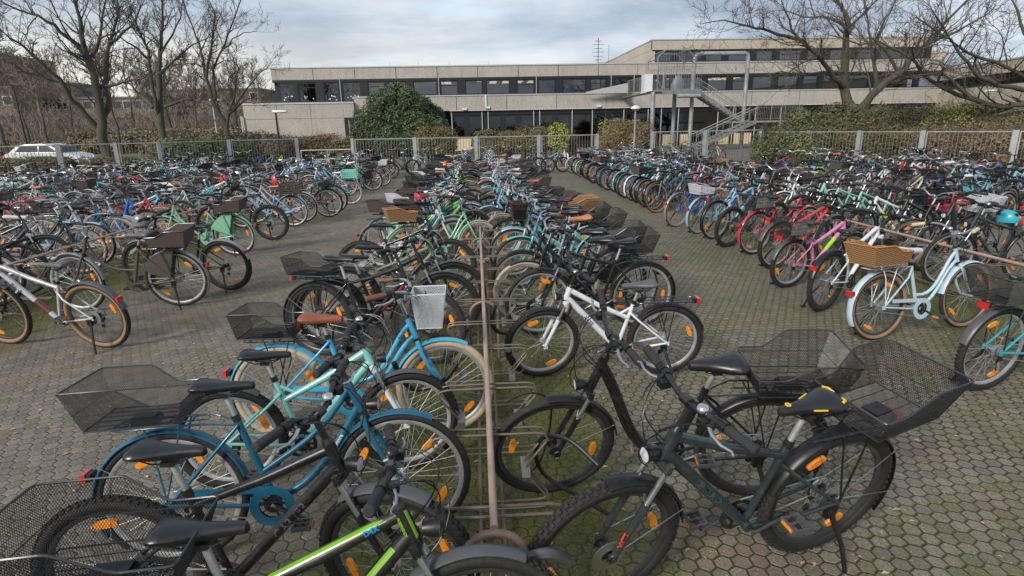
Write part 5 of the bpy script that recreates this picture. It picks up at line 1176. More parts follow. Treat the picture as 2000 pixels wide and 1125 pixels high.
letter(b['frame'], 'CUBE', dtA, dtB, 0.0282, 0.034, M['dark_letter'], -1, 0, True, 0.6)
bicycle(*fh((885, 575), (680, 585)), 'dark olive mountain bike with orange handlebar clamps behind the red and black one', 0, RG, kind='mtb', col='olive', rack=False, rim='black', guard='both', guard_mat='grey_plastic', disc=True, lean=-5, barmat='blackmetal')
bicycle(*fh((884, 519), (703, 523)), 'black mountain bike without mudguards, bare knobby tyres, beside the mint cruiser', 0, RG, kind='mtb', col='black', rack=False, rim='black', lean=-4, lightr=False, disc=True)
bicycle(*fh((948, 472), (785, 487)), 'mint cruiser with cream tyres and large tan wicker basket', 0, RG, kind='cruiser', col='mint green', tyre='cream', bar='swept', barmat='alu', basket='wicker', bwall='wicker', brim='leather_tan', lean=-4, saddle='leather_black', sad='city', bx=-0.03)
bicycle(*fh((925, 452), (800, 462)), 'lime green mountain bike squeezed behind the tan wicker basket', 1, RG, kind='mtb', col='lime green', rack=False, guard='both', guard_mat='grey_plastic', rim='black', lean=-4)

# right side of the centre rack
b = bicycle((0.481, 2.069), (1.548, 2.334), 'dark green mountain bike with black and yellow saddle and big black wire basket, nearest right', 0, RG, kind='mtb', col='dark green', fork='charcoal', rim='black', spoke='dark', guard='long', guard_mat='black', basket='wire_big', bar='flat', disc=True, sc=1.05, decal=False, lever='alu', lean=-10, steer=4, brot=8, btilt=0, bx=-0.10, headl=True)
g = b['g']; dtA = g['hb']+UA*0.02; dtB = g['BB']+Vector((0.01,0,0.01)); letter(b['frame'], 'CENTURION', dtA, dtB, 0.0262, 0.040, M['dark_letter'], 1, 0, False, 0.5)
lowf = g['ax']+Vector((0,0.052,0)); letter(b['fork'], 'XCT', lowf, lowf+UA*0.2, 0.0175, 0.036, M['red_letter'], 1, 0, False, 0.55)
mb = MB()
for s in (-1, 1): mb.tube([(-0.10, s*0.055, 0.024), (-0.122, s*0.045, 0.020), (-0.129, s*0.02, 0.014)], 0.006, 6, M['yellow']); mb.tube([(0.02, s*0.040, -0.004), (-0.03, s*0.058, 0.0)], 0.0035, 5, M['yellow'])
mb.ring([(0.006,0),(0.012,0),(0.012,0.003),(0.006,0.003)], 12, M['yellow']); mb.v = [v if i < len(mb.v)-48 else (v[0]+0.115, v[2], v[1]+0.013) for i, v in enumerate(mb.v)]
mb.build('yellow_trim', b['saddle'])
bicycle((0.373, 2.892), (1.487, 2.778), 'black low-entry trekking bike with thick single tube and black wire basket', 0, RG, kind='wave', col='black', fork='black', rim='black', spoke='dark', basket='wire_big', bar='riser', lever='alu', lean=-11, steer=12, sad='city', bx=-0.05, brot=0, btilt=2)
b = bicycle((0.493, 4.502), (1.512, 4.462), 'white mountain bike with silver fork and blue letters, black rear rack', 0, RG, kind='kids', col='white', decal=False, fork='white', rim='alu', bar='riser', rack=True, guard='both', guard_mat='black', lean=-5, steer=10, saddle='leather_grey')
g = b['g']; dtA = g['hb']+UA*0.02; dtB = g['BB']+Vector((0.01,0,0.01)); letter(b['frame'], 'LAKES', dtA, dtB, 0.0262, 0.046, M['dark_letter'], 1, 0.2, False, 0.42)
bicycle(*fh((1048, 590), (1255, 575)), 'black bike with pink trim and blue rear carrier behind the white mountain bike', 0, RG, kind='trek', col='black', rim='alu', basket=None, lean=-5, lightr=True, knobby=False)
bicycle(*fh((1030, 568), (1215, 560)), 'black bike with skirt guard, cream front tyre and low black wire basket', 0, RG, kind='city', col='black', tyre='cream', basket='wire_big', skirt='black', bar='swept', barmat='alu', lean=-5, sad='city')
bicycle(*fh((1022, 545), (1200, 540)), 'black city bike with tall saddle and black wire basket, twin of its neighbour', 0, RG, kind='city', col='matt black', basket='wire_big', bar='swept', barmat='alu', lean=-4, sad='city')
bicycle(*fh((1009, 512), (1176, 502)), 'turquoise city bike with turquoise mudguards and tan saddle', 0, RG, kind='city', col='turquoise', basket='wire_big', bar='swept', barmat='chrome', lean=-4, saddle='leather_tan', sad='city')
bicycle(*fh((998, 485), (1150, 478)), 'turquoise cruiser with cream tyres, brown front basket and tan saddle', 0, RG, kind='cruiser', col='turquoise', tyre='cream', basket='wire_big', bar='dutch', barmat='chrome', front='wicker_red', lean=-4, saddle='leather_tan', sad='city')

# left row, the side that shows
b = bicycle((-4.811, 5.859), (-3.734, 5.637), 'light grey mountain bike with tan tyre walls and red panels, kickstand down', 0, LG, kind='mtb', col='silver', fork='black', tyre='tan', rim='black', guard='both', guard_mat='grey_plastic', rack=False, disc=True, lean=-7, spoke='dark', saddle='leather_grey', decal=False)
g = b['g']; dtA = g['hb']+UA*0.02; dtB = g['BB']+Vector((0.01,0,0.01)); mb = MB(); mb.tube([dtA.lerp(dtB,0.6), dtA.lerp(dtB,0.85)], 0.0262, 12, paint('burgundy')); mb.build('red_panel', b['frame'])
letter(b['frame'], 'BULLS', dtA, dtB, 0.0265, 0.045, M['grey_letter'], 1, 0, False, 0.3)
bicycle((-4.774, 6.951), (-3.646, 7.018), 'bronze grey old dutch bike with dark skirt guard and dark wicker basket', 0, LG, kind='dutch', col='bronze', tyre='black', rim='alu', bar='dutch', barmat='chrome', basket='wicker', bwall='wicker_dark', brim='rim_wire', skirt='bronze', lean=-6, guard_mat='silver_guard', saddle='leather_grey', sad='city', steer=-12)
bicycle(*fr(444, 517, 172, 'mtb'), 'black mountain bike with silver mudguards behind the old dutch bike', 0, LG, kind='mtb', col='matt black', rim='black', guard='both', guard_mat='silver_guard', rack=False, lean=-5, lightr=True, spoke='dark')
bicycle(*fr(459, 460, 178, 'dutch'), 'mint dutch bike with mint skirt guard and dark wicker basket', 0, LG, kind='dutch', col='mint green', rim='alu', bar='dutch', barmat='chrome', basket='wicker', bwall='wicker_dark', brim='rim_wire', skirt='mint green', lean=-5, saddle='leather_black', sad='city')
bicycle(*fr(530, 434, 176, 'mtb'), 'black mountain bike without rack between mint dutch bike and brown crate', 0, LG, kind='mtb', col='black', rim='black', rack=False, lean=-4, disc=True, lightr=False, spoke='dark')
bicycle(*fr(572, 412, 180, 'city'), 'light blue city bike carrying a brown plastic crate', 0, LG, kind='city', col='light blue', rim='alu', bar='swept', barmat='alu', basket='crate', bwall='brown', lean=-4, saddle='leather_tan')
bicycle(*fr(592, 404, 178, 'city'), 'silver city bike with white mudguards behind the brown crate', 1, LG, kind='city', col='silver', rim='alu', bar='swept', barmat='alu', lean=-4)
bicycle(*fr(641, 396, 183, 'city'), 'black city bike with lime frame stickers and low wire basket', 1, LG, kind='city', col='black', rim='alu', bar='swept', barmat='alu', basket='wire', lean=-5)
bicycle(*fr(652, 389, 180, 'trek'), 'dark trekking bike between the wire basket bike and the mint crate', 1, LG, kind='trek', col='charcoal', rim='alu', lean=-4)
bicycle(*fr(684, 375, 181, 'city'), 'turquoise city bike carrying a mint plastic crate, tan tyre walls', 1, LG, kind='city', col='turquoise', tyre='tan', rim='alu', bar='swept', barmat='alu', basket='crate', bwall='aqua', lean=-4, saddle='leather_white')
bicycle(*fr(727, 352, 180, 'city'), 'black city bike with black skirt guard and white fender end', 1, LG, kind='city', col='black', skirt='black', rim='alu', bar='swept', barmat='alu', basket='wire', lean=-4)
bicycle(*fr(746, 345, 178, 'city'), 'silver bike with pale wire basket near the gate panels', 1, LG, kind='city', col='silver', rim='alu', bar='swept', barmat='alu', basket='wire', bwall='mesh_white', brim='white', lean=-4)
bicycle(*fr(764, 333, 182, 'mtb'), 'black mountain bike nearest the gate panels in the left row', 1, LG, kind='mtb', col='black', rim='black', rack=False, lean=-4)

# right row, the side that shows
bicycle(*fr(1933, 680, 12, 'mtb'), 'teal mountain bike with black wire basket cut off by the right picture edge', 0, RRG, kind='mtb', col='teal', rim='alu', guard='both', guard_mat='grey_plastic', basket='wire_big', lean=4, disc=False)
b = bicycle((4.847, 5.261), (3.773, 5.023), 'pale blue cruiser with tan wicker basket, white saddle and cream grips', 0, RRG, kind='cruiser', col='pale blue', tyre='tan', rim='black', bar='swept', barmat='alu', grip='grip_cream', saddle='leather_white', sad='city', basket='wicker', bwall='wicker', brim='leather_tan', lean=-3, rackmat='white', spoke='light', bx=-0.03)
g = b['g']; q = bez(g['hb']+UA*0.03, g['hb']+UA*0.03+Vector((-0.16,0,-0.10)), g['BB']+Vector((0.24,0,0.02)), g['BB']+Vector((0.02,0,0.01)), 10); letter(b['frame'], 'EXCELSIOR', q[1], q[5], 0.0162, 0.028, M['grey_letter'], -1, 0, False)
bicycle((4.746, 6.471), (3.784, 5.937), 'white mountain bike with black mudguards directly left of the tan wicker basket', 0, RRG, kind='mtb', col='white', fork='white', rim='black', guard='both', guard_mat='black', lean=3, rack=False, disc=True)
bicycle(*fr(1537, 510, 18, 'mtb'), 'pink youth mountain bike with black wire basket', 0, RRG, kind='kids', col='pink', rim='alu', guard='both', guard_mat='grey_plastic', basket='wire', lean=3)
bicycle(*fr(1515, 478, 20, 'mtb'), 'red mountain bike beside the pink one', 0, RRG, kind='mtb', col='red', rim='alu', guard='both', guard_mat='grey_plastic', rack=True, lean=3)
bicycle(*fr(1474, 455, 20, 'city'), 'crimson city bike with crimson mudguards and stand', 0, RRG, kind='city', col='crimson', rim='alu', basket='wire', lean=3, bar='swept', barmat='alu')
bicycle(*fr(1424, 443, 24, 'mtb'), 'black mountain bike with knobby rear tyre beside the crimson bike', 0, RRG, kind='mtb', col='charcoal', rim='black', rack=False, lean=4, spoke='dark', lightr=False)
bicycle(*fr(1396, 430, 24, 'trek'), 'light blue trekking bike with black rear mudguard', 1, RRG, kind='trek', col='light blue', rim='alu', lean=3)
bicycle(*fr(1366, 421, 26, 'city'), 'light blue city bike with white plastic basket and tan tyre walls', 1, RRG, kind='city', col='light blue', tyre='tan', basket='wire', bwall='mesh_white', brim='white', lean=3, bar='swept', barmat='alu')
bicycle(*fr(1322, 410, 26, 'city'), 'royal blue bike with tan tyre walls and silver mudguard', 1, RRG, kind='city', col='royal blue', tyre='tan', rim='alu', lean=3, guard_mat='silver_guard')
bicycle(*fh((1796, 482), (1948, 470)), 'grey green electric bike facing the rack rail from behind the wicker basket', 0, RRG, kind='wave', col='dark green', rim='black', lean=-4, bar='riser', steer=10)
bicycle(*fh((1860, 505), (1995, 500)), 'black trekking bike facing the rail at the right picture edge', 0, RRG, kind='trek', col='charcoal', rim='alu', lean=-4)
bicycle(*fr(1753, 402, 32, 'trek'), 'beige electric bike with black mudguards in the second right row', 1, 'bicycles in the outer right rack row', kind='trek', col='cream', rim='black', lean=3, tyre='black')
def panniers(px, py):
    p = ground(px, py, 0.55); o = empty('pannier_bag', (p.x, p.y, 0.38), radians(25), 'red and black roll-top pannier bags on a bicycle in the outer right row', 'bag')
    mb = MB()
    for s in (-1, 1):
        mb.loft([[(x_*w_, s*(0.13+0.07*(1-abs(y_)))-0.0+y_*0.07, z_) for x_, y_ in ((-1,-1),(1,-1),(1,1),(-1,1))] for z_, w_ in ((0.0,0.13),(0.03,0.15),(0.30,0.17),(0.36,0.16),(0.40,0.10))], paint('red'))
        mb.box((-0.16, s*0.13-0.075, 0.3), (0.16, s*0.13+0.075, 0.34), M['black'])
    mb.build('bag', o)
panniers(1845, 398)
bicycle(*fr(1848, 402, 28, 'trek'), 'black bike under the red pannier bags', 1, 'bicycles in the outer right rack row', kind='trek', col='black', rim='alu', lean=3)

# ------------------------------------------------------------------ every other bicycle of the long rows
COLS = [('black', 24), ('charcoal', 11), ('grey', 10), ('silver', 13), ('white', 11), ('mint', 8), ('turquoise', 6), ('light blue', 6), ('navy', 5), ('royal blue', 5), ('aqua', 4), ('teal', 3), ('dark green', 4), ('red', 3), ('lime green', 2), ('pink', 1), ('crimson', 1), ('cream', 2), ('orange', 1), ('petrol blue', 3)]
KN = {'mtb': 'mountain bike', 'trek': 'trekking bike', 'city': 'city bike', 'dutch': 'dutch bike', 'cruiser': 'cruiser', 'wave': 'low-entry bike', 'kids': 'youth bike'}
def pick(rr, t):
    s = sum(w for _, w in t); x_ = rr.uniform(0, s)
    for v, w in t:
        x_ -= w
        if x_ <= 0: return v
    return t[-1][0]
def rand_spec(rr, bask=0.55, mtb=0.32):
    k = pick(rr, [('mtb', mtb*100), ('trek', 14), ('city', 30), ('dutch', 8), ('cruiser', 8), ('wave', 7), ('kids', 5)])
    c = pick(rr, COLS); d = dict(kind=k, col=c)
    if k in ('mtb', 'kids'): d.update(rack=rr.random() < 0.4, guard=rr.choice([None, 'both', 'both']), guard_mat='grey_plastic', rim=rr.choice(['black', 'alu']), bar=rr.choice(['flat', 'riser']), barmat=rr.choice(['blackmetal', 'blackmetal', 'alu']), tyre='black' if rr.random() < 0.85 else 'tan', spoke=rr.choice(['light','dark']))
    elif k in ('trek', 'wave'): d.update(rim=rr.choice(['alu', 'black']), bar=rr.choice(['flat', 'riser', 'swept']), barmat=rr.choice(['blackmetal', 'alu']))
    else: d.update(bar=rr.choice(['swept', 'swept', 'dutch']), barmat=rr.choice(['chrome', 'alu', 'alu']), rim='alu', tyre=pick(rr, [('black', 6), ('tan', 2), ('cream', 2)]), sad='city', saddle=pick(rr, [('leather_black', 6), ('leather_brown', 1.5), ('leather_tan', 1), ('leather_white', 1)]), guard_mat='silver_guard' if rr.random() < 0.3 else None, skirt=c if rr.random() < 0.15 else None, grip=pick(rr, [('grip', 5), ('grip_brown', 2), ('grip_cream', 1)]))
    if rr.random() < (bask if k not in ('mtb',) else bask*0.45):
        q = pick(rr, [('wire', 36), ('wire_big', 28), ('wicker', 18), ('crate', 5)]); d['basket'] = q; d['rack'] = True
        if q == 'wicker': w = rr.choice(['wicker', 'wicker_dark', 'wicker_red', 'wicker_dark']); d.update(bwall=w, brim='leather_tan' if w == 'wicker' else 'rim_wire')
        elif q == 'crate': d['bwall'] = rr.choice(['brown', 'black', 'black'])
        elif rr.random() < 0.04: d.update(bwall='mesh_white', brim='white')
    elif k in ('city', 'cruiser', 'dutch') and rr.random() < 0.25: d['front'] = rr.choice(['mesh_black', 'wicker_red', 'mesh_black', 'wicker', 'mesh_black', 'mesh_white'])
    d['steer'] = rr.gauss(0, 9); d['lean'] = rr.gauss(-3, 2.5); d['stand'] = False; d['headl'] = rr.random() < 0.6
    return d
def feat(d):
    if d.get('basket') == 'crate': return 'with %s crate' % {'aqua': 'mint'}.get(d['bwall'], d['bwall'])
    if d.get('basket') == 'wicker': return 'with %s wicker basket' % {'wicker': 'tan', 'wicker_dark': 'dark', 'wicker_red': 'brown'}[d['bwall']]
    if d.get('basket'): return 'with %s wire basket' % ('white' if d.get('bwall') == 'mesh_white' else 'black')
    if d.get('front'): return 'with front basket'
    if d.get('tyre') in ('cream', 'tan'): return 'with %s tyres' % d['tyre']
    return 'without basket'
ROWS = [  # row name, side shown in words, rail x, side (+1 = stands on the +x side of the rail), first y, last y, step, heading offset, basket share, group
 ('centre row left side', 0.02, -1, 8.75, 26.2, 0.47, 3, 0.6, RG), ('centre row right side', 0.02, 1, 7.9, 26.0, 0.46, -3, 0.6, RG),
 ('left row aisle side', -5.66, 1, 18.6, 26.5, 0.62, 0, 0.5, LG), ('left row far side', -5.66, -1, 5.6, 26.5, 0.50, 4, 0.4, LG),
 ('right row aisle side', 5.66, -1, 13.9, 26.0, 0.44, 26, 0.3, RRG), ('right row far side', 5.66, 1, 7.7, 25.5, 0.47, -8, 0.4, RRG),
 ('outer right row near side', 11.3, -1, 10.1, 20.5, 0.48, 22, 0.25, 'bicycles in the outer right rack row'), ('outer right row fence side', 11.3, 1, 9.0, 20.5, 0.48, -5, 0.15, 'bicycles in the outer right rack row'),
 ('last right row by the fence', 15.6, -1, 12.5, 20.0, 0.50, 20, 0.1, 'bicycles by the right fence'),
 ('outer left row near side', -11.3, 1, 9.6, 25.5, 0.48, 0, 0.35, 'bicycles in the outer left rack row'), ('outer left row fence side', -11.3, -1, 13.6, 25.5, 0.5, 0, 0.3, 'bicycles in the outer left rack row'),
 ('last left row by the fence', -16.2, 1, 16.8, 25.0, 0.5, 0, 0.25, 'bicycles by the left fence')]
cand = []
rr = random.Random(11)
first_n = {'centre row left side': 12, 'centre row right side': 9, 'left row aisle side': 14, 'right row aisle side': 11, 'right row far side': 3, 'outer right row near side': 3}
for nm, rx, side, y0, y1, stp, ho, bk, grp in ROWS:
    y = y0; n = first_n.get(nm, 0)
    while y < y1:
        d = rand_spec(rr, bk, 0.55 if 'right' in nm and nm != 'centre row right side' else 0.3); k = d['kind']; wb = GEO[k]['wb']
        ang = (0 if side < 0 else 180) + (ho if side < 0 else -ho) + rr.gauss(0, 3.5); a = radians(ang); off = rr.uniform(0.12, 0.38) if 'centre' in nm and y > 9.5 else rr.uniform(0.34, 0.5)
        pf = (rx+side*off, y+rr.uniform(-0.05, 0.05)); pr = (pf[0]-wb*cos(a), pf[1]-wb*sin(a))
        cand.append((math.hypot(pf[0], pf[1]), nm, n, d, pf, pr, grp)); n += 1; y += stp*rr.uniform(0.82, 1.2)
# rows of parked bicycles beyond the gate panels
for nm, xs, y, ang0, grp in (('behind the gate panels', [-5.2+0.55*i for i in range(8)], 29.4, 80, 'bicycles behind the gate panels'), ('behind the middle gate panels', [0.4+0.6*i for i in range(9)], 30.2, 95, 'bicycles behind the gate panels'),
                             ('below the staircase', [7.4+0.55*i for i in range(10)], 29.6, 100, 'bicycles below the staircase'), ('beyond the dark lamp post', [-9.6-0.55*i for i in range(12)], 29.8, 70, 'bicycles by the left fence')):
    for n, x_ in enumerate(xs):
        d = rand_spec(rr, 0.25); a = radians(ang0+rr.gauss(0, 10)); pf = (x_+0.5*cos(a), y+0.5*sin(a)); pr = (x_-0.5*cos(a), y-0.5*sin(a)); cand.append((math.hypot(x_, y), nm, n, d, pf, pr, grp))
for x_, y_, an, c in ((-3.4, 26.6, 205, 'charcoal'), (-2.3, 26.7, 170, 'grey'), (2.6, 26.0, 180, 'navy'), (3.3, 26.1, 10, 'light blue')):
    a = radians(an); d = dict(kind='mtb', col=c, rim='black', rack=False); cand.append((24.0, 'leaning across the gate', 0, d, (x_+0.55*cos(a), y_+0.55*sin(a)), (x_-0.55*cos(a), y_-0.55*sin(a)), 'bicycles across the gate'))
cand.sort(key=lambda c_: c_[0]); LIMIT = 300-NB[0]; rest = cand[LIMIT:]
seen = set(); gi = 0
for dist, nm, n, d, pf, pr, grp in cand[:LIMIT]:
    if nm == 'leaning across the gate':
        gi += 1; lab = ['dark grey mountain bike standing across the left gate panel', 'grey mountain bike next to the dark one at the left gate panel', 'navy mountain bike standing across the middle gate', 'pale blue mountain bike standing across the right gate panel'][gi-1]
    elif 'behind' in nm or 'below' in nm or 'beyond' in nm: lab = '%s %s %s, %s from the left %s' % (d['col'], KN[d['kind']], feat(d), ORD[n] if n else 'first', nm)
    else: lab = '%s %s %s, %s in the %s' % (d['col'], KN[d['kind']], feat(d), ORD[n], nm)
    bicycle(pf, pr, lab, 1 if dist < 15 else 2, grp, **d)
# whatever lies beyond those, as one mass at the back of the yard
dg_v, dg_f, dg_m, dg_mats = [], [], [], []
_before = set(C.objects)
for dist, nm, n, d, pf, pr, grp in rest: bicycle(pf, pr, None, 2, None, **d)
bpy.context.view_layer.update()
new = [o for o in C.objects if o not in _before]
for o in new:
    if o.type != 'MESH': continue
    base = len(dg_v); mw = o.matrix_world; dg_v += [tuple(mw @ v.co) for v in o.data.vertices]; ms = [sl.material for sl in o.material_slots]; idx = []
    for m_ in ms:
        if m_ not in dg_mats: dg_mats.append(m_)
        idx.append(dg_mats.index(m_))
    for p in o.data.polygons: dg_f.append(tuple(base+i for i in p.vertices)); dg_m.append(idx[p.material_index] if idx else 0)
for o in new: bpy.data.objects.remove(o)
if dg_v:
    me = bpy.data.meshes.new('crowded_bicycles'); me.from_pydata(dg_v, [], dg_f)
    for m_ in dg_mats: me.materials.append(m_)
    me.polygons.foreach_set('material_index', dg_m); me.polygons.foreach_set('use_smooth', [True]*len(dg_f)); me.update()
    tag(link('crowded_bicycles', me), 'tangle of further bicycles crowded at the back of the yard', 'bicycles', kind='stuff')
print('bicycles', NB[0], 'rest', len(rest), 'verts', len(dg_v))

# locks
def lock(pts, r, mat, label):
    mb = MB(); mb.tube(smooth_pts(pts, 5), r, 8, mat); c0 = Vector(pts[0]); mb.v = [tuple(Vector(v)-c0) for v in mb.v]
    tag(mb.build('cable_lock', loc=tuple(c0)), label, 'cable lock')
lock([(0.55,2.5,0.42),(0.42,2.62,0.5),(0.30,2.72,0.46),(0.27,2.8,0.3),(0.33,2.8,0.17),(0.48,2.62,0.16),(0.6,2.4,0.2)], 0.012, M['black'], 'black cable lock looped through the nearest right front wheel and the rack')
lock([(0.12,4.6,0.62),(0.08,4.6,0.48),(0.14,4.65,0.36),(0.28,4.7,0.34),(0.38,4.72,0.44),(0.40,4.7,0.58),(0.44,4.62,0.64)], 0.018, M['black'], 'thick black lock hanging on the rack loop beside the white mountain bike')
lock([(-0.55,3.35,0.66),(-0.50,3.4,0.5),(-0.42,3.42,0.44),(-0.26,3.4,0.5),(-0.16,3.4,0.62)], 0.017, M['black'], 'black and white lock round the tan tyre of the sky blue cruiser')
lock([(0.28,1.75,0.52),(0.20,1.70,0.60),(0.10,1.72,0.55),(0.08,1.80,0.42)], 0.02, M['grey_plastic'], 'grey combination lock on the nearest rack hoop')
lock([(0.12,2.95,0.56),(0.24,2.93,0.62),(0.36,2.92,0.58),(0.36,2.92,0.4),(0.30,2.9,0.2),(0.2,2.9,0.12)], 0.006, M['black'], 'thin black cable lock beside the front wheel of the black low-entry bike')

# helmets, bags and cloths left on the bicycles
def helmet(px, py, z, col, label):
    p = ground(px, py, z); o = empty('helmet', p, R0.uniform(0, 6), label, 'helmet'); mb = MB()
    mb.loft([[(0.11*k_*cos(t*pi/8), 0.085*k_*sin(t*pi/8), z_) for t in range(16)] for k_, z_ in ((1.0,-0.02),(1.03,0.02),(0.95,0.06),(0.75,0.095),(0.4,0.115),(0.1,0.12))], paint(col)); mb.build('shell', o)
    for a in (-0.045, 0.0, 0.045): mb = MB(); mb.obox((-0.11, a, 0.095-abs(a)*0.5), (0.10, a, 0.10-abs(a)*0.5), 0.012, 0.03, M['black']); mb.build('vent', o)
helmet(458, 365, 0.95, 'black', 'black helmet hanging among the handlebars left of the brown crate')
helmet(1968, 430, 0.85, 'teal', 'teal blue helmet hanging at the right picture edge behind the cruiser')
helmet(1660, 352, 0.95, 'black', 'black helmet lying on a saddle in the right row')
helmet(820, 386, 0.98, 'crimson', 'crimson helmet on a handlebar in the centre row')
def bag(px, py, z, mat, label, w=0.2, h=0.3):
    p = ground(px, py, z); o = empty('cloth_bag', p, R0.uniform(0, 6), label, 'bag'); mb = MB(); rr_ = random.Random(px)
    mb.loft([[(w*k_*cos(t*pi/6)*rr_.uniform(0.85,1.1), w*0.55*k_*sin(t*pi/6)*rr_.uniform(0.8,1.1), z_) for t in range(12)] for k_, z_ in ((0.5,-h*0.5),(0.95,-h*0.35),(1.0,0),(0.8,h*0.3),(0.35,h*0.5))], mat); mb.build('sack', o)
bag(536, 352, 0.85, paint('red'), 'bright red jacket hung over a bicycle behind the brown crate', 0.11, 0.26)
bag(436, 348, 0.85, paint('red'), 'red bag among the bicycles left of the black helmet', 0.10, 0.22)
bag(272, 432, 0.85, paint('grey'), 'grey plastic saddle cover bag left of the mint dutch bike', 0.12, 0.18)
bag(870, 323, 0.9, paint('orange'), 'orange bag standing out in the far centre row', 0.16, 0.26)
bag(1583, 345, 0.8, paint('grass green'), 'bright green bag in the middle of the right rows', 0.14, 0.26)

# ------------------------------------------------------------------ trees, bushes, hedges
def bark_mat(name, c0, c1, moss):
    m, nt, b = new_mat(name); tc = nd(nt, 'ShaderNodeTexCoord'); P = tc.outputs['Object']
    mp = nd(nt, 'ShaderNodeMapping', {0: P, 'Scale': (5.0, 5.0, 1.2)}); n1 = nd(nt, 'ShaderNodeTexNoise', {'Vector': mp.outputs[0], 'Scale': 2.5, 'Detail': 6.0, 'Roughness': 0.7}).outputs[0]
    n2 = nd(nt, 'ShaderNodeTexNoise', {'Vector': P, 'Scale': 1.1, 'Detail': 4.0}).outputs[0]
    c = mixc(nt, ramp(nt, n2, [(0.42, (0,0,0)), (0.65, (0.8,)*3)]), ramp(nt, n1, [(0.3, c0), (0.7, c1)]), moss)
    nt.links.new(c, b.inputs['Base Color']); b.inputs['Roughness'].default_value = 0.9
    bp = nd(nt, 'ShaderNodeBump', {'Height': n1, 'Strength': 0.6, 'Distance': 0.03}); nt.links.new(bp.outputs[0], b.inputs['Normal']); return m
M['bark'] = bark_mat('grey_brown_bark', (0.035,0.030,0.025), (0.11,0.095,0.08), (0.075,0.078,0.04))
M['twig'] = pm('twig_bark', (0.06,0.048,0.04), 0.85, var=0.3, scale=2)
M['twig_red'] = pm('reddish_twig', (0.13,0.09,0.07), 0.85, var=0.3, scale=2)
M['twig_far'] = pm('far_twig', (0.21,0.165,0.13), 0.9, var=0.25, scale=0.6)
def grow(mb, pts, r0, r1, lvl, rr, mat, tmat, dens, maxl, ratio=0.42, sides=None, up=0.25, rmin=0.008):
    pts = [Vector(p) for p in pts]; n = len(pts); rs = [r0+(r1-r0)*i/(n-1) for i in range(n)]
    sd_ = (8, 5, 4, 3, 3)[min(4, maxl-lvl if lvl < maxl else 0)] if False else (3 if r0 < 0.012 else 4 if r0 < 0.03 else 6 if r0 < 0.09 else 9)
    mb.tube(pts, rs, sd_, mat if r0 > 0.035 else tmat, cap=False)
    if lvl <= 0: return
    L_ = sum((pts[i+1]-pts[i]).length for i in range(n-1)); cnt = max(2, int(L_*dens*(1.0 if lvl > 1 else 1.35)))
    for c in range(cnt):
        t = rr.uniform(0.22, 1.0)**0.85; i = min(n-2, int(t*(n-1))); f_ = t*(n-1)-i; p = pts[i].lerp(pts[i+1], f_); d0 = (pts[i+1]-pts[i]).normalized()
        rnd = Vector((rr.gauss(0,1), rr.gauss(0,1), rr.gauss(0,0.7))); rnd = (rnd-d0*rnd.dot(d0)).normalized(); ang = rr.uniform(0.55, 1.15); d_ = (d0*cos(ang)+rnd*sin(ang)+Vector((0,0,up))).normalized()
        ln = max(0.25, L_*ratio*rr.uniform(0.5, 1.1)*(1.15-0.55*t)); rb = (r0+(r1-r0)*t)*rr.uniform(0.38, 0.6); rb = max(rb, rmin); seg = 5 if lvl > 1 else 4; q = [p]; dd = d_
        for s in range(seg):
            dd = (dd+Vector((rr.gauss(0,0.22), rr.gauss(0,0.22), rr.gauss(0.04,0.2)))).normalized(); q.append(q[-1]+dd*ln/seg)
        grow(mb, q, rb, max(rmin*0.6, rb*0.3), lvl-1, rr, mat, tmat, dens*1.5, maxl, ratio, None, up, rmin)
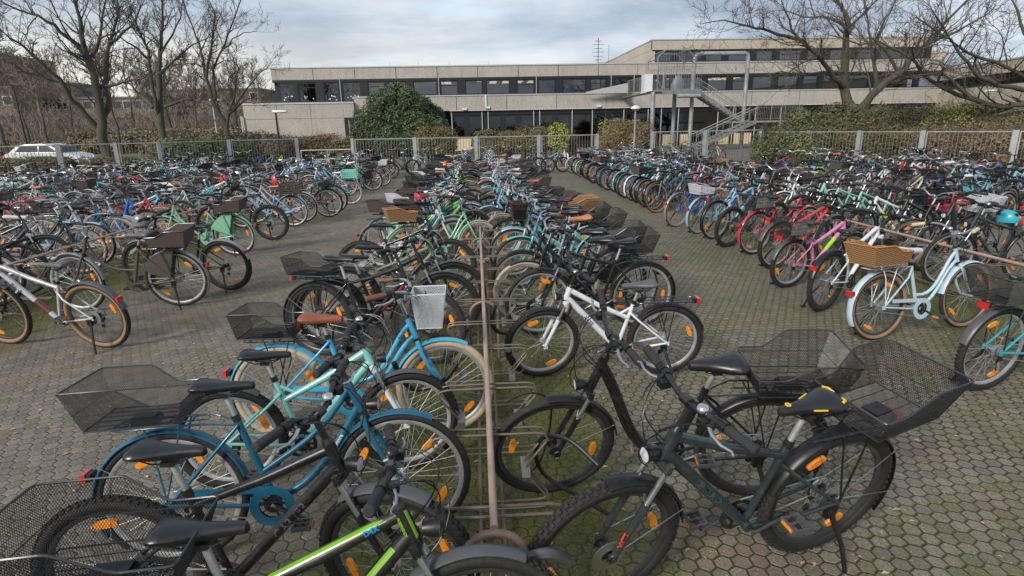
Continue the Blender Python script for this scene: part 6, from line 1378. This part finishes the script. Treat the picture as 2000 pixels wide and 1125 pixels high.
def traced_tree(name, limbs, Y, sc, off, label, seed, cat='tree', base_r=0.3, lvl=3, dens=0.85, tmat='twig', group=None, spread=2.3):
    """limbs: (start radius, end radius, depth drift, [(x, y) in crop pixels]) traced from the photograph at their own distance"""
    rr = random.Random(seed); first = limbs[0][3][0]; b0 = at(first[0]/sc+off[0], first[1]/sc+off[1], Y); root = empty(name, (b0.x, Y, 0), 0, label, cat, group); base = root.location
    for li, (ra, rb, dr, pts) in enumerate(limbs):
        w = []; n = len(pts)
        for i, (x_, y_) in enumerate(pts): w.append(at(x_/sc+off[0], y_/sc+off[1], Y+dr*i/(n-1))-base)
        if li == 0: w = [Vector((w[0].x, w[0].y, 0))]+w
        s_ = []
        for i in range(len(w)-1):
            s_ += [w[i].lerp(w[i+1], t) for t in (0, 0.5)]
        s_.append(w[-1]); s_ = [s_[0]]+[p+Vector((rr.gauss(0,0.03), rr.gauss(0,0.05), rr.gauss(0,0.03))) for p in s_[1:]]
        mb = MB(); mb.tube(s_, [ra+(rb-ra)*i/(len(s_)-1) for i in range(len(s_))], 10, M['bark'], cap=False)
        if li == 0: mb.build('trunk', root)
        else: mb.build('limb', root)
        tw = MB(); keep = s_[2 if li else 3:]
        L_ = sum((keep[i+1]-keep[i]).length for i in range(len(keep)-1)); cnt = int(L_*dens*3.6)
        for c in range(cnt):
            t = rr.uniform(0.05, 1)**0.8; i = min(len(keep)-2, int(t*(len(keep)-1))); p = keep[i].lerp(keep[i+1], t*(len(keep)-1)-i); d0 = (keep[i+1]-keep[i]).normalized()
            rnd = Vector((rr.gauss(0,1), rr.gauss(0,1), rr.gauss(0,0.8))); rnd = (rnd-d0*rnd.dot(d0)).normalized(); d_ = (d0*0.75+rnd*rr.uniform(0.6,1.1)+Vector((0,0,0.2))).normalized(); r_ = (ra+(rb-ra)*t)*rr.uniform(0.3,0.5); r_ = max(0.008, min(r_, 0.05))
            ln = spread*rr.choice((0.45, 0.7, 1.0, 1.25))*(1.1-0.4*t); q = [p]; dd = d_
            for s in range(6): dd = (dd+Vector((rr.gauss(0,0.2), rr.gauss(0,0.2), rr.gauss(0.03,0.2)))).normalized(); q.append(q[-1]+dd*ln/6)
            grow(tw, q, r_, 0.007, lvl-1, rr, M['bark'], M[tmat], 3.2, lvl, 0.52)
        if tw.v: tw.build('twigs', root)
    return root
traced_tree('bare_tree', [(0.27, 0.05, -1.0, [(725,985),(712,850),(690,700),(650,520),(600,400),(575,300),(560,180),(545,80),(500,-60)]),
    (0.15, 0.03, 1.5, [(712,850),(745,760),(738,620),(745,450),(758,300),(800,180),(830,60),(840,-80)]), (0.14, 0.02, -3.0, [(690,900),(600,800),(500,700),(420,560),(300,450),(180,340),(90,270),(-40,190)]),
    (0.12, 0.03, -2.0, [(590,380),(540,310),(480,270),(380,180),(280,110),(130,70),(0,10)]), (0.12, 0.03, 2.0, [(620,420),(660,380),(700,250),(715,100),(745,-60)]), (0.09, 0.02, -1.0, [(700,615),(780,590),(850,580),(990,545),(1090,490)]),
    (0.08, 0.02, 1.5, [(760,300),(860,230),(950,130),(1000,0)]), (0.07, 0.02, -1.5, [(640,660),(520,600),(400,560),(240,520),(60,500)])],
    33.0, 3.571, (0, 0), 'large bare tree at the left with several thick forking limbs above the white car', 1, dens=1.0)
traced_tree('bare_tree', [(0.24, 0.035, 0.5, [(1130,940),(1120,790),(1118,650),(1110,500),(1118,350),(1125,250),(1140,100),(1130,-60)]), (0.13, 0.025, -1.5, [(1105,800),(1075,700),(1050,560),(1030,350),(990,260),(950,180),(900,40)]),
    (0.11, 0.02, 1.0, [(1070,750),(1010,690),(960,640),(880,560),(830,430)]), (0.09, 0.02, -1.0, [(1145,745),(1250,700),(1320,690),(1420,680)]), (0.10, 0.02, 1.5, [(1112,520),(1160,470),(1220,420),(1340,310),(1480,250)]), (0.08, 0.02, -1.5, [(1040,420),(960,340),(880,290),(800,240)]), (0.07, 0.02, 1, [(1120,380),(1200,240),(1260,120),(1280,-40)])],
    38.0, 3.571, (0, 0), 'bare tree with two tall upright stems, middle of the three big trees on the left', 2, dens=1.0)
traced_tree('bare_tree', [(0.20, 0.025, 0.5, [(1580,935),(1562,850),(1520,770),(1480,690),(1440,540),(1420,430),(1385,300),(1350,200),(1270,-40)]), (0.10, 0.03, 1.0, [(1500,700),(1490,600),(1495,480),(1540,380),(1590,240),(1640,100),(1700,-40)]), (0.10, 0.02, -1.0, [(1440,540),(1455,430),(1475,330),(1485,250),(1500,100),(1450,-30)]),
    (0.11, 0.02, 0.6, [(1580,890),(1600,780),(1625,680),(1640,590),(1635,480),(1620,380)]), (0.09, 0.02, -0.6, [(1592,800),(1660,740),(1720,700),(1790,660)]), (0.09, 0.02, 0.8, [(1560,880),(1500,845),(1445,815)]), (0.07, 0.015, 0.4, [(1620,770),(1700,640),(1800,520),(1890,450)]), (0.05, 0.015, 1.0, [(1560,340),(1620,270),(1700,230),(1790,220)])],
    42.0, 3.571, (0, 0), 'slender pale-barked bare tree beside the left end of the school', 3, dens=0.9)
traced_tree('bare_tree', [(0.32, 0.05, 0.5, [(1050,650),(1015,570),(992,480),(1000,330),(1008,200),(1020,140),(1000,70),(940,-30)]), (0.24, 0.04, -2.5, [(1060,650),(1110,590),(1150,540),(1230,460),(1330,380),(1400,300),(1480,230),(1560,130),(1700,-20)]), (0.12, 0.03, 1.0, [(1185,490),(1172,400),(1160,330),(1140,220),(1128,120),(1110,-20)]),
    (0.15, 0.02, -2.0, [(995,480),(940,430),(880,350),(800,270),(730,210),(690,110),(640,-10)]), (0.09, 0.015, -2.5, [(735,220),(620,190),(540,165),(480,150),(330,110),(200,130)]), (0.10, 0.02, 1.5, [(1012,160),(950,110),(880,90),(770,90),(640,60)]), (0.09, 0.02, 0.5, [(1020,190),(1060,120),(1120,60),(1200,-20)]), (0.08, 0.02, 2.0, [(1165,250),(1200,170),(1250,60),(1290,-30)]),
    (0.10, 0.02, -1.5, [(1240,465),(1340,440),(1450,430),(1560,380),(1720,350)]), (0.09, 0.02, -1.0, [(1300,420),(1250,300),(1180,240),(1080,250),(900,200)]), (0.08, 0.02, 1.0, [(990,400),(880,400),(780,420),(640,400),(520,430)]), (0.08, 0.02, 0.5, [(1480,235),(1600,190),(1720,120),(1850,30)])],
    31.0, 2.857, (1300, 0), 'wide spreading bare tree with twin forked trunk before the right part of the school', 4, dens=1.25, tmat='twig_red', spread=2.5)
traced_tree('bare_tree', [(0.20, 0.15, -0.5, [(2500,640),(2380,560),(2250,520)]), (0.13, 0.035, 1.0, [(2250,520),(2100,560),(2000,580),(1880,592),(1750,570),(1620,520),(1480,460),(1390,360),(1330,310),(1150,215)]), (0.10, 0.02, -1.0, [(2250,520),(2000,505),(1850,480),(1750,430),(1690,350),(1620,250),(1540,200),(1400,90)]), (0.08, 0.02, -1.0, [(2150,540),(2000,430),(1850,350),(1700,300),(1600,235),(1480,60)]),
    (0.08, 0.02, 0.5, [(2200,400),(2000,190),(1960,60),(1920,-30)]), (0.06, 0.015, 0.5, [(1700,540),(1600,440),(1500,410),(1350,430),(1200,420)])],
    22.0, 2.857, (1300, 0), 'bare tree outside the right picture edge reaching in with a thick mossy low limb', 5, dens=1.1, spread=1.8)

def leaf_mat(name, stops, rough=0.6, trans=0.15):
    m, nt, b = new_mat(name); geo_ = nd(nt, 'ShaderNodeNewGeometry'); tc_ = nd(nt, 'ShaderNodeTexCoord'); no_ = nd(nt, 'ShaderNodeTexNoise', {'Vector': tc_.outputs['Object'], 'Scale': 1.3, 'Detail': 3.0}).outputs[0]
    f_ = mth(nt, 'ADD', mth(nt, 'MULTIPLY', geo_.outputs['Random Per Island'], 0.62), mth(nt, 'MULTIPLY', mth(nt, 'SUBTRACT', no_, 0.3), 0.95)); nt.links.new(ramp(nt, f_, stops), b.inputs['Base Color']); b.inputs['Roughness'].default_value = rough
    b.inputs['Specular IOR Level'].default_value = 0.3; return m
M['leaf_rhodo'] = leaf_mat('rhododendron_leaf', [(0.0, (0.026,0.040,0.020)), (0.45, (0.06,0.085,0.04)), (0.8, (0.12,0.15,0.07)), (1.0, (0.22,0.235,0.13))], 0.45)
M['leaf_ivy'] = leaf_mat('ivy_leaf', [(0.0, (0.045,0.06,0.024)), (0.4, (0.085,0.105,0.042)), (0.8, (0.16,0.165,0.07)), (1.0, (0.24,0.19,0.09))])
M['leaf_brown'] = leaf_mat('winter_hedge_leaf', [(0.0, (0.09,0.06,0.03)), (0.4, (0.17,0.12,0.06)), (0.75, (0.24,0.17,0.085)), (1.0, (0.16,0.18,0.06))])
M['leaf_olive'] = leaf_mat('olive_hedge_leaf', [(0.0, (0.05,0.06,0.02)), (0.5, (0.12,0.11,0.04)), (0.8, (0.20,0.15,0.06)), (1.0, (0.23,0.25,0.06))])
M['leaf_lime'] = leaf_mat('yellow_green_leaf', [(0.0, (0.15,0.18,0.03)), (0.5, (0.30,0.34,0.06)), (1.0, (0.42,0.40,0.09))])
M['leaf_bramble'] = leaf_mat('dry_bramble_leaf', [(0.0, (0.09,0.068,0.045)), (0.45, (0.18,0.135,0.088)), (0.8, (0.27,0.205,0.13)), (1.0, (0.13,0.15,0.06))])
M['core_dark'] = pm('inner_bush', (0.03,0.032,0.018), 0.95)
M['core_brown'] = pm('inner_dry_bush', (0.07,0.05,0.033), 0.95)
def bush(name, blobs, n, size, mat, label, cat='bush', seed=1, core='core_dark', stems=0, twigm='twig_red', twigs=0, group=None, shape=2.2):
    """blobs: (x, y, z, rx, ry, rz) lobes; leaves stand off an uneven surface in clumps"""
    rr = random.Random(seed); x0 = sum(b[0] for b in blobs)/len(blobs); y0 = sum(b[1] for b in blobs)/len(blobs); root = empty(name, (x0, y0, 0), 0, label, cat, group); mb = MB(); m_ = M[mat]; wt = [b[3]*b[5]+b[4]*b[5] for b in blobs]; tot = sum(wt)
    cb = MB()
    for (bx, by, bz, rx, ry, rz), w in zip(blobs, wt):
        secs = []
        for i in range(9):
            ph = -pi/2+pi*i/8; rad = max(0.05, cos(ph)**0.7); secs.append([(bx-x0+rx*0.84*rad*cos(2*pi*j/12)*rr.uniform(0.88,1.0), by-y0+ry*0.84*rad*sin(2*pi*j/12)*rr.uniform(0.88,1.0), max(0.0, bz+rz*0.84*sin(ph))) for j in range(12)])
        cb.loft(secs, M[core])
        cl = [Vector((rr.gauss(0,1), rr.gauss(0,1), rr.gauss(0,1))).normalized() for _ in range(max(10, int(26*w/tot*len(blobs))))]
        for i in range(int(n*w/tot)):
            if rr.random() < 0.72: ci = rr.randrange(len(cl)); d_ = (cl[ci]+Vector((rr.gauss(0,1), rr.gauss(0,1), rr.gauss(0,1)))*0.24).normalized(); rad = rr.uniform(0.88, 1.08)+0.16*((ci*7) % 5-1.5)/3
            else: d_ = Vector((rr.gauss(0,1), rr.gauss(0,1), rr.gauss(0,1))).normalized(); rad = rr.uniform(0.80, 1.02)
            if abs(d_.x) ** shape + abs(d_.z) ** shape < 0: continue
            q = 1/max(1e-3, (abs(d_.x)**shape+abs(d_.y)**shape+abs(d_.z)**shape)**(1/shape)); p = Vector((bx-x0+rx*d_.x*q*rad, by-y0+ry*d_.y*q*rad, bz+rz*d_.z*q*rad))
            if p.z < 0.03: continue
            s = size*rr.uniform(0.6, 1.3); a = Vector((rr.gauss(0,1), rr.gauss(0,1), rr.gauss(0,0.6))).normalized(); nn_ = (d_+Vector((rr.gauss(0,0.5), rr.gauss(0,0.5), rr.gauss(0.2,0.5)))).normalized(); a = (a-nn_*a.dot(nn_)).normalized(); c = a.cross(nn_)
            mb.quad([p-a*s, p+c*s*0.42+nn_*s*0.12, p+a*s, p-c*s*0.42+nn_*s*0.12], m_)
    cb.build('branches', root); mb.build('foliage', root, False)
    if twigs:
        tb = MB()
        for i in range(twigs):
            bx, by, bz, rx, ry, rz = rr.choice(blobs); a = rr.uniform(0, 2*pi); p = Vector((bx-x0+rx*cos(a)*rr.uniform(0.3,1), by-y0+ry*sin(a)*rr.uniform(0.3,1), bz+rz*rr.uniform(-0.3,0.7))); q = [p]; dd = Vector((rr.gauss(0,0.5), rr.gauss(0,0.5), 1)).normalized()
            for s in range(5): dd = (dd+Vector((rr.gauss(0,0.3), rr.gauss(0,0.3), rr.gauss(-0.08,0.2)))).normalized(); q.append(q[-1]+dd*rr.uniform(0.12,0.3))
            tb.tube(q, [0.010,0.008,0.007,0.006,0.004,0.003], 3, M[twigm], cap=False)
        tb.build('twigs', root)
    return root
def span(px0, px1, Y): return at(px0, 300, Y).x, at(px1, 300, Y).x
# the tall rhododendron
YR = 45.0; x0, x1 = span(693, 876, YR); w = x1-x0
_rr = random.Random(6); _lob = []
for fx, fz, r_ in ((0.07,0.9,0.95),(0.12,1.9,1.0),(0.20,2.8,1.05),(0.31,3.45,1.0),(0.42,4.1,0.95),(0.50,4.5,0.85),(0.60,4.0,0.95),(0.71,3.6,0.95),(0.81,2.95,1.0),(0.90,2.1,0.95),(0.95,1.0,0.85),(0.30,2.1,1.3),(0.50,2.9,1.4),(0.68,2.4,1.4),(0.84,1.2,1.1),(0.22,1.1,1.3),(0.42,1.2,1.5),(0.62,1.1,1.5)):
    _lob.append((x0+w*fx, YR-_rr.uniform(-0.3, 1.3), fz, r_*_rr.uniform(0.9,1.15), r_*1.1, r_*_rr.uniform(0.75, 0.95)))
bush('rhododendron', _lob+[(x0+w*0.5, YR+0.3, 2.0, w*0.36, 1.4, 1.8)], 60000, 0.095, 'leaf_rhodo', 'huge dark green rhododendron before the school, left of centre', 'bush', 3, twigs=60, shape=2.0)
def hedge(px0, px1, Y, h, d_, mat, n, label, seed, size=0.07, core='core_brown', twigs=120, z0=0.0, Y1=None, cat='hedge'):
    a, b_ = at(px0, 300, Y), at(px1, 300, Y1 or Y); k = max(2, int((b_-a).length/1.4)); rr = random.Random(seed); bl_ = []
    for i in range(k):
        t = (i+0.5)/k; p = a.lerp(b_, t); hh = h*rr.uniform(0.88, 1.08); bl_.append((p.x, p.y, hh*0.5, (b_-a).length/k*0.72, d_, hh*0.52))
    return bush('hedge' if cat == 'hedge' else 'bush', bl_, n, size, mat, label, cat, seed, core, twigs=twigs, shape=3.2)
hedge(318, 480, 31.5, 1.75, 0.9, 'leaf_ivy', 12000, 'low ivy hedge behind the left fence below the slender bare tree', 21, 0.085, 'core_dark', 60, Y1=35)
hedge(300, 470, 39.0, 1.9, 1.2, 'leaf_bramble', 7000, 'brownish hedge behind the ivy hedge at the left', 22, 0.10)
hedge(-60, 250, 31.5, 0.85, 0.6, 'leaf_olive', 12000, 'low clipped hedge in front of the white car behind the left fence', 23, 0.075)
hedge(560, 668, 42.0, 1.55, 0.9, 'leaf_brown', 8000, 'low brown hedge before the left concrete wall', 24, 0.08)
hedge(655, 700, 38.0, 1.35, 0.8, 'leaf_olive', 4000, 'small yellowish green bush left of the rhododendron', 25, 0.08, 'core_dark', 20, cat='bush')
hedge(480, 560, 40.0, 1.9, 1.2, 'leaf_bramble', 5000, 'dry reddish shrub left of the low school wing', 26, 0.09, cat='bush')
hedge(818, 885, 36.0, 1.85, 1.0, 'leaf_olive', 7000, 'rounded olive bush directly right below the rhododendron', 27, 0.075, cat='bush')
hedge(935, 1112, 37.0, 1.85, 1.1, 'leaf_olive', 16000, 'long clipped brown and green hedge in the middle before the dark windows', 28, 0.075)
hedge(1075, 1105, 35.5, 2.05, 0.6, 'leaf_lime', 1800, 'bright yellow-green shrub at the right end of the middle hedge', 29, 0.07, 'core_dark', 40, cat='bush')
hedge(1182, 1266, 37.0, 2.15, 1.3, 'leaf_brown', 12000, 'round clipped brown bush beside the pale lamp post', 30, 0.07, cat='bush')
hedge(1170, 1186, 38.0, 2.5, 0.35, 'leaf_lime', 500, 'thin young green sapling left of the round clipped bush', 31, 0.09, 'core_dark', 25, cat='bush')
def mass(pts, n, mat, label, seed, size=0.09, twigs=200, core='core_dark', twigm='twig_red'):
    bl_ = []
    for px_, Y, zc, rx, ry, rz in pts: p = at(px_, 300, Y); bl_.append((p.x, Y, zc, rx, ry, rz))
    return bush('bush', bl_, n, size, mat, label, 'bush', seed, core, twigs=twigs, twigm=twigm)
mass([(1520, 27.5, 0.8, 1.2, 0.9, 1.0), (1556, 27.5, 1.2, 1.1, 1.0, 1.35), (1590, 27.2, 1.0, 1.0, 1.1, 1.25), (1628, 27.0, 1.25, 1.2, 1.1, 1.35), (1575, 26.4, 0.7, 1.7, 0.8, 0.9)], 26000, 'leaf_ivy', 'dense green ivy covered bush spilling over the fence right of the stairs', 41, 0.062, 420)
mass([(1672, 26.5, 1.15, 1.2, 1.1, 1.2), (1712, 26.2, 1.3, 1.0, 1.1, 1.3), (1752, 26.0, 1.05, 1.1, 1.1, 1.2), (1792, 25.5, 1.2, 1.1, 1.1, 1.35)], 20000, 'leaf_ivy', 'mixed evergreen thicket below the spreading bare tree', 42, 0.06, 900)
mass([(1845, 24.0, 1.25, 1.1, 1.0, 1.1), (1888, 23.5, 1.35, 1.0, 0.9, 1.25), (1930, 23.2, 1.05, 0.9, 0.9, 1.1)], 14000, 'leaf_lime', 'yellow-green shrub behind the right fence panels', 43, 0.055, 500)
mass([(1690, 25.6, 0.7, 1.6, 0.7, 0.85), (1745, 24.8, 0.75, 1.5, 0.7, 0.9), (1800, 23.9, 0.75, 1.4, 0.7, 0.9)], 12000, 'leaf_olive', 'low undergrowth right behind the second right fence panel', 44, 0.06, 350)
mass([(1850, 22.5, 0.75, 1.5, 0.7, 0.9), (1910, 21.8, 0.75, 1.3, 0.7, 0.95), (1965, 21.2, 0.7, 1.2, 0.7, 0.9), (2040, 20.6, 0.8, 1.3, 0.8, 1.0)], 16000, 'leaf_bramble', 'dry brown bramble thicket behind the rightmost fence panels', 45, 0.055, 700, 'core_brown')
mass([(1980, 25.0, 1.2, 1.5, 1.0, 1.3), (2060, 24.5, 1.3, 1.5, 1.0, 1.4)], 8000, 'leaf_ivy', 'dark green shrub at the right picture edge', 46, 0.08, 200)

# ------------------------------------------------------------------ the far left: trees, houses, cars
FT = 'bare trees in the park behind the left fence'
rr = random.Random(77)
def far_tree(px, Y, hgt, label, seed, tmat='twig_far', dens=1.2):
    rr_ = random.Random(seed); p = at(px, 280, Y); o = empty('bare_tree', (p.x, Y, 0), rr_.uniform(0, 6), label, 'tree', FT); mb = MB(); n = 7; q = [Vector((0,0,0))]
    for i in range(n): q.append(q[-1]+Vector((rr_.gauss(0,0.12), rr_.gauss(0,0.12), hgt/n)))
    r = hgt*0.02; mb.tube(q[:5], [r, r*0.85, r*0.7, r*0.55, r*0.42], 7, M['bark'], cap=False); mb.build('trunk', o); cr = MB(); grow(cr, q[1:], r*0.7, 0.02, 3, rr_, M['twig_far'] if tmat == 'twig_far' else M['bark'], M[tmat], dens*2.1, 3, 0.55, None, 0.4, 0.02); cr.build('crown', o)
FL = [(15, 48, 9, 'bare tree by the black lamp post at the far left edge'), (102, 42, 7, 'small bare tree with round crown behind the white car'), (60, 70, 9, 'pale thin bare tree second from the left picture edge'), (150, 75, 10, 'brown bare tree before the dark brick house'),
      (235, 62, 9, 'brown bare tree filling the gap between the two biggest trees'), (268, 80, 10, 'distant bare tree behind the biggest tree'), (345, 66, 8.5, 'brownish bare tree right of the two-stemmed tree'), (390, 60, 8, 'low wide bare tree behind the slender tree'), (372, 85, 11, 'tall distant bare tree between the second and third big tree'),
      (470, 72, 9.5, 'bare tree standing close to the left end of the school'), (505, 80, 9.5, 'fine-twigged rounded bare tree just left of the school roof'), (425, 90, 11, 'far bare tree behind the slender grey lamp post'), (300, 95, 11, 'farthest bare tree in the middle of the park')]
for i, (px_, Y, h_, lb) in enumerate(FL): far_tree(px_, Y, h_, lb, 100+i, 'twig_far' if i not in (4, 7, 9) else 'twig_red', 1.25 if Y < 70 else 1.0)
M['brick'] = pm('dark_brick', (0.17,0.125,0.10), 0.9, var=0.2, scale=1.5)
M['brick2'] = pm('brown_brick', (0.20,0.15,0.12), 0.9, var=0.2, scale=1.5)
M['slate'] = pm('slate_cladding', (0.13,0.14,0.15), 0.8)
def house(px0, px1, Y, h, mat, label, floors, cols, depth=12):
    a, b_ = at(px0, 280, Y), at(px1, 280, Y); o = empty('apartment_building', ((a.x+b_.x)/2, Y, 0), 0, label, 'building'); w = (b_.x-a.x)/2; mb = MB(); mb.box((-w, 0, 0), (w, depth, h), M[mat]); mb.build('wall', o, False); mb = MB(); mb.box((-w-0.2, -0.2, h), (w+0.2, depth+0.2, h+0.3), M['slate']); mb.build('roof', o, False)
    fh_ = h/floors
    for i in range(floors):
        for j in range(cols):
            x_ = -w+(j+0.5)*2*w/cols; z_ = (i+0.35)*fh_; mb = MB(); mb.box((x_-0.75, -0.06, z_), (x_+0.75, 0.05, z_+fh_*0.5), M['galv_dark'] if (i+j) % 3 else M['coping']); wn_ = mb.build('window', o, False); mb = MB(); mb.quad([(x_-0.65, -0.065, z_+0.1), (x_+0.65, -0.065, z_+0.1), (x_+0.65, -0.065, z_+fh_*0.5-0.1), (x_-0.65, -0.065, z_+fh_*0.5-0.1)], M['glass_dark']); mb.build('pane', wn_, False)
house(-60, 46, 105, 14.5, 'brick', 'tall dark brown brick block at the far left edge behind the trees', 5, 5)
house(112, 166, 125, 11.5, 'slate', 'grey house with dark roof far behind the trees', 4, 3)
house(60, 330, 112, 8.0, 'brick2', 'long brown brick terrace with small white windows behind the park trees', 3, 14)
house(330, 520, 118, 9.5, 'brick', 'brown brick block behind the trees near the school', 3, 8)
hedge(-80, 200, 66, 1.3, 1.2, 'leaf_bramble', 6000, 'long reddish brown hedge beyond the lawn at the far left', 51, 0.16, twigs=0)
hedge(150, 330, 66, 2.1, 1.6, 'leaf_bramble', 5000, 'reddish brown thicket behind the trunk of the biggest tree', 52, 0.17, twigs=0)
hedge(330, 520, 58, 2.2, 1.6, 'leaf_bramble', 6000, 'brown undergrowth below the park trees near the school', 53, 0.15, twigs=0)
# low woodland fringe of twigs that nobody could count
wd = MB(); rr = random.Random(5)
for i in range(900):
    px_ = rr.uniform(-60, 535); Y = rr.uniform(70, 104); p = at(px_, 280, Y); hgt = rr.uniform(2.0, 6.5); q = [Vector((p.x, Y, 0))]
    for s in range(5): q.append(q[-1]+Vector((rr.gauss(0,0.35), rr.gauss(0,0.35), hgt/5)))
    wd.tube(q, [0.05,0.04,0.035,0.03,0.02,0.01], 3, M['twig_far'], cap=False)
    for k_ in range(9):
        a = q[rr.randint(1, 4)]; b_ = a+Vector((rr.gauss(0,0.9), rr.gauss(0,0.9), rr.uniform(0.3,1.6))); wd.tube([a, a.lerp(b_, 0.5)+Vector((0,0,0.12)), b_], [0.03,0.022,0.012], 3, M['twig_far'], cap=False)
tag(wd.build('far_woodland', smooth=False), 'brown mass of far leafless undergrowth behind the park trees', 'woodland', kind='stuff')

def car(px, Y, rz, col, label, sc=1.0):
    p = at(px, 290, Y); o = empty('parked_car', (p.x, Y, 0), rz, label, 'car'); o.scale = (sc,)*3; pc = paint(col)
    low = [(-2.2,0.45),(-2.25,0.75),(-2.1,0.98),(-1.8,1.04),(1.22,1.02),(1.9,0.88),(2.2,0.70),(2.25,0.42),(2.0,0.25),(-2.0,0.25)]; top = [(-1.85,1.03),(-1.4,1.42),(-0.9,1.52),(0.1,1.53),(0.6,1.42),(1.25,1.01)]
    yc = lambda z_: 0.86-(z_-1.03)*0.30
    mb = MB(); mb.loft([[(x_*0.985, y, z_) for x_, z_ in low] if abs(y) > 0.85 else [(x_, y, z_) for x_, z_ in low] for y in (-0.88, -0.80, 0.80, 0.88)], pc); mb.loft([[(x_, s_*yc(z_), z_) for x_, z_ in top] for s_ in (-1, 1)], pc); mb.build('body', o)
    for s in (-1, 1):
        G_ = lambda x_, z_: (x_, s*(yc(z_)+0.014), z_)
        for pts in ([(-1.5,1.08),(-1.2,1.40),(-0.15,1.46),(-0.15,1.07)], [(-0.08,1.07),(-0.08,1.46),(0.48,1.40),(1.02,1.06)]):
            g_ = MB(); g_.quad([G_(*q_) for q_ in pts][::s], M['glass_dark']); g_.build('side_window', o, False)
    g_ = MB(); g_.quad([(0.66,-0.70,1.41),(1.27,-0.78,1.03),(1.27,0.78,1.03),(0.66,0.70,1.41)], M['glass_dark']); g_.build('windscreen', o, False)
    g_ = MB(); g_.quad([(-1.86,-0.74,1.07),(-1.46,-0.68,1.40),(-1.46,0.68,1.40),(-1.86,0.74,1.07)], M['glass_dark']); g_.build('rear_window', o, False)
    for x_ in (-1.38, 1.38):
        for s in (-1, 1):
            mb = MB(); mb.ring([(0.2,-0.1),(0.33,-0.1),(0.33,0.1),(0.2,0.1)], 20, M['rubber'], cen=(x_, s*0.80, 0.33)); w_ = mb.build('wheel', o); mb = MB(); mb.ring([(0.0,0.09),(0.2,0.1),(0.2,-0.1),(0.0,-0.09)], 12, M['alu'], cen=(x_, s*0.80, 0.33)); mb.build('rim', w_)
    for s in (-1, 1):
        mb = MB(); mb.box((-2.27, s*0.7-0.12, 0.72), (-2.15, s*0.7+0.12, 0.92), M['red']); mb.build('tail_light', o, False); mb = MB(); mb.box((2.12, s*0.62-0.16, 0.64), (2.26, s*0.62+0.16, 0.78), M['lens']); mb.build('headlight', o, False)
car(98, 37.5, radians(-3), 'white', 'white hatchback parked beyond the left fence behind the low hedge')

# fallen leaves on the paving
lv = MB(); rr = random.Random(9); M['litter'] = leaf_mat('fallen_leaf', [(0.0, (0.30,0.22,0.10)), (0.5, (0.45,0.36,0.18)), (1.0, (0.16,0.09,0.04))], 0.8)
for i in range(2600):
    y = rr.uniform(1.2, 20) if i % 3 else rr.uniform(1.2, 8); x_ = rr.uniform(-9, 10); s = rr.uniform(0.008, 0.026); a = rr.uniform(0, 6.28); c_, s_ = cos(a)*s, sin(a)*s
    lv.quad([(x_-c_, y-s_, 0.006), (x_+s_*0.5, y-c_*0.5, 0.011), (x_+c_, y+s_, 0.007), (x_-s_*0.5, y+c_*0.5, 0.010)], M['litter'])
tag(lv.build('fallen_leaves', smooth=False), 'scattered dry leaves and bits on the mossy paving', 'leaves', kind='stuff')
